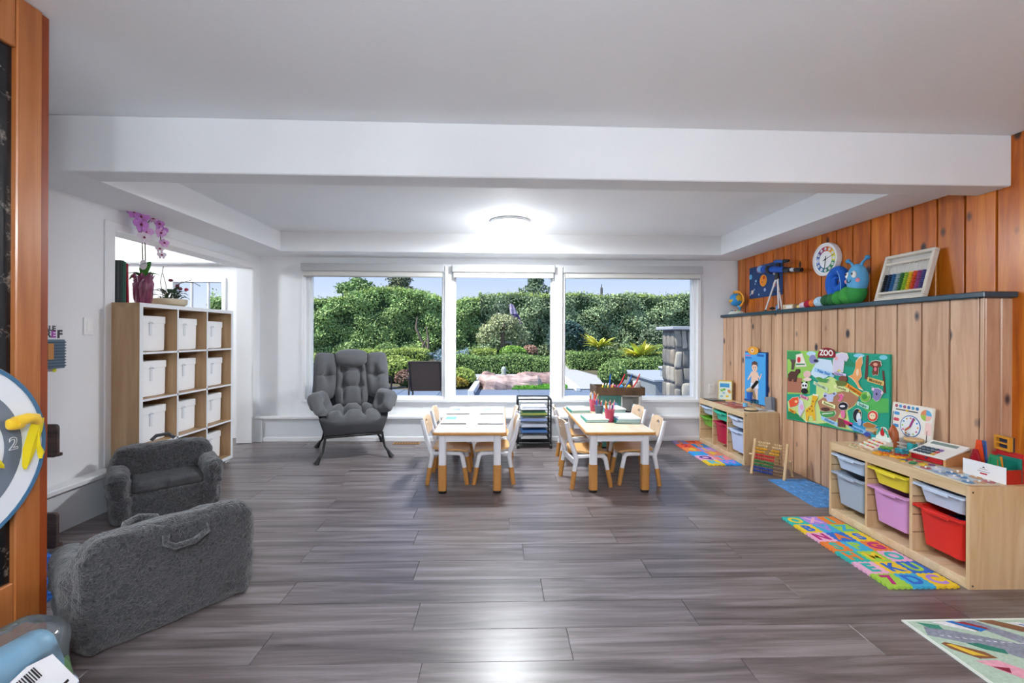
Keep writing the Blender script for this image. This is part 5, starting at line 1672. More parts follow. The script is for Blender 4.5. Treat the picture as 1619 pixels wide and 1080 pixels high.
ZOO_ANIMALS = [('parrot', '#f1ead8', [(0.141, 0.608), (0.217, 0.623), (0.272, 0.516), (0.136, 0.502)], [('#d8323a', [(0.202, 0.568), (0.2, 0.58), (0.194, 0.589), (0.185, 0.594), (0.174, 0.594), (0.165, 0.588), (0.159, 0.578), (0.157, 0.566), (0.159, 0.554), (0.166, 0.545), (0.175, 0.54), (0.185, 0.541), (0.194, 0.547), (0.2, 0.556)]), ('#4a8f6a', [(0.142, 0.53), (0.254, 0.538), (0.26, 0.526), (0.142, 0.516)])]), ('zebra', '#8e8fc0', [(0.397, 0.583), (0.393, 0.6), (0.381, 0.613), (0.364, 0.62), (0.344, 0.619), (0.326, 0.61), (0.314, 0.596), (0.31, 0.579), (0.314, 0.562), (0.327, 0.549), (0.345, 0.542), (0.364, 0.543), (0.381, 0.552), (0.393, 0.566)], [('#2f2c48', [(0.419, 0.572), (0.416, 0.578), (0.409, 0.582), (0.399, 0.584), (0.388, 0.583), (0.378, 0.58), (0.371, 0.575), (0.369, 0.57), (0.372, 0.564), (0.379, 0.56), (0.389, 0.558), (0.4, 0.559), (0.409, 0.562), (0.416, 0.567)])]), ('bear', '#5a3630', [(0.031, 0.421), (0.071, 0.451), (0.123, 0.451), (0.136, 0.474), (0.18, 0.477), (0.187, 0.452), (0.155, 0.432), (0.143, 0.405), (0.136, 0.366), (0.104, 0.362), (0.104, 0.388), (0.078, 0.386), (0.071, 0.363), (0.038, 0.364)], []), ('pig', '#eac0b8', [(0.329, 0.448), (0.325, 0.46), (0.313, 0.469), (0.294, 0.473), (0.274, 0.471), (0.256, 0.464), (0.243, 0.453), (0.239, 0.44), (0.243, 0.427), (0.256, 0.418), (0.275, 0.414), (0.295, 0.416), (0.313, 0.424), (0.325, 0.435)], [('#f2d8cc', [(0.344, 0.404), (0.338, 0.41), (0.324, 0.413), (0.303, 0.414), (0.279, 0.412), (0.257, 0.407), (0.242, 0.4), (0.237, 0.393), (0.242, 0.387), (0.257, 0.383), (0.279, 0.383), (0.303, 0.385), (0.324, 0.39), (0.338, 0.397)])]), ('elephant', '#dcd3e8', [(0.592, 0.586), (0.621, 0.634), (0.68, 0.648), (0.728, 0.642), (0.742, 0.61), (0.723, 0.583), (0.704, 0.6), (0.7, 0.555), (0.691, 0.502), (0.652, 0.492), (0.647, 0.514), (0.622, 0.489), (0.592, 0.49)], [('#f0a8a8', [(0.642, 0.604), (0.641, 0.611), (0.636, 0.616), (0.63, 0.619), (0.623, 0.618), (0.617, 0.615), (0.612, 0.609), (0.611, 0.603), (0.612, 0.596), (0.617, 0.591), (0.623, 0.589), (0.63, 0.589), (0.637, 0.592), (0.641, 0.598)]), ('#e8dc6a', [(0.674, 0.508), (0.672, 0.512), (0.668, 0.515), (0.661, 0.516), (0.653, 0.516), (0.646, 0.513), (0.641, 0.51), (0.639, 0.506), (0.641, 0.502), (0.646, 0.499), (0.653, 0.498), (0.661, 0.499), (0.668, 0.501), (0.672, 0.504)])]), ('panda', '#f2f2f2', [(0.289, 0.344), (0.285, 0.358), (0.275, 0.367), (0.261, 0.372), (0.244, 0.37), (0.23, 0.363), (0.22, 0.35), (0.216, 0.336), (0.22, 0.322), (0.23, 0.312), (0.245, 0.308), (0.261, 0.31), (0.275, 0.318), (0.285, 0.33)], [('#1d1d20', [(0.294, 0.296), (0.29, 0.307), (0.278, 0.314), (0.262, 0.317), (0.244, 0.315), (0.227, 0.308), (0.216, 0.298), (0.211, 0.286), (0.216, 0.276), (0.227, 0.268), (0.244, 0.266), (0.262, 0.268), (0.279, 0.275), (0.29, 0.285)]), ('#1d1d20', [(0.248, 0.339), (0.247, 0.344), (0.244, 0.347), (0.239, 0.348), (0.234, 0.348), (0.23, 0.345), (0.227, 0.341), (0.226, 0.337), (0.227, 0.333), (0.23, 0.33), (0.235, 0.328), (0.239, 0.329), (0.244, 0.331), (0.247, 0.335)]), ('#1d1d20', [(0.282, 0.343), (0.281, 0.348), (0.278, 0.351), (0.273, 0.352), (0.268, 0.352), (0.264, 0.349), (0.261, 0.345), (0.26, 0.341), (0.261, 0.337), (0.264, 0.333), (0.269, 0.332), (0.273, 0.333), (0.278, 0.335), (0.281, 0.339)]), ('#1d1d20', [(0.237, 0.366), (0.236, 0.369), (0.232, 0.372), (0.227, 0.372), (0.222, 0.372), (0.217, 0.37), (0.213, 0.367), (0.212, 0.363), (0.213, 0.36), (0.217, 0.358), (0.222, 0.357), (0.227, 0.358), (0.232, 0.36), (0.236, 0.363)]), ('#1d1d20', [(0.292, 0.372), (0.291, 0.375), (0.288, 0.377), (0.283, 0.378), (0.278, 0.378), (0.273, 0.376), (0.269, 0.373), (0.268, 0.369), (0.27, 0.366), (0.273, 0.364), (0.278, 0.363), (0.283, 0.364), (0.288, 0.366), (0.291, 0.369)])]), ('tiger', '#e8552c', [(0.039, 0.169), (0.092, 0.208), (0.169, 0.225), (0.178, 0.177), (0.138, 0.137), (0.06, 0.113)], [('#f6c08a', [(0.164, 0.184), (0.162, 0.189), (0.157, 0.192), (0.149, 0.193), (0.139, 0.192), (0.131, 0.188), (0.126, 0.183), (0.124, 0.178), (0.126, 0.173), (0.131, 0.169), (0.14, 0.168), (0.149, 0.17), (0.157, 0.173), (0.163, 0.178)])]), ('dolphin', '#dcd4ee', [(0.191, 0.213), (0.228, 0.193), (0.248, 0.129), (0.196, 0.052), (0.17, 0.099), (0.178, 0.169)], [('#e6a8d0', [(0.239, 0.144), (0.237, 0.155), (0.232, 0.163), (0.224, 0.167), (0.215, 0.165), (0.207, 0.159), (0.202, 0.149), (0.2, 0.138), (0.202, 0.127), (0.208, 0.119), (0.216, 0.116), (0.224, 0.117), (0.232, 0.123), (0.238, 0.133)])]), ('giraffe', '#eebb2c', [(0.356, 0.268), (0.413, 0.268), (0.415, 0.246), (0.393, 0.218), (0.377, 0.167), (0.389, 0.104), (0.394, 0.05), (0.369, 0.045), (0.351, 0.085), (0.307, 0.077), (0.299, 0.03), (0.275, 0.025), (0.265, 0.128), (0.333, 0.175)], [('#b8742a', [(0.372, 0.215), (0.371, 0.219), (0.368, 0.221), (0.364, 0.222), (0.36, 0.221), (0.356, 0.219), (0.353, 0.216), (0.352, 0.212), (0.353, 0.209), (0.356, 0.206), (0.36, 0.205), (0.364, 0.206), (0.369, 0.208), (0.371, 0.211)]), ('#b8742a', [(0.334, 0.143), (0.332, 0.147), (0.329, 0.149), (0.324, 0.15), (0.319, 0.149), (0.315, 0.147), (0.311, 0.143), (0.31, 0.139), (0.311, 0.136), (0.315, 0.134), (0.319, 0.133), (0.325, 0.134), (0.329, 0.136), (0.332, 0.14)]), ('#b8742a', [(0.367, 0.133), (0.366, 0.136), (0.363, 0.139), (0.359, 0.14), (0.354, 0.139), (0.35, 0.137), (0.347, 0.133), (0.346, 0.129), (0.348, 0.125), (0.35, 0.123), (0.355, 0.122), (0.359, 0.123), (0.363, 0.125), (0.366, 0.129)]), ('#b8742a', [(0.302, 0.122), (0.301, 0.125), (0.298, 0.127), (0.295, 0.128), (0.29, 0.128), (0.287, 0.125), (0.284, 0.122), (0.283, 0.118), (0.284, 0.115), (0.287, 0.112), (0.291, 0.111), (0.295, 0.112), (0.299, 0.114), (0.301, 0.118)]), ('#b8742a', [(0.357, 0.172), (0.356, 0.175), (0.353, 0.176), (0.349, 0.177), (0.345, 0.176), (0.342, 0.175), (0.339, 0.172), (0.338, 0.169), (0.339, 0.166), (0.342, 0.164), (0.345, 0.164), (0.349, 0.164), (0.353, 0.166), (0.356, 0.169)])]), ('crocodile', '#4f9a4e', [(0.389, 0.425), (0.434, 0.435), (0.478, 0.425), (0.546, 0.427), (0.52, 0.394), (0.434, 0.393)], []), ('tortoise', '#7a4a38', [(0.737, 0.447), (0.733, 0.458), (0.722, 0.466), (0.705, 0.47), (0.686, 0.468), (0.669, 0.462), (0.657, 0.451), (0.653, 0.439), (0.657, 0.427), (0.669, 0.419), (0.686, 0.416), (0.705, 0.418), (0.722, 0.425), (0.733, 0.435)], [('#6d7a3a', [(0.613, 0.419), (0.662, 0.428), (0.738, 0.425), (0.729, 0.395), (0.643, 0.381)])]), ('kangaroo', '#f0a765', [(0.846, 0.614), (0.873, 0.627), (0.878, 0.574), (0.863, 0.538), (0.872, 0.482), (0.84, 0.443), (0.857, 0.409), (0.886, 0.383), (0.847, 0.392), (0.816, 0.433), (0.784, 0.459), (0.752, 0.471), (0.793, 0.489), (0.815, 0.534), (0.819, 0.585)], [('#f8d8b0', [(0.85, 0.508), (0.848, 0.521), (0.845, 0.53), (0.84, 0.535), (0.835, 0.535), (0.83, 0.529), (0.826, 0.519), (0.825, 0.506), (0.826, 0.494), (0.83, 0.484), (0.835, 0.479), (0.84, 0.48), (0.845, 0.486), (0.849, 0.496)])]), ('monkey', '#7a3f2e', [(0.944, 0.572), (0.964, 0.597), (0.998, 0.606), (1.036, 0.602), (1.042, 0.572), (1.019, 0.557), (1.02, 0.523), (1.013, 0.502), (0.997, 0.507), (0.977, 0.498), (0.968, 0.518), (0.976, 0.553)], [('#f0a890', [(1.017, 0.58), (1.015, 0.585), (1.01, 0.589), (1.002, 0.591), (0.994, 0.591), (0.986, 0.588), (0.981, 0.583), (0.979, 0.578), (0.981, 0.572), (0.986, 0.568), (0.994, 0.567), (1.002, 0.567), (1.01, 0.57), (1.015, 0.575)]), ('#e87f8c', [(1.01, 0.546), (1.009, 0.552), (1.005, 0.557), (1.001, 0.56), (0.995, 0.559), (0.991, 0.556), (0.987, 0.55), (0.986, 0.544), (0.987, 0.537), (0.991, 0.532), (0.995, 0.53), (1.001, 0.53), (1.006, 0.534), (1.009, 0.539)])]), ('koala', '#8f86b8', [(0.965, 0.411), (0.985, 0.403), (1.017, 0.407), (1.044, 0.397), (1.061, 0.379), (1.045, 0.36), (1.029, 0.328), (1.002, 0.313), (0.973, 0.333), (0.981, 0.362)], [('#f3d8ea', [(0.988, 0.397), (0.987, 0.402), (0.984, 0.405), (0.98, 0.407), (0.975, 0.406), (0.97, 0.403), (0.967, 0.399), (0.966, 0.394), (0.967, 0.39), (0.97, 0.386), (0.975, 0.385), (0.98, 0.385), (0.984, 0.388), (0.987, 0.392)]), ('#f3d8ea', [(1.063, 0.379), (1.062, 0.383), (1.06, 0.386), (1.056, 0.388), (1.052, 0.387), (1.048, 0.385), (1.045, 0.381), (1.045, 0.377), (1.045, 0.373), (1.048, 0.37), (1.052, 0.369), (1.056, 0.369), (1.06, 0.372), (1.062, 0.375)]), ('#2c2a48', [(1.016, 0.366), (1.015, 0.37), (1.013, 0.374), (1.011, 0.375), (1.008, 0.375), (1.005, 0.372), (1.004, 0.369), (1.003, 0.365), (1.004, 0.361), (1.005, 0.358), (1.008, 0.356), (1.011, 0.356), (1.013, 0.359), (1.015, 0.362)])]), ('raccoon', '#c4c9ea', [(0.484, 0.295), (0.5, 0.313), (0.542, 0.299), (0.583, 0.309), (0.608, 0.331), (0.628, 0.315), (0.593, 0.287), (0.583, 0.247), (0.532, 0.239), (0.511, 0.267), (0.487, 0.268)], [('#50587c', [(0.613, 0.314), (0.612, 0.317), (0.609, 0.32), (0.605, 0.321), (0.601, 0.32), (0.597, 0.318), (0.594, 0.315), (0.593, 0.311), (0.594, 0.308), (0.597, 0.306), (0.601, 0.305), (0.606, 0.306), (0.61, 0.308), (0.612, 0.311)]), ('#50587c', [(0.52, 0.284), (0.518, 0.288), (0.514, 0.29), (0.508, 0.291), (0.502, 0.29), (0.496, 0.287), (0.492, 0.284), (0.49, 0.28), (0.492, 0.277), (0.496, 0.275), (0.502, 0.274), (0.509, 0.275), (0.514, 0.278), (0.519, 0.281)])]), ('snake', '#7fc24a', [(0.951, 0.337), (0.946, 0.353), (0.934, 0.365), (0.917, 0.37), (0.897, 0.367), (0.88, 0.357), (0.867, 0.342), (0.863, 0.325), (0.867, 0.308), (0.88, 0.297), (0.898, 0.292), (0.917, 0.295), (0.935, 0.305), (0.946, 0.32)], [('#4a9a4c', [(0.927, 0.334), (0.924, 0.342), (0.918, 0.348), (0.908, 0.35), (0.898, 0.349), (0.888, 0.344), (0.882, 0.336), (0.879, 0.327), (0.882, 0.319), (0.888, 0.313), (0.898, 0.31), (0.908, 0.312), (0.918, 0.317), (0.924, 0.325)]), ('#bfe2a0', [(0.946, 0.357), (0.945, 0.365), (0.943, 0.37), (0.939, 0.373), (0.934, 0.372), (0.93, 0.369), (0.927, 0.362), (0.926, 0.354), (0.928, 0.347), (0.93, 0.341), (0.934, 0.339), (0.939, 0.339), (0.943, 0.343), (0.945, 0.35)])]), ('flamingo', '#e8669a', [(0.643, 0.309), (0.682, 0.323), (0.701, 0.309), (0.687, 0.278), (0.663, 0.259), (0.643, 0.264), (0.668, 0.29)], []), ('ostrich', '#26232e', [(0.744, 0.234), (0.739, 0.247), (0.726, 0.256), (0.707, 0.259), (0.686, 0.256), (0.667, 0.247), (0.653, 0.234), (0.649, 0.219), (0.653, 0.206), (0.667, 0.197), (0.686, 0.194), (0.708, 0.198), (0.727, 0.207), (0.739, 0.22)], [('#f0eef2', [(0.719, 0.23), (0.716, 0.234), (0.709, 0.236), (0.698, 0.236), (0.686, 0.234), (0.675, 0.23), (0.668, 0.226), (0.665, 0.222), (0.668, 0.218), (0.675, 0.216), (0.686, 0.216), (0.698, 0.218), (0.709, 0.222), (0.716, 0.226)]), ('#e87aa8', [(0.673, 0.185), (0.716, 0.196), (0.721, 0.149), (0.702, 0.131), (0.683, 0.135)]), ('#7a4a3c', [(0.644, 0.12), (0.702, 0.123), (0.722, 0.064), (0.645, 0.056)])]), ('alligator', '#4a9a4c', [(0.441, 0.145), (0.501, 0.146), (0.604, 0.173), (0.616, 0.153), (0.594, 0.126), (0.522, 0.103), (0.458, 0.108)], [('#f4f6ee', [(0.469, 0.128), (0.594, 0.158), (0.594, 0.152), (0.474, 0.121)]), ('#5a3a34', [(0.553, 0.18), (0.548, 0.186), (0.535, 0.188), (0.516, 0.188), (0.495, 0.184), (0.476, 0.178), (0.462, 0.171), (0.457, 0.164), (0.462, 0.159), (0.476, 0.156), (0.495, 0.157), (0.516, 0.16), (0.535, 0.166), (0.548, 0.173)])]), ('penguin', '#1d2230', [(0.873, 0.184), (0.869, 0.206), (0.859, 0.222), (0.843, 0.229), (0.826, 0.226), (0.81, 0.214), (0.799, 0.194), (0.796, 0.17), (0.8, 0.148), (0.811, 0.132), (0.826, 0.125), (0.844, 0.129), (0.859, 0.142), (0.869, 0.162)], [('#eef2f6', [(0.871, 0.17), (0.868, 0.185), (0.863, 0.197), (0.854, 0.203), (0.845, 0.201), (0.837, 0.192), (0.831, 0.178), (0.829, 0.162), (0.831, 0.146), (0.837, 0.134), (0.845, 0.129), (0.855, 0.131), (0.863, 0.139), (0.869, 0.153)]), ('#a8c4ea', [(0.878, 0.136), (0.876, 0.147), (0.87, 0.155), (0.863, 0.159), (0.854, 0.157), (0.847, 0.151), (0.841, 0.14), (0.839, 0.128), (0.841, 0.117), (0.847, 0.108), (0.855, 0.105), (0.863, 0.106), (0.871, 0.113), (0.876, 0.124)]), ('#eebb3c', [(0.867, 0.215), (0.866, 0.218), (0.864, 0.219), (0.86, 0.22), (0.856, 0.219), (0.853, 0.217), (0.85, 0.215), (0.85, 0.212), (0.85, 0.21), (0.853, 0.208), (0.856, 0.208), (0.86, 0.208), (0.864, 0.21), (0.866, 0.213)])]), ('lion', '#e0453c', [(1.016, 0.207), (1.012, 0.223), (1.0, 0.234), (0.983, 0.238), (0.965, 0.235), (0.948, 0.225), (0.936, 0.209), (0.932, 0.192), (0.936, 0.175), (0.948, 0.164), (0.965, 0.16), (0.984, 0.164), (1.0, 0.174), (1.012, 0.19)], [('#f7e2bc', [(1.001, 0.204), (0.999, 0.215), (0.991, 0.222), (0.98, 0.225), (0.968, 0.222), (0.957, 0.216), (0.949, 0.206), (0.946, 0.194), (0.949, 0.184), (0.957, 0.177), (0.968, 0.174), (0.98, 0.176), (0.991, 0.183), (0.999, 0.193)]), ('#3a2420', [(0.969, 0.203), (0.969, 0.205), (0.968, 0.206), (0.967, 0.206), (0.965, 0.206), (0.964, 0.205), (0.963, 0.204), (0.963, 0.202), (0.963, 0.201), (0.964, 0.2), (0.965, 0.199), (0.967, 0.2), (0.968, 0.2), (0.969, 0.202)]), ('#3a2420', [(0.989, 0.205), (0.988, 0.207), (0.987, 0.208), (0.986, 0.208), (0.985, 0.208), (0.983, 0.207), (0.983, 0.206), (0.982, 0.204), (0.983, 0.203), (0.983, 0.202), (0.985, 0.201), (0.986, 0.202), (0.987, 0.203), (0.988, 0.204)])]), ('whale', '#4a5fb8', [(0.892, 0.05), (0.921, 0.074), (0.954, 0.071), (0.959, 0.052), (0.917, 0.033)], []), ('fish', '#e8b42c', [(0.967, 0.084), (1.007, 0.097), (1.023, 0.08), (0.991, 0.062)], []), ('signboard', '#b87a3c', [(0.887, 0.123), (0.933, 0.147), (1.007, 0.134), (0.975, 0.107), (0.9, 0.105)], [])]
ZOO_TAGS = [('Panda', '#f0a8c8', '#b02860', (0.246, 0.234), 0.03, 8), ('Tiger', '#f2a52a', '#9a4a10', (0.086, 0.083), 0.028, 8), ('Polar Bear', '#a8d4f4', '#2a6fc0', (0.488, 0.478), 0.036, 8), ('Elephant', '#d8cfe8', '#8a78b0', (0.652, 0.478), 0.028, 4), ('Crocodile', '#cfe0c0', '#6a8a6a', (0.451, 0.359), 0.03, 14), ('Tortoise', '#e6ecb0', '#7a7a3a', (0.677, 0.366), 0.03, 6), ('Kangaroo', '#f59a2a', '#9a4a10', (0.807, 0.369), 0.036, 22), ('Monkey', '#e8c878', '#7a4a20', (0.997, 0.456), 0.036, 8), ('Raccoon', '#f2f0b8', '#7a7a3a', (0.542, 0.216), 0.032, 8), ('Snake', '#bfe4d8', '#4a8a7a', (0.886, 0.264), 0.032, 10), ('Ostrich', '#f0408a', '#b01050', (0.717, 0.105), 0.032, 8), ('Alligator', '#a8d0ec', '#3a78b0', (0.554, 0.079), 0.034, 8), ('Penguin', '#8fc8f0', '#2a70b8', (0.838, 0.074), 0.036, 8)]
t = thing('zoo_felt_board', 'colourful felt zoo board with animals and red ZOO sign on the pine wall', 'felt board', (2.742, 4.12, .49), 0)
def zb(pts, col, nm, x, th, par):
    return MB().prism(pts, (x, 0, 0), YW, UP, th).build(nm, mat(col, .9), par)
zb([(0, -.005), (1.105, .06), (1.105, .657), (.0, .648)], '#23a184', 'felt_backing', .016, .016, t)
for k, (nm, c, p) in enumerate(ZOO_PRINT):
    zb([(max(.004, min(1.1, a)), max(.004 + .06 * a, b)) for a, b in p], c, nm, -.0002 * k, .0005, t)
for nm, c, p, sub in ZOO_ANIMALS:
    cx_ = sum(a for a, b in p) / len(p)
    cy_ = sum(b for a, b in p) / len(p)
    halo = [(cx_ + (a - cx_) * 1.09, cy_ + (b - cy_) * 1.09) for a, b in p]
    o = zb(p, c, 'felt_' + nm, -.0058, .0022, t)
    zb(halo, '#f3ece0' if nm not in ('bear', 'tortoise') else '#3f2a26', 'felt_outline', -.004, .0018, o)
    for k, (cc, pp) in enumerate(sub):
        zb(pp, cc, 'felt_patch', -.008 - .0003 * k, .0012, o)
for s_, bgc, fc, (a, b), sz, rot in ZOO_TAGS:
    wd = sz * .30 * len(s_) + .006
    cr, sr = math.cos(R(-rot)), math.sin(R(-rot))
    rc = [(a + x * cr - y * sr, b + x * sr + y * cr) for x, y in rrect(-wd, wd, -sz * .48, sz * .48, .006, 2)]
    o = zb(rc, bgc, 'name_tag', -.0058, .002, t)
    u = Vector((0, -cr, sr))
    v = Vector((0, sr, cr))
    text(s_, sz * .95, mat(fc, .9), o, axes((-.0085, -a, b), u, v), 'tag_lettering', .0004, bold=.02)
sg = zb([(.42, .600), (.617, .610), (.617, .625)] + [(.52 + .098 * math.cos(R(q)), .625 + .062 * math.sin(R(q))) for q in range(10, 180, 17)] + [(.42, .62)], '#8e1c28', 'zoo_sign', -.004, .006, t)
text('ZOO', .066, mat('#f4efe8', .8), sg, axes((-.0108, -.519, .642), YW, UP), 'sign_lettering', .0006, bold=.04)

# body chart
t = thing('body_chart', 'blue cloth chart with figure of a child and orange tab', 'wall chart', (2.742, 4.84, .55), 0)
def bc(pts, col, nm, x=-.002, th=.001, par=None):
    return MB().prism(pts, (x, 0, 0), YW, UP, th).build(nm, mat(col, .8), par or t)
bc([(0, 0), (.405, -.005), (.405, .555), (0, .55)], '#123a78', 'border_cloth', .016, .014)
bc([(.006, .006), (.385, .004), (.385, .545), (.006, .54)], '#4aa8e8', 'blue_cloth', .002, .004)
bc([(.02, .50), (.12, .502), (.12, .515), (.02, .513)], '#d46a9c', 'title_print')
bc([(.02, .475), (.14, .478), (.14, .49), (.02, .487)], '#2f6fc0', 'title_print')
bc(rrect(.24, .36, .505, .53, .008), '#2a6ab8', 'title_print')
SK = '#f3cdb4'
for k, (p, nm) in enumerate((([(.13, .20), (.19, .20), (.2, .02), (.165, .02)], 'leg_print'), ([(.2, .20), (.255, .20), (.25, .02), (.215, .02)], 'leg_print'),
             ([(.14, .34), (.25, .34), (.265, .18), (.125, .18)], 'torso_print'), ([(.14, .34), (.155, .31), (.07, .235), (.055, .245)], 'arm_print'),
             ([(.245, .34), (.235, .31), (.29, .26), (.325, .325), (.31, .33), (.285, .285)], 'arm_print'), (ell(.195, .385, .052, .05), 'head_print'))):
    bc(p, SK, nm, -.002 - .0002 * k)
bc([(.125, .215), (.265, .215), (.27, .165), (.2, .165), (.195, .185), (.19, .165), (.12, .165)], '#e9eef6', 'shorts_print', -.0042)
bc([(.14, .39), (.15, .44), (.2, .455), (.245, .44), (.25, .39), (.23, .415), (.165, .415)], '#6b3f2c', 'hair_print', -.0042)
for x in (.178, .212):
    bc(ell(x, .385, .005, .008, 8), '#3a2a24', 'eye_print', -.0044)
bc([(.18, .362), (.21, .362), (.195, .354)], '#c8605c', 'mouth_print', -.0044)
tb = bc(ell(.17, .565, .1, .045, 20), '#f0a832', 'orange_tab', -.004, .005)
bc(ell(.16, .567, .03, .022, 12), '#f6e3c2', 'tab_patch', -.0095, .0006, tb)
bc(ell(.16, .567, .015, .01, 8), '#a83c34', 'tab_mark', -.0102, .0006, tb)

# solar system chart above the ledge
t = thing('planet_chart', 'dark blue planet chart with orange sun above the ledge', 'wall chart', (XR - .002, 5.075, 1.705), 0)
def pc(pts, col, nm, x=-.0025, th=.0008):
    return MB().prism(pts, (x, 0, 0), YW, UP, th).build(nm, mat(col, .6), t)
pc([(0, 0), (.605, 0), (.605, .36), (0, .36)], '#0f3a72', 'chart_sheet', 0, .0025)
def ringp(r0, r1, cx, cy, col):
    n = 40
    w = MB()
    vs = [(-.0026, -(cx + r * 1.25 * math.cos(2 * PI * k / n)), cy + r * math.sin(2 * PI * k / n)) for r in (r0, r1) for k in range(n)]
    w.add(vs, [(k, (k + 1) % n, n + (k + 1) % n, n + k) for k in range(n)])
    w.build('orbit_print', mat(col, .6), t, fixn=False)
for r_ in (.1, .125, .15, .172):
    ringp(r_, r_ + .0022, .27, .19, '#2f6aa8')
pc(ell(.27, .185, .066, .066, 22), '#f0921f', 'sun_print')
pc(ell(.285, .215, .02, .018, 10), '#c83a1c', 'sunspot_print', -.0034)
pc(ell(.25, .17, .012, .01, 8), '#c85a1c', 'sunspot_print', -.0034)
for x, y, r_, c in ((.025, .255, .03, '#5fb4dc'), (.13, .195, .014, '#a8d0ee'), (.115, .165, .01, '#8fc0e6'), (.30, .08, .02, '#a8b8e0'), (.19, .035, .011, '#9fd0ea'), (.47, .245, .026, '#dcdce6'), (.47, .12, .03, '#b86a5c'), (.06, .075, .024, '#e6cbb0')):
    pc(ell(x, y, r_, r_, 14), c, 'planet_print')
pc([(.01, .045), (.015, .038), (.115, .105), (.108, .112)], '#cfd6e6', 'planet_ring_print', -.0034)

# wall clock
t = thing('wall_clock', 'round white wall clock with rainbow number ring', 'clock', (XR - .001, 3.825, 1.955), R(-90))
# local: front = -y? rotated so that local -y -> -x
MR = Matrix.Rotation(R(90), 3, 'X')
MB().lathe([(.05, 0), (.142, 0), (.148, .02), (.146, .05), (.134, .052), (.131, .038), (.02, .038)], n=48, M=MR).build('case', mat('#eef0f2', .3), t, smooth=True)
MB().lathe([(.001, .036), (.131, .036), (.131, .0385), (.001, .0385)], n=48, M=MR).build('dial', mat('#f4f5f6', .4), t)
rain = ['#c03a44', '#e58a2c', '#e6cb3a', '#d8d860', '#3f9a5c', '#2f7a5a', '#2f8070', '#3a7fb0', '#2f62b0', '#9fb2dc', '#3a4f9c', '#a03a6c']
for k in range(12):
    w = MB()
    pts = []
    for r_ in (.075, .115):
        ar = [R(90 - 30 * k - 15 + q) for q in (0, 10, 20, 30)]
        pts += [(r_ * math.cos(a), r_ * math.sin(a)) for a in (ar if r_ < .1 else ar[::-1])]
    o = w.prism(pts, (0, -.0385, 0), (1, 0, 0), UP, .001).build('colour_segment', mat(rain[k], .5), t)
    a = R(60 - 30 * k)
    MB().prism(ell(.096 * math.cos(a), .096 * math.sin(a), .0135, .0135, 14), (0, -.0395, 0), (1, 0, 0), UP, .0006).build('number_spot', mat('#f4f5f6', .5), o)
    text(str(k + 1), .019, mat('#30343a', .5), o, axes((.096 * math.cos(a), -.0404, .096 * math.sin(a)), (1, 0, 0), UP), 'numeral', .0003)
def hand(ang, l, w_, nm, y):
    a = R(90 - ang)
    c_, s_ = math.cos(a), math.sin(a)
    MB().prism([(-c_ * .03 - s_ * w_, -s_ * .03 + c_ * w_), (-c_ * .03 + s_ * w_, -s_ * .03 - c_ * w_), (c_ * l + s_ * w_ * .4, s_ * l - c_ * w_ * .4), (c_ * l - s_ * w_ * .4, s_ * l + c_ * w_ * .4)],
               (0, y, 0), (1, 0, 0), UP, .0012).build(nm, mat('#2c3036', .4), t)
hand(72, .105, .0035, 'minute_hand', -.042)
hand(187, .085, .004, 'hour_hand', -.0405)
MB().cyl((0, -.038, 0), (0, -.045, 0), .006, None, 12).build('hub', mat('#2c3036', .4), t)

# ================================================================== ON THE LEDGE (z 1.53)
ZL = 1.5305
t = thing('toy_globe', 'small talking globe with orange arm at the ledge end', 'globe', (2.825, 5.17, ZL), R(-60))
MB().lathe([(.085, 0), (.088, .012), (.07, .035), (.04, .052), (.02, .056)], n=28).build('base', mat('#dfe2d6', .4), t, smooth=True)
for k, c in enumerate(('#4aa04a', '#3a78c8', '#c84a4a', '#7ab84a')):
    a = R(-140 + 34 * k)
    MB().sph((.055 * math.cos(a), .055 * math.sin(a), .044), (.013, .013, .008), 10, 6).build('button', mat(c, .35), t, smooth=True)
MB().tube([(.03, .01, .05), (.045, .0, .08), (.02, 0, .1)], .016, 10).build('neck', mat('#3f9fd6', .35), t, smooth=True)
gm = bpy.data.materials.new('globe_map')
gm.use_nodes = True
q = gm.node_tree
bs_ = q.nodes['Principled BSDF']
bs_.inputs['Roughness'].default_value = .3
co = q.nodes.new('ShaderNodeTexCoord')
nz = q.nodes.new('ShaderNodeTexNoise')
nz.inputs['Scale'].default_value = 13
cr_ = q.nodes.new('ShaderNodeValToRGB')
cr_.color_ramp.interpolation = 'CONSTANT'
cr_.color_ramp.elements[0].color = lin('#2f8fd0')
cr_.color_ramp.elements[1].position = .53
cr_.color_ramp.elements[1].color = lin('#e0b42c')
e2 = cr_.color_ramp.elements.new(.62)
e2.color = lin('#d8722a')
q.links.new(co.outputs['Object'], nz.inputs['Vector'])
q.links.new(nz.outputs['Fac'], cr_.inputs[0])
q.links.new(cr_.outputs[0], bs_.inputs['Base Color'])
MB().sph((-.005, 0, .175), .078, 24, 16).build('globe_ball', gm, t, smooth=True)
MB().tube([(.03 + .0 * k + .092 * math.cos(R(q_)) - .035, 0, .175 + .096 * math.sin(R(q_))) for k, q_ in enumerate(range(-70, 111, 15))], .013, 8).build('meridian_arm', mat('#eda02a', .35), t, smooth=True)

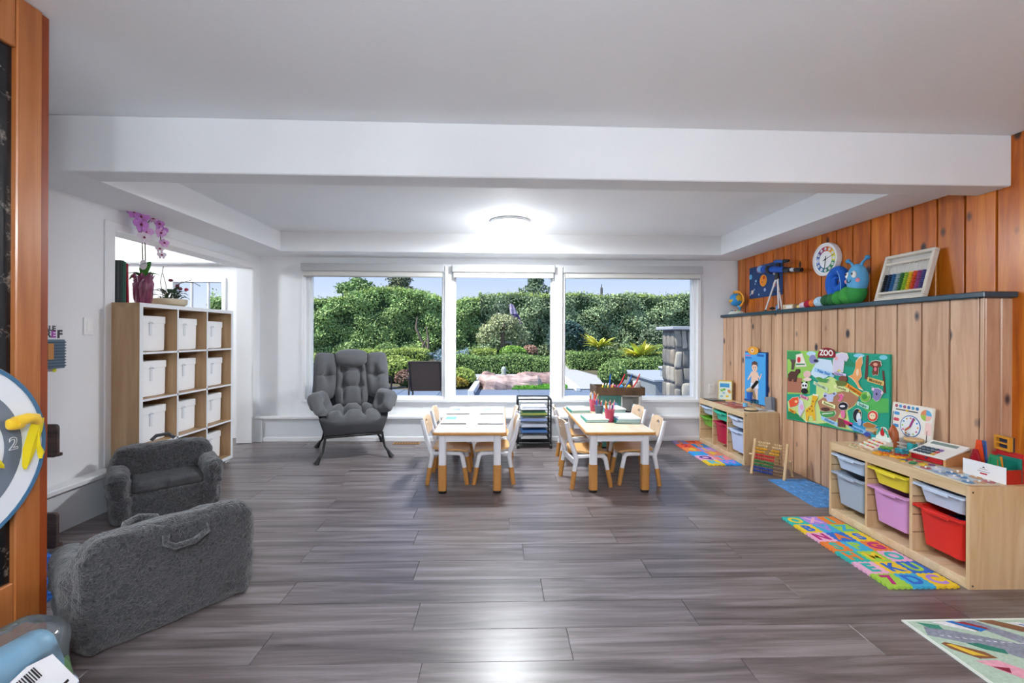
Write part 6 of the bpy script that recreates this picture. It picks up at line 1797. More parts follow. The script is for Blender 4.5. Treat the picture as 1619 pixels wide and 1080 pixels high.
t = thing('telescope', 'blue toy telescope on a white tripod on the ledge', 'telescope', (2.835, 4.42, ZL), 0)
for dx, dy in ((-.05, .115), (-.05, -.105), (.055, .0)):
    l = MB().tube([(0, dy * .12, .335), (dx, dy, .012)], [.009, .007], 8).build('tripod_leg', mat('#e6e8ea', .3), t, smooth=True)
    MB().cyl((dx, dy, 0), (dx, dy, .016), .011, None, 10).build('rubber_foot', mat('#1a1a1c', .6), l)
MB().tube([(-.018, .04, .20), (.03, 0, .2), (-.018, -.04, .20), (-.018, .04, .20)], .005, 6).build('spreader', mat('#26282c', .5), t)
MB().lathe([(.022, .32), (.026, .345), (.018, .37), (.016, .40)], n=16).build('tripod_head', mat('#17181b', .45), t, smooth=True)
ax0, ax1 = Vector((-.02, .20, .455)), Vector((.0, -.12, .405))
MB().tube([ax0, ax1], [.036, .03], 18).build('optical_tube', mat('#1f55b8', .25), t, smooth=True)
MB().tube([ax0 + (ax0 - ax1) * .16, ax0], [.04, .04], 18).build('objective_hood', mat('#7fb2e0', .25), t, smooth=True)
MB().tube([ax0 + (ax0 - ax1) * .17, ax0 + (ax0 - ax1) * .15], [.042, .042], 18).build('hood_ring', mat('#c05a78', .3), t, smooth=True)
MB().tube([ax0 * .75 + ax1 * .25, ax0 * .6 + ax1 * .4], [.041, .041], 18).build('tube_band', mat('#15171c', .4), t, smooth=True)
d_ = (ax1 - ax0).normalized()
MB().tube([ax1, ax1 + d_ * .07, ax1 + d_ * .075, ax1 + d_ * .15, ax1 + d_ * .155, ax1 + d_ * .23], [.028, .026, .017, .017, .022, .02], 14).build('focuser', mat('#17181c', .35), t, smooth=True)
MB().tube([ax1 + d_ * .09, ax1 + d_ * .14], .019, 14).build('focus_ring', mat('#b9c6d2', .25), t, smooth=True)
fs0 = Vector((0, -.02, .5))
MB().tube([fs0 + Vector((0, .05, .01)), fs0 + Vector((0, -.09, -.01))], .018, 12).build('finder_scope', mat('#2258a8', .3), t, smooth=True)
MB().tube([fs0 + Vector((0, -.09, -.01)), fs0 + Vector((0, -.16, -.015))], [.02, .012], 12).build('finder_eyepiece', mat('#15171a', .35), t, smooth=True)
MB().boxc((0, -.02, .465), (.016, .05, .05)).build('finder_bracket', mat('#15171a', .4), t)

t = thing('tree_figurine', 'tiny black tree figurine between the telescope legs', 'figurine', (2.80, 4.44, ZL))
MB().cyl((0, 0, 0), (0, 0, .025), .004, None, 8).build('trunk', mat('#2a1d16', .6), t)
for p in ((0, 0, .032), (0, .02, .028), (0, -.018, .027)):
    MB().sph(p, (.016, .018, .011), 8, 6).build('crown', mat('#18241a', .7), t)
t = thing('blue_bottle', 'tiny blue bottle beside a telescope leg', 'bottle', (2.80, 4.36, ZL))
MB().lathe([(.014, 0), (.015, .035), (.008, .045), (.008, .055)], n=14).build('bottle_body', mat('#5a8fc8', .3), t, smooth=True)
MB().cyl((0, 0, .055), (0, 0, .062), .009, None, 12).build('cap', mat('#2f4f80', .4), t)
t = thing('small_carton', 'small pale carton lying between telescope and plush', 'box', (2.82, 4.19, ZL), R(10))
B(-.03, .03, -.06, .06, 0, .05).build('carton_body', mat('#cbb28e', .5), t, bevel=.002)
B(-.032, -.03, -.05, .02, .01, .04).build('carton_label', mat('#e6e2da', .5), t)

# plush snail-caterpillar
t = thing('plush_toy', 'plush blue-headed caterpillar with striped tail and blue shell', 'plush toy', (2.825, 3.6, ZL), 0)
segs = [((0, .47, .02), (.02, .03, .02), '#ead078'), ((0, .415, .03), (.028, .045, .03), '#e6cfe0'), ((0, .345, .037), (.034, .048, .037), '#b3163c'), ((0, .28, .04), (.038, .04, .04), '#ee7c2c'),
        ((0, .20, .046), (.043, .065, .046), '#bcdcf2'), ((0, .115, .052), (.048, .055, .052), '#1f5a34'), ((-.002, .045, .056), (.05, .055, .056), '#286e38'), ((-.004, -.03, .062), (.055, .06, .062), '#3a9a3e'),
        ((-.005, -.13, .075), (.062, .09, .075), '#3d9c40')]
for c, r_, col in segs:
    MB().sph(c, r_, 20, 12).build('body_segment', mat(col, .85, var=.12, scale=40), t, smooth=True)
for k in range(9):
    MB().sph((-.04, .17 + .012 * k, .05 + .02 * math.sin(k * 2.1)), .003, 6, 4).build('speckle', mat('#3a6fa8', .8), t)
def headf(q):
    return Vector((q.x, q.y, q.z))
MB().sph((-.005, -.305, .0), (.001, .001, .001), 4, 2) 
MB().sph((-.005, -.2, .09), (.065, .075, .09), 22, 14).build('neck_segment', mat('#2f9040', .85), t, smooth=True)
MB().sph((-.005, -.255 + .045, .19), (.068, .078, .125), 24, 16).build('head', mat('#62aede', .85, var=.08, scale=10), t, smooth=True)
for dy, sz in ((.032, .027), (-.028, .03)):
    x_ = -.055
    o = MB().sph((x_ - .003, -.21 + dy, .225), (.014, sz * .8, sz), 16, 10).build('eye', mat('#f3f1ec', .5), t, smooth=True)
    MB().sph((x_ - .015, -.21 + dy + .004, .232), (.005, .009, .010), 10, 6).build('pupil', mat('#2b1a14', .3), o, smooth=True)
MB().tube([(-.071, -.187, .19), (-.073, -.19, .172), (-.073, -.205, .165), (-.072, -.22, .173), (-.07, -.224, .188)], .003, 6).build('smile', mat('#1d3a50', .7), t)
for dy in (.05, -.058):
    MB().sph((-.052, -.21 + dy, .18), (.012, .018, .018), 12, 8).build('cheek', mat('#ee9aa8', .85), t, smooth=True)
for dy, p in ((.03, .055), (-.025, -.06)):
    a = MB().tube([(-.005, -.21 + dy, .29), (-.005, -.21 + dy + p * .5, .325), (-.005, -.21 + dy + p, .345)], [.014, .009, .009], 8).build('antenna', mat('#4f9fd0', .85), t, smooth=True)
    MB().sph((-.005, -.21 + dy + p * 1.15, .35), .018, 12, 8).build('antenna_tip', mat('#3f93cc', .85), a, smooth=True)
SHB = mat('#0f5cc0', .8, var=.1, scale=16)
sp = []
for k in range(46):
    a = R(-70 + k * 12)
    rr = .105 - k * .0019
    sp.append((.02 - .03 * k / 46, .0 + rr * math.cos(a) * .95, .20 + rr * 1.15 * math.sin(a) - .0))
sp = [(.02, -.10, .1)] + sp
MB().tube(sp, [.042] + [.05 - .0007 * k for k in range(46)], 12).build('shell', SHB, t, smooth=True)
MB().tube([(-.036, -.075, .11), (-.04, -.08, .18), (-.038, -.06, .25), (-.03, -.03, .285)], .0025, 6).build('seam_stitch', mat('#8fc4ee', .7), t)

# bead frame on the ledge
t = thing('rainbow_abacus', 'white wooden bead frame with rainbow beads leaning on the ledge wall', 'abacus', (2.80, 3.015, ZL + .001), 0)
t.rotation_euler = (0, R(15), 0)
# local plane: a to the right (-y), z up, front -x
fw, fh = .19, .345
FR = mat('#ded6c8', .45, var=.08, scale=12)
for nm, a0, a1, z0_, z1_ in (('frame_bar', -fw, fw, 0, .022), ('frame_bar', -fw, fw, fh - .022, fh), ('frame_bar', -fw, -fw + .022, .022, fh - .022), ('frame_bar', fw - .022, fw, .022, fh - .022),
                             ('rail', -fw + .022, fw - .022, .05, .066), ('rail', -fw + .022, fw - .022, fh - .075, fh - .058)):
    B(-.012, .024 if nm == 'frame_bar' else .012, -a1, -a0, z0_, z1_).build(nm, FR, t, bevel=.003)
B(.022, .025, -fw + .02, fw - .02, .02, fh - .02).build('back_sheet', mat('#d3d0cc', .6), t)
rb = ['#23262e', '#233a5c', '#2f6aa0', '#9fb6c4', '#3a7a44', '#9cc43a', '#eac22a', '#e0502c', '#a8508c', '#4f4f8c']
bmesh_c = {}
for k in range(10):
    a = -fw + .045 + k * (2 * fw - .09) / 9
    MB().tube([(0, -a, .06), (0, -a, fh - .066)], .002, 6).build('rod', mat('#e6e4de', .4), t)
    for j in range(10):
        if k not in bmesh_c:
            o = MB().sph((0, 0, 0), (.0135, .0135, .0066), 10, 6).build('bead', mat(rb[k], .4), t, smooth=True)
            bmesh_c[k] = o.data
        else:
            o = bpy.data.objects.new('bead', bmesh_c[k])
            C.objects.link(o)
            o.parent = t
        o.location = (0, -a, .0735 + j * .0133)

# ================================================================== NEAR LEFT
DB = thing('target_board', 'round white and grey throwing target hung on the fir partition', 'target', (-1.768, 1.418, .862), R(90))
# local: front = -y faces +x ; local x = +y
def dring(r0, r1, y, col, nm, th=.0015):
    n = 64
    w = MB()
    vs = []
    for r_ in (r0, r1):
        for yy in (y, y - th):
            vs += [(r_ * math.cos(2 * PI * k / n), yy, r_ * math.sin(2 * PI * k / n)) for k in range(n)]
    fs = []
    for k in range(n):
        q = (k + 1) % n
        fs += [(k, q, 2 * n + q, 2 * n + k), (n + k, 3 * n + k, 3 * n + q, n + q), (k, n + k, n + q, q), (2 * n + k, 2 * n + q, 3 * n + q, 3 * n + k)]
    return w.add(vs, fs).build(nm, mat(col, .6), DB)
MB().lathe([(.001, 0), (.326, 0), (.326, .014), (.001, .014)], n=64, M=MR).build('disc', mat('#e9eef4', .6), DB)
dring(.318, .331, 0, '#3f6f92', 'rim_binding', .017)
dring(.331, .334, 0, '#c3ccd6', 'rim_edge', .012)
dring(.19, .247, -.0142, '#6f7b8a', 'grey_ring')
dring(.10, .13, -.0142, '#6f7b8a', 'grey_ring')
MB().prism(ell(0, 0, .05, .05, 32), (0, -.0142, 0), (1, 0, 0), UP, .001).build('bullseye', mat('#e3b08a', .6), DB)
def outline_num(s_, ang, par):
    a = R(ang)
    text(s_, .062, mat('#f3f5f8', .6), par, axes((.2185 * math.cos(a), -.0162, .2185 * math.sin(a)), (1, 0, 0), UP), 'numeral', .0004, bold=.03)
    text(s_, .062, mat('#6f7b8a', .6), par, axes((.2185 * math.cos(a), -.0168, .2185 * math.sin(a)), (1, 0, 0), UP), 'numeral_fill', .0004, bold=-.012)
outline_num('2', 2, DB)
YL = mat('#f0c416', .6, sheen=.3)
YL2 = mat('#e9d416', .6)
def streamer(label, loc, tails, ball=.028):
    t = thing('streamer_ball', label, 'toy ball', loc, R(90), 'yellow streamer balls on the target')
    MB().soft((0, -.022, 0), (.06, .036, .045), .018, 8, .006, 20).build('ball', YL, t, smooth=True)
    if len(tails) > 1:
        MB().tube([(.0, -.024, .004), (.035, -.03, .012), (.06, -.03, .008), (.075, -.026, -.012)], [.022, .02, .019, .014], 10).build('ribbon_fold', YL, t, smooth=True)
    for p, w_ in tails:
        vs, fs = [], []
        for (x, y, z), ww in zip(p, w_):
            x *= .82
            vs += [(x - ww, y, z), (x, y - .008, z), (x + ww, y, z), (x, y + .004, z)]
        for k in range(len(p) - 1):
            for j in range(4):
                fs.append((k * 4 + j, k * 4 + (j + 1) % 4, k * 4 + 4 + (j + 1) % 4, k * 4 + 4 + j))
        fs += [(3, 2, 1, 0), tuple(len(p) * 4 - 4 + j for j in range(4))]
        MB().add(vs, fs).build('ribbon', YL2, t, smooth=False)
streamer('yellow ball with long ribbons stuck on the grey ring', (-1.75, 1.418 + .20, .862 + .085), [
    ([(.088, -.03, .004), (.085, -.022, -.04), (.07, -.016, -.1), (.055, -.014, -.16), (.05, -.014, -.175)], [.022, .026, .026, .014, .004]),
    ([(.09, -.024, -.01), (.095, -.02, -.06), (.105, -.017, -.1), (.118, -.015, -.13), (.115, -.015, -.15)], [.012, .008, .008, .014, .006])])
streamer('yellow ball with short ribbon near the target centre', (-1.75, 1.418 + .10, .862 - .01), [
    ([(.02, -.02, 0), (.05, -.02, -.02), (.075, -.016, -.045), (.085, -.015, -.055)], [.01, .014, .012, .003])])

# plastic bag with packaged goods
t = thing('plastic_bag', 'clear plastic bag with light blue packet and printed white label', 'bag', (-1.565, 1.415, 0), R(76))
# local front = -y
def tiltf(q):
    return Vector((q.x, q.y + .22 * (q.z), q.z))
MB().soft((-.02, -.02, .135), (.34, .12, .265), .05, 14, .02, 9, fn=tiltf).build('blue_packet', mat('#8cc4e2', .35, var=.1, scale=8), t, smooth=True)
MB().sph((.12, -.02, .085), (.06, .055, .085), 18, 12).build('green_packet', mat('#6db33e', .35), t, smooth=True)
MB().sph((.14, -.03, .05), (.05, .06, .05), 16, 10).build('white_packet', mat('#aebfd6', .4), t, smooth=True)
lab = thing
MT = Matrix.Translation((-.015, -.128, .115)) @ Matrix.Rotation(R(-22), 4, 'Y') @ Matrix.Rotation(R(-19), 4, 'X')
w = MB()
w.T = MT
w.prism([(-.19, -.07), (.13, -.055), (.13, .075), (.075, .1), (-.19, .085)], (0, 0, 0), (1, 0, 0), UP, .002)
lb_ = w.build('printed_label', mat('#eceef2', .45), t)
w = MB()
w.T = MT
for k in range(14):
    x = .0 + k * .0062
    w.box(x, x + (.0028 if k % 3 else .0042), -.0035, -.002, .045, .085)
w.build('barcode', mat('#1c2026', .5), t)
w = MB()
w.T = MT
for k in range(11):
    for j in range(2):
        x = -.17 + j * .1
        w.box(x, x + .085 - .02 * ((k * 7 + j * 3) % 4) / 3, -.0035, -.002, .03 - k * .0085, .0335 - k * .0085)
w.build('small_print', mat('#55585e', .5), t)
w = MB()
w.T = MT
w.box(.07, .115, -.0036, -.002, -.03, -.022).box(.07, .105, -.0036, -.002, -.045, -.037)
w.build('bold_print', mat('#14161a', .5), t)
FILM = glass_mat('plastic_film', '#f4f8fa', 2.0, .08, .10)
MB().soft((-.01, .0, .155), (.38, .19, .30), .08, 22, .025, 11, fn=tiltf).build('clear_film', FILM, t, smooth=True)

# dark slatted rack behind the partition
t = thing('low_rack', 'dark brown two-tier rack beside the left wall', 'rack', (-2.648, 2.62, 0), 0)
for z0_, z1_ in ((.03, .235), (.555, .745)):
    MB().prism(rrect(-.105, .105, z0_, z1_, .02), (0, 0, 0), (1, 0, 0), UP, .022).build('front_board', DARKW, t, bevel=.003)
    B(-.1, .09, 0, .03, z0_, z0_ + .018).build('shelf', DARKW, t)
for x in (-.1,):
    B(x, x + .03, .03, .06, 0, .75).build('upright', DARKW, t)
t = thing('blue_shag_rug', 'blue mottled shaggy rug beside the partition', 'rug', (-2.33, 2.28, 0))
B(-.28, .2, -.26, .28, 0, .012).build('rug_base', mat('#2f6fc4', .9, var=.5, scale=24), t)
vs, fs = [], []
for k in range(1800):
    x, y = rnd.uniform(-.28, .2), rnd.uniform(-.26, .28)
    a = rnd.uniform(0, 2 * PI)
    h = rnd.uniform(.012, .03)
    i0 = len(vs)
    vs += [(x - .004 * math.cos(a), y - .004 * math.sin(a), .011), (x + .004 * math.cos(a), y + .004 * math.sin(a), .011), (x + rnd.uniform(-.014, .014), y + rnd.uniform(-.014, .014), .012 + h)]
    fs.append((i0, i0 + 1, i0 + 2))
o = MB().add(vs, fs).build('rug_pile', mat('#4a8ee0', .9, rand=.5), t, fixn=False)
o['kind'] = 'stuff'

# poster and file holder on the left wall
t = thing('letter_poster', 'white paper poster with dark and magenta letters on the left wall', 'poster', (XL + .0005, 2.98, 1.0), R(90))
B(-.42, 0, -.0015, 0, 0, .32).build('poster_sheet', mat('#eceef2', .6), t)
for s_, x, z, sz, c in (('ALE', -.085, .30, .045, '#55585f'), ('R', -.095, .262, .055, '#4a4d58'), ('E', -.062, .262, .06, '#b04fb4'), ('F', -.022, .262, .07, '#3c3e42'),
                        ('L', -.025, .20, .07, '#3c3e42'), ('Y', -.022, .145, .06, '#3c3e42'), ('O', -.03, .09, .065, '#33353a')):
    text(s_, sz, mat(c, .6), t, axes((x, -.0022, z), (1, 0, 0), UP), 'lettering', .0005, bold=.05)
MB().prism(ell(-.055, .03, .014, .012, 12), (0, -.0022, 0), (1, 0, 0), UP, .0006).build('yellow_dot', mat('#e3ea2c', .6), t)
t = thing('wall_file_holder', 'blue-grey ribbed file holder hung over the letter poster', 'file holder', (XL + .003, 2.945, 1.045), R(90))
B(-.22, 0, -.05, 0, 0, .185).build('holder_body', mat('#5d7486', .6), t, bevel=.004)
for k in range(9):
    B(-.22, .001, -.054, -.05, .012 + k * .019, .020 + k * .019).build('rib', mat('#46586a', .6), t, bevel=.001)
B(-.12, -.085, -.06, -.052, .06, .16).build('orange_tag', mat('#c88a4a', .6), t)

# ================================================================== GARDEN
def zg(y):
    return -.15 if y < 11.5 else -.15 + .35 * (y - 11.5) / 8.5
rng = np.random.default_rng(5)
w = MB()
n = 14
vs, fs = [], []
for i, yy in enumerate([11.4, 11.6] + [12 + k * 1.0 for k in range(9)] + [22, 40]):
    for xx in (-40, 40):
        vs.append((xx, yy, zg(min(yy, 20)) - .01))
for i in range(len(vs) // 2 - 1):
    fs.append((2 * i, 2 * i + 1, 2 * i + 3, 2 * i + 2))
struct(w.add(vs, fs).build('garden_ground', mat('#5a5642', .9, var=.35, scale=2.5), fixn=False), 'garden soil and gravel behind the patio')
# patio slabs
pt = struct(B(-14, 14, 5.6, 11.5, -.3, -.17).build('patio', mat('#8893a2', .7)), 'blue-grey paved patio')
sm = None
for i in range(9):
    for j in range(10):
        x, yy = -4.4 + i * .98, 5.7 + j * .58
        if sm is None:
            o = B(0, .965, 0, .565, -.17, -.15).build('paving_slab', mat('#707d92', .55, var=.08, scale=3), pt, bevel=.004)
            sm = o.data
        else:
            o = bpy.data.objects.new('paving_slab', sm)
            C.objects.link(o)
            o.parent = pt
        o.location = (x, yy, 0)

def leaves(name, P, N, size, m, parent, squash=1.0):
    """cloud of small leaf quads at points P, roughly facing N"""
    k = len(P)
    D = N + rng.normal(0, .75, (k, 3))
    D /= np.linalg.norm(D, axis=1)[:, None] + 1e-9
    A = rng.normal(0, 1, (k, 3))
    U = np.cross(D, A)
    U /= np.linalg.norm(U, axis=1)[:, None] + 1e-9
    V = np.cross(D, U)
    s_ = size * rng.uniform(.55, 1.35, (k, 1))
    q = np.stack([P - U * s_, P + V * s_ * .5 * squash, P + U * s_, P - V * s_ * .5 * squash], 1).reshape(-1, 3)
    me = bpy.data.meshes.new(name)
    me.vertices.add(4 * k)
    me.vertices.foreach_set('co', q.astype(np.float32).ravel())
    me.loops.add(4 * k)
    me.loops.foreach_set('vertex_index', np.arange(4 * k, dtype=np.int32))
    me.polygons.add(k)
    me.polygons.foreach_set('loop_start', np.arange(0, 4 * k, 4, dtype=np.int32))
    me.update(calc_edges=True)
    me.validate()
    me.materials.append(m)
    o = bpy.data.objects.new(name, me)
    C.objects.link(o)
    if parent:
        o.parent = parent
    return o

def box_pts(k, x0, x1, y0, y1, z0, ztop, rough):
    """points on front, top and ends of a clipped box; ztop(x) gives the top line"""
    f = rng.random(k)
    X = rng.uniform(x0, x1, k)
    Z1 = ztop(X)
    hz = np.mean(Z1) - z0
    tp = (y1 - y0) / (hz + y1 - y0)
    top = f < tp
    Y = np.where(top, rng.uniform(y0, y1, k), y0)
    Z = np.where(top, Z1, z0 + (Z1 - z0) * rng.random(k))
    N = np.where(top[:, None], np.array([[0, -.1, 1.]]), np.array([[0, -1., .35]]))
    en = rng.random(k) < .12
    X = np.where(en & ~top, np.where(rng.random(k) < .5, x0, x1), X)
    Y = np.where(en & ~top, rng.uniform(y0, y1, k), Y)
    P = np.stack([X, Y, Z], 1) + rng.normal(0, rough, (k, 3))
    P[:, 0] = np.clip(P[:, 0], x0 + .02, x1 - .02)
    return P, N

def ell_pts(k, c, r, rough=.06):
    D = rng.normal(0, 1, (k, 3))
    D /= np.linalg.norm(D, axis=1)[:, None]
    D[:, 2] = np.where(D[:, 2] < -.35, -D[:, 2], D[:, 2])
    P = np.array(c) + D * np.array(r) * (1 - np.abs(rng.normal(0, rough * 1.8, (k, 1))))
    return P, D

HG = mat('#95b46e', .6, var=.35, scale=.9, rand=.4)
HG2 = mat('#96ac80', .6, var=.35, scale=1.1, rand=.4)
LIME = mat('#a3b85a', .6, var=.25, scale=2, rand=.35)
MID = mat('#7f9d58', .6, var=.3, scale=2, rand=.35)
DARKG = mat('#2f4a2c', .7, var=.3, scale=1.5, rand=.3)
SILV = mat('#8da8b4', .6, var=.2, scale=3, rand=.3)
CORE = mat('#2a4020', .9)
# tall hedge in two runs, split at the middle window's tree
def hedge_top_l(x):
    return 2.92 + .06 * np.sin(x * 1.7) + .42 * np.exp(-((x + 4.9) / 1.5) ** 2) - .3 * np.exp(-((x + 2.3) / .6) ** 2) - .12 * (x < -7)
def hedge_top_r(x):
    return 3.05 + .05 * np.sin(x * 2.3)
for lb, x0, x1, fn, m_ in (('tall dense green hedge behind the armchair window', -13.0, -.9, hedge_top_l, HG), ('tall clipped green hedge behind the palms', -.9, 13.0, hedge_top_r, HG2)):
    t = thing('tall_hedge', lb, 'hedge', ((x0 + x1) / 2, 20, .18), 0, 'tall garden hedges')
    xc = (x0 + x1) / 2
    w = MB()
    nx = 40
    vs, fs = [], []
    for i in range(nx + 1):
        x = x0 + (x1 - x0) * i / nx
        zt = float(fn(np.array([x]))[0]) - .12
        vs += [(x - xc, .12, 0), (x - xc, .12, zt - .18), (x - xc, 1.2, zt - .18), (x - xc, 1.2, 0)]
    for i in range(nx):
        a = i * 4
        for j in range(3):
            fs.append((a + j, a + 4 + j, a + 5 + j, a + 1 + j))
    fs += [(0, 1, 2, 3), (nx * 4 + 3, nx * 4 + 2, nx * 4 + 1, nx * 4)]
    w.add(vs, fs).build('branch_core', CORE, t)
    k = 52000
    P, N = box_pts(k, x0, x1, 20, 21.2, .2, fn, .07)
    # clumpy relief
    P[:, 1] += .22 * np.sin(P[:, 0] * 3.1 + np.sin(P[:, 2] * 4)) * np.sin(P[:, 2] * 2.7 + P[:, 0]) 
    P[:, 0] -= xc
    P[:, 1] -= 20
    P[:, 2] -= .18
    leaves('foliage', P, N, .058, m_, t, 1.0)
    # lighter loose leaves along the top
    k = 5000
    X = rng.uniform(x0, x1, k)
    P = np.stack([X - xc, rng.uniform(-.05, 1.0, k), fn(X) - .18 + np.abs(rng.normal(0, .09, k))], 1)
    leaves('top_leaves', P, np.tile([0, -.6, .3], (k, 1)), .06, LIME, t, .6)

def bush(name, lb, cat, c, r, m_, k, size=.045, grp=None, core=True):
    t = thing(name, lb, cat, (c[0], c[1], zg(c[1])), 0, grp)
    cz = c[2] - zg(c[1])
    if core:
        MB().sph((0, 0, cz * .9), (r[0] * .86, r[1] * .86, r[2] * .86), 14, 8).build('branch_core', CORE, t, smooth=True)
    P, N = ell_pts(k, (0, 0, cz), r)
    P[:, 2] = np.maximum(P[:, 2], .0)
    leaves('foliage', P, N, size, m_, t)
    return t
def boxbush(lb, x0, x1, y0, y1, h, m_, k, size=.033, grp='low clipped box hedges'):
    yc, xc = (y0 + y1) / 2, (x0 + x1) / 2
    z = zg(y0)
    t = thing('box_hedge', lb, 'hedge', (xc, yc, z), 0, grp)
    MB().soft((0, 0, h / 2 - .02), (x1 - x0 - .1, y1 - y0 - .1, h - .06), .12, 8).build('branch_core', CORE, t, smooth=True)
    P, N = box_pts(int(k * 1.7), x0 - xc, x1 - xc, y0 - yc, y1 - yc, .02, lambda x: h + .05 * np.sin(x * 3), .035)
    leaves('foliage', P, N, size, m_, t)
    return t
# low hedges and shrubs
boxbush('long low clipped hedge behind the pink rocks', -1.75, 1.75, 14.6, 15.5, .55, MID, 5000)
boxbush('pale low hedge before the small weeping tree', -1.9, -.1, 16.2, 16.9, .62, LIME, 2200)
boxbush('low hedge at the lounge chair', -5.0, -2.6, 15.6, 16.6, .68, LIME, 3000)
boxbush('low hedge running to the gravel path', 2.5, 4.7, 15.8, 16.8, .62, MID, 3200)
boxbush('low dark hedge beside the stone pillar', 4.9, 6.6, 14.3, 15.2, .72, MID, 3000)
boxbush('low hedge beneath the nearer palm', 3.6, 5.0, 13.4, 14.3, .58, MID, 2600)
boxbush('far low hedge behind the nearer palm', 5.2, 8.0, 18, 18.8, .7, HG, 2200)
bush('shrub', 'yellow-green shrub by the white plank edging', 'shrub', (-1.05, 12.1, .08), (.42, .38, .3), LIME, 1600, .04)
bush('shrub', 'golden low shrub in front of the yellow-green one', 'shrub', (-1.15, 11.75, -.02), (.33, .25, .17), mat('#a08a2e', .6, var=.25, scale=3, rand=.35), 900, .035)
bush('shrub', 'round green shrub behind the armchair top', 'shrub', (-4.3, 17.0, .55), (.55, .5, .42), MID, 1500)
bush('shrub', 'lime shrub left of the lounge chair', 'shrub', (-3.0, 12.9, .25), (.65, .5, .42), LIME, 2200)
bush('shrub', 'red-brown low shrub behind the lounge chair', 'shrub', (-2.45, 12.0, .08), (.4, .3, .26), mat('#8a6a5c', .6, var=.3, scale=3, rand=.35), 1300, .04)
bush('shrub', 'bright yellow-green shrub at the window jamb', 'shrub', (-5.0, 12.0, .25), (.5, .4, .5), LIME, 1800)
bush('shrub', 'leafy green shrub under the weeping tree', 'shrub', (.5, 16.4, .55), (.55, .4, .35), mat('#86b04c', .6, var=.2, scale=3, rand=.3), 1500)
bush('shrub', 'pinkish dry shrub right of the weeping tree', 'shrub', (1.15, 16.6, .62), (.32, .3, .3), mat('#b08a78', .6, var=.2, scale=3, rand=.3), 800, .035)
bush('shrub', 'tall green shrub behind the paint pots', 'shrub', (3.1, 12.0, .2), (.4, .35, .38), MID, 1700)
bush('shrub', 'dark blue-green shrub at the hedge foot', 'shrub', (2.9, 18.9, 1.0), (.9, .5, .95), mat('#3f5f5a', .6, var=.3, scale=2, rand=.3), 2600, .06)
bush('shrub', 'grey-green feathery shrub in the right hedge', 'shrub', (7.0, 19.0, 1.0), (.95, .5, .8), mat('#71836a', .6, var=.3, scale=2, rand=.3), 2600, .05)
# blue spruce
t = thing('blue_spruce', 'low spreading silver-blue spruce behind the window post', 'conifer', (-1.75, 16.0, zg(16)))
for k in range(30):
    a = rnd.uniform(0, 2 * PI)
    l = rnd.uniform(.5, .85)
    z = rnd.uniform(.25, .65)
    tip = Vector((l * math.cos(a), l * .8 * math.sin(a), z + rnd.uniform(-.05, .22)))
    q = np.linspace(.25, 1, 70)[:, None]
    P = np.array([[0, 0, z * .8]]) * (1 - q) + np.array([tuple(tip)]) * q + rng.normal(0, .035, (70, 3))
    if k == 0:
        allP = P
    else:
        allP = np.concatenate([allP, P])
leaves('needles', allP, np.tile([0, -.3, 1.], (len(allP), 1)), .05, SILV, t, .5)
MB().cyl((0, 0, 0), (0, 0, .6), .05, .03, 8).build('trunk', mat('#5a4a3c', .9), t)
# weeping tree
t = thing('weeping_tree', 'small umbrella-crowned weeping tree in the middle window', 'tree', (.13, 17.2, zg(17.2)))
MB().tube([(0, 0, 0), (.02, 0, .5), (-.02, 0, 1.1), (.0, 0, 1.5)], [.13, .1, .09, .06], 10).build('trunk', mat('#7a6a5c', .9, var=.3, scale=8), t, smooth=True)
MB().tube([(.05, .05, .9), (.3, .0, .9), (.42, -.05, .45), (.5, -.05, .25)], [.05, .045, .05, .05], 8).build('side_stem', mat('#a8a49a', .9), t, smooth=True)
Ps, Ns = [], []
for cx_, cz_, rx_, rz_ in ((0, 1.45, .62, .55), (-.5, 1.2, .48, .5), (.5, 1.22, .5, .52), (-.15, 1.62, .4, .4), (.25, 1.6, .42, .36), (.72, 1.0, .28, .36), (-.74, 1.02, .26, .34)):
    P, N = ell_pts(1100, (cx_, rng.uniform(-.2, .2), cz_), (rx_, rx_ * .9, rz_), .16)
    Ps.append(P)
    Ns.append(N)
P, N = np.concatenate(Ps), np.concatenate(Ns)
P += rng.normal(0, .04, P.shape)
keep = P[:, 2] > .72 + .3 * rng.random(len(P)) - .15 * (np.abs(P[:, 0]) > .6)
leaves('foliage', P[keep], N[keep] + np.array([0, 0, .4]), .045, mat('#a9b184', .6, var=.3, scale=2, rand=.35), t)
for p in ([(0, 0, 1.35), (-.3, 0, 1.6), (-.65, -.1, 1.35)], [(0, 0, 1.4), (.3, .05, 1.65), (.65, 0, 1.4)], [(0, 0, 1.4), (.05, -.2, 1.7), (0, -.45, 1.5)]):
    MB().tube(p, [.05, .035, .015], 6).build('branch', mat('#6a5c50', .9), t)
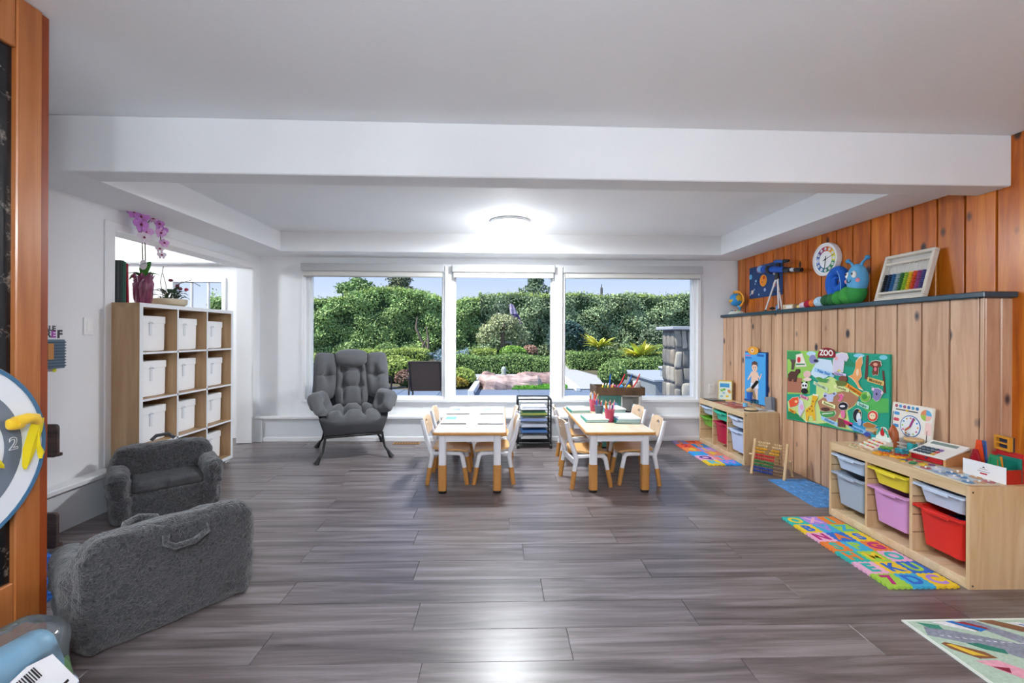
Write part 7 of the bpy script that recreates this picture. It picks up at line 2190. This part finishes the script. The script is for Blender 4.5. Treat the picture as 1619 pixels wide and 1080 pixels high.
# tall trees beyond the hedge
def conifer(lb, x, y, h, r, m_, k, size=.11):
    t = thing('conifer_tree', lb, 'tree', (x, y, .2), 0, 'trees beyond the hedge')
    MB().cyl((0, 0, 0), (0, 0, h * .95), .18, .03, 8).build('trunk', mat('#4a3a2e', .9), t)
    z = h * (.25 + .75 * rng.random(k) ** .8)
    a = rng.uniform(0, 2 * PI, k)
    rr = r * np.clip(1.12 - (z / h) ** 2.2, .05, 1) * np.sqrt(rng.random(k)) * (.8 + .2 * np.sin(z * 9))
    P = np.stack([rr * np.cos(a), rr * np.sin(a), z], 1)
    leaves('foliage', P, np.stack([np.cos(a), np.sin(a), np.full(k, .4)], 1), size, m_, t)
conifer('rounded dark conifer beyond the hedge in the middle window', 2.05, 25, 4.55, 2.1, mat('#6a8060', .7, var=.3, scale=1, rand=.3), 3000, .09)
conifer('mottled dark tree beyond the left hedge', -5.9, 26, 4.9, 2.2, mat('#6c7858', .7, var=.35, scale=1, rand=.35), 3200, .1)
def crown_tree(lb, x, y, lobes, m_, k, size=.08):
    t = thing('broadleaf_tree', lb, 'tree', (x, y, .2), 0, 'trees beyond the hedge')
    MB().cyl((0, 0, 0), (0, 0, lobes[0][2]), .14, .05, 8).build('trunk', mat('#4a3a2e', .9), t)
    Ps, Ns = [], []
    for (cx, cy, cz, r_) in lobes:
        P, N = ell_pts(k, (cx, cy, cz), (r_, r_ * .8, r_ * .9), .25)
        Ps.append(P + rng.normal(0, .06, P.shape))
        Ns.append(N)
    leaves('foliage', np.concatenate(Ps), np.concatenate(Ns), size, m_, t)
crown_tree('loose light green tree rising behind the left hedge', -7.4, 22.8, [(0, 0, 3.0, .9), (-.6, .1, 3.35, .45), (.5, 0, 3.3, .55), (.1, 0, 3.65, .42), (1.0, 0, 3.05, .55)], mat('#7f9f62', .7, var=.3, scale=1, rand=.35), 700)
t = thing('utility_pole', 'thin grey pole top beyond the right hedge', 'pole', (5.7, 24.5, .2))
MB().cyl((0, 0, 0), (0, 0, 3.75), .09, .07, 10).build('shaft', mat('#6a6a64', .8), t)
MB().cyl((0, 0, 3.75), (0, 0, 3.95), .03, .02, 8).build('insulator', mat('#55585a', .6), t)
# purple garden flag
t = thing('garden_flag', 'drooping lavender and purple cloth on a thin branch before the hedge', 'flag', (.54, 18.6, zg(17.8)))
MB().tube([(.25, 0, 0), (.25, 0, 1.4), (.1, 0, 2.3), (-.15, 0, 2.62)], [.03, .025, .02, .012], 6).build('branch', mat('#6a6058', .8), t)
w = MB()
vs, fs = [], []
for i in range(9):
    q = i / 8
    for j in range(7):
        p = j / 6 - .5
        vs.append((-.06 + .28 * q + p * (.18 + .30 * q), -.05 + .06 * math.sin(j * 2 + i), 2.5 - .85 * q - .1 * abs(p)))
for i in range(8):
    for j in range(6):
        a = i * 7 + j
        fs.append((a, a + 1, a + 8, a + 7))
        w.mi += []
w.add(vs, fs)
w.mi = [0 if f // 6 < 4 else 1 for f in range(len(fs))]
w.build('cloth', [mat('#c8bcd8', .8), mat('#5d4f86', .8)], t, smooth=True, fixn=False)
# bent bare branches in the hedge gap
t = thing('bare_branch', 'bent grey-brown bare branches before the left hedge', 'branch', (-3.35, 19.6, zg(19.6)))
for p in ([(.1, 0, 0), (.15, 0, .5), (-.15, -.05, .9), (-.35, -.05, 1.4), (-.3, 0, 1.9)], [(.15, 0, .0), (.2, -.05, .8), (.1, 0, 1.5)], [(0, 0, 0), (-.05, -.05, .6), (.2, 0, 1.0)]):
    MB().tube(p, [.05] * (len(p) - 1) + [.02], 8).build('branch_stem', mat('#8a7c70', .9), t, smooth=True)
# palms
def palm(lb, x, y, zt, r, n_):
    z0_ = zg(y)
    t = thing('dwarf_palm', lb, 'palm', (x, y, z0_), R(17 * n_), 'dwarf palms')
    h = zt - z0_
    MB().cyl((0, 0, 0), (0, 0, h), .07, .05, 8).build('trunk', mat('#8a7458', .9), t)
    PM = mat('#e8dc62', .5, var=.3, scale=4)
    PM2 = mat('#b6cc5c', .5, var=.3, scale=4)
    for k in range(n_):
        a = 2 * PI * k / n_ + rnd.uniform(-.1, .1)
        el_ = rnd.uniform(.1, .75)
        l = r * rnd.uniform(.75, 1.05)
        leaf((0, 0, h), (l * math.cos(a), l * math.sin(a), h + l * el_), .075, .06, PM if k % 3 else PM2, t, 'frond', 6)
palm('yellow-green dwarf palm beside the stone pillar', 4.62, 14.3, .50, .85, 44)
palm('yellow dwarf palm beside the gravel path', 3.72, 16.4, .78, .78, 40)
# rocks
PKR = mat('#b8a09a', .85, var=.45, scale=4, bump=.8, bscale=9)
PKR2 = mat('#a38782', .85, var=.45, scale=4, bump=.8, bscale=9)
for lb, c, s_, m_ in (('large smooth pink boulder by the patio', (.28, 11.95), (1.6, .8, .5), PKR), ('pink boulder at the window post', (1.05, 13.0), (1.1, .6, .42), PKR2),
                      ('upright rose boulder beside the stone bird', (-.28, 12.35), (.42, .35, .55), PKR2), ('flat pink boulder behind the large one', (.42, 12.8), (.7, .4, .3), PKR)):
    t = thing('garden_boulder', lb, 'rock', (c[0], c[1], zg(c[1])), R(rnd.uniform(-8, 8)), 'pink garden boulders')
    MB().soft((0, 0, s_[2] * .1), s_, min(s_) * .36, 7, .12, 3.5, fn=lambda q: q * (1 + .16 * noise.noise(q * 2.3 + Vector((c[0] * 5, 0, 0))))).build('boulder', m_, t)
t = thing('stone_bird', 'small pale stone ornament on the rocks', 'ornament', (.12, 12.6, zg(12.6)))
MB().lathe([(.1, 0), (.12, .2), (.06, .3), (.08, .38), (.05, .46), (.01, .48)], n=14).build('figure', mat('#aab6ae', .8), t, smooth=True)
MB().cyl((0, 0, .38), (.13, 0, .34), .03, .01, 8).build('beak', mat('#8d9890', .8), t)
t = thing('grass_patch', 'bright green grass strip between rock and patio', 'grass', (1.0, 11.75, zg(11.75)))
t2 = MB().soft((0, 0, 0), (1.6, .45, .1), .04, 6).build('turf', mat('#4f8a2a', .9), t)
P = np.stack([rng.uniform(-.8, .8, 1500), rng.uniform(-.22, .22, 1500), np.full(1500, .07)], 1)
o = leaves('grass_blades', P, np.tile([0, -1., .1], (1500, 1)), .04, mat('#6fb23a', .7, rand=.3), t, .5)
o['kind'] = 'stuff'
# paths and edging
t = struct(MB().prism([(1.45, 11.5), (3.3, 11.5), (3.45, 13.2), (3.15, 14.6), (2.75, 17.5), (2.3, 19.5), (1.7, 19.5), (1.95, 16), (1.85, 13.6)], (0, 0, 0), (1, 0, 0), (0, 1, 0), .0).build('garden_path', mat('#cfd0d4', .9, var=.1, scale=20), fixn=False) if False else
           (lambda w_: w_.build('garden_path', mat('#a9abb0', .9, var=.15, scale=20), fixn=False))(MB().add(
               [(1.45, 11.5, zg(11.5) + .015), (3.2, 11.5, zg(11.5) + .015), (1.85, 13.6, zg(13.6) + .015), (3.3, 13.6, zg(13.6) + .015), (1.95, 16, zg(16) + .015), (2.7, 16, zg(16) + .015), (1.9, 19.5, zg(19.5) + .015), (2.4, 19.5, zg(19.5) + .015),
                (-.9, 13.5, zg(13.5) + .012), (-.9, 14.5, zg(14.5) + .012), (1.95, 13.6, zg(13.6) + .012), (1.95, 14.5, zg(14.5) + .012)],
               [(0, 1, 3, 2), (2, 3, 5, 4), (4, 5, 7, 6), (8, 10, 11, 9)])), 'pale gravel garden path')
def plank_edge(lb, a, b, h=.1, w_=.12):
    a, b = Vector(a), Vector(b)
    d = b - a
    t = thing('edging_plank', lb, 'edging', tuple(a), math.atan2(d.y, d.x), 'white edging planks')
    L_ = math.hypot(d.x, d.y)
    MB().hexa([(0, -w_ / 2, 0), (L_, -w_ / 2, d.z), (L_, w_ / 2, d.z), (0, w_ / 2, 0), (0, -w_ / 2, h), (L_, -w_ / 2, h + d.z), (L_, w_ / 2, h + d.z), (0, w_ / 2, h)]).build('plank', mat('#dfe2e6', .6), t, bevel=.01)
    MB().cyl((L_ * .04, -w_ / 2 - .012, h * .5), (L_ * .04, -w_ / 2 + .01, h * .5), .025, None, 8).build('bolt', mat('#3c3c40', .5), t)
plank_edge('white edging plank along the gravel path', (2.0, 11.1, -.15), (1.97, 13.7, zg(13.7)))
plank_edge('white edging plank beside the pink boulder', (-.66, 10.2, -.15), (-.58, 12.6, zg(12.6)), .14, .14)
# retaining wall and step
t = thing('retaining_wall', 'low pale concrete retaining wall beside the stone pillar', 'wall', (4.9, 11.2, -.17))
B(-1.25, 1.6, -1.0, 1.8, 0, .36).build('wall_block', mat('#868c92', .8, var=.1, scale=3), t, bevel=.01)
B(-1.3, 1.65, -1.05, 1.85, .36, .42).build('coping', mat('#9aa2ac', .7), t, bevel=.01)
t = thing('stone_pedestal', 'small grey block step beside the stone pillar', 'block', (4.3, 10.75, .2505))
B(-.22, .3, -.3, .3, 0, .2).build('block', mat('#98a0a6', .8), t, bevel=.01)
B(-.26, .34, -.34, .34, .2, .25).build('cap', mat('#b6bcc2', .7), t, bevel=.01)
# stone pillar built of separate stones
t = thing('stone_pillar', 'rough stone-clad pillar with flat concrete cap', 'pillar', (3.03, 7.5, -.15))
B(.02, .9, .03, .6, 0, 1.53).build('mortar_core', mat('#6e7074', .9), t)
B(-.09, 1.0, -.1, .7, 1.53, 1.585).build('cap', mat('#aeb4ba', .7), t, bevel=.008)
SM = [mat(c, .8, var=.2, scale=5, bump=.3, bscale=14) for c in ('#9c988f', '#85827c', '#aaa69c', '#8f867a', '#757470')]
z = 0.01
rw = 0
while z < 1.5:
    x = .0
    zz = []
    while x < .9:
        w_ = rnd.uniform(.10, .2)
        h = rnd.uniform(.22, .38)
        x1 = min(x + w_, .92)
        zo = rnd.uniform(-.06, .06) if z > .1 else 0
        za, zb_ = max(.005, z + zo), min(1.525, z + zo + h)
        if x1 - x > .04 and zb_ - za > .06:
            sk = rnd.uniform(-.03, .03)
            MB().soft(((x + x1) / 2, .02 + rnd.uniform(0, .015), (za + zb_) / 2), (x1 - x - .012, .07, zb_ - za - .012), .022, 4, .012, 9,
                      fn=lambda q, sk=sk: Vector((q.x + sk * q.z / .3, q.y, q.z))).build('stone', rnd.choice(SM), t, smooth=True)
        x = x1
    for k in range(3):
        h = .28
        za, zb_ = max(.005, z), min(1.525, z + h)
        if zb_ - za > .08:
            MB().soft((.012, .12 + k * .18, (za + zb_) / 2), (.07, .165, zb_ - za - .02), .022, 4, .012, 9).build('stone', rnd.choice(SM), t, smooth=True)
    z += .30
    rw += 1
# reclining garden chairs
def lounger(lb, x, y, rz, col):
    t = thing('garden_lounger', lb, 'garden chair', (x, y, -.15), rz)
    FRm = mat('#3a3230', .45, metal=.3)
    w_, h0, h1 = .28, .38, .93
    for s_ in (-1, 1):
        MB().tube([(s_ * w_, .25, h0), (s_ * w_ * 1.0, -.02, h0), (s_ * w_, -.3, h1)], .018, 8).build('back_rail', FRm, t, smooth=True)
        MB().tube([(s_ * w_, .25, h0), (s_ * w_, 1.0, h0 - .05)], .018, 8).build('seat_rail', FRm, t, smooth=True)
        MB().tube([(s_ * (w_ + .04), -.12, .6), (s_ * (w_ + .04), .05, .64), (s_ * (w_ + .04), .38, .6), (s_ * (w_ + .04), .42, .5), (s_ * (w_ + .04), .40, .0)], .016, 8).build('arm_leg', FRm, t, smooth=True)
        MB().tube([(s_ * (w_ + .02), -.12, .6), (s_ * (w_ + .02), -.2, .0)], .016, 8).build('leg', FRm, t, smooth=True)
    MB().tube([(-w_, -.3, h1), (w_, -.3, h1)], .018, 8).build('head_rail', FRm, t, smooth=True)
    MB().hexa([(-w_, -.02, h0), (w_, -.02, h0), (w_, -.01, h0), (-w_, -.01, h0), (-w_, -.3, h1), (w_, -.3, h1), (w_, -.29, h1), (-w_, -.29, h1)]).build('mesh_back', mat(col, .7), t)
    MB().hexa([(-w_, 0, h0 - .01), (w_, 0, h0 - .01), (w_, 1.0, h0 - .06), (-w_, 1.0, h0 - .06), (-w_, 0, h0), (w_, 0, h0), (w_, 1.0, h0 - .05), (-w_, 1.0, h0 - .05)]).build('mesh_seat', mat(col, .7), t)
lounger('brown mesh garden recliner seen from behind outside the window', -1.36, 8.25, R(2), '#54453c')
lounger('dark blue garden recliner partly hidden by the grey armchair', -2.55, 8.35, R(-20), '#2a3350')
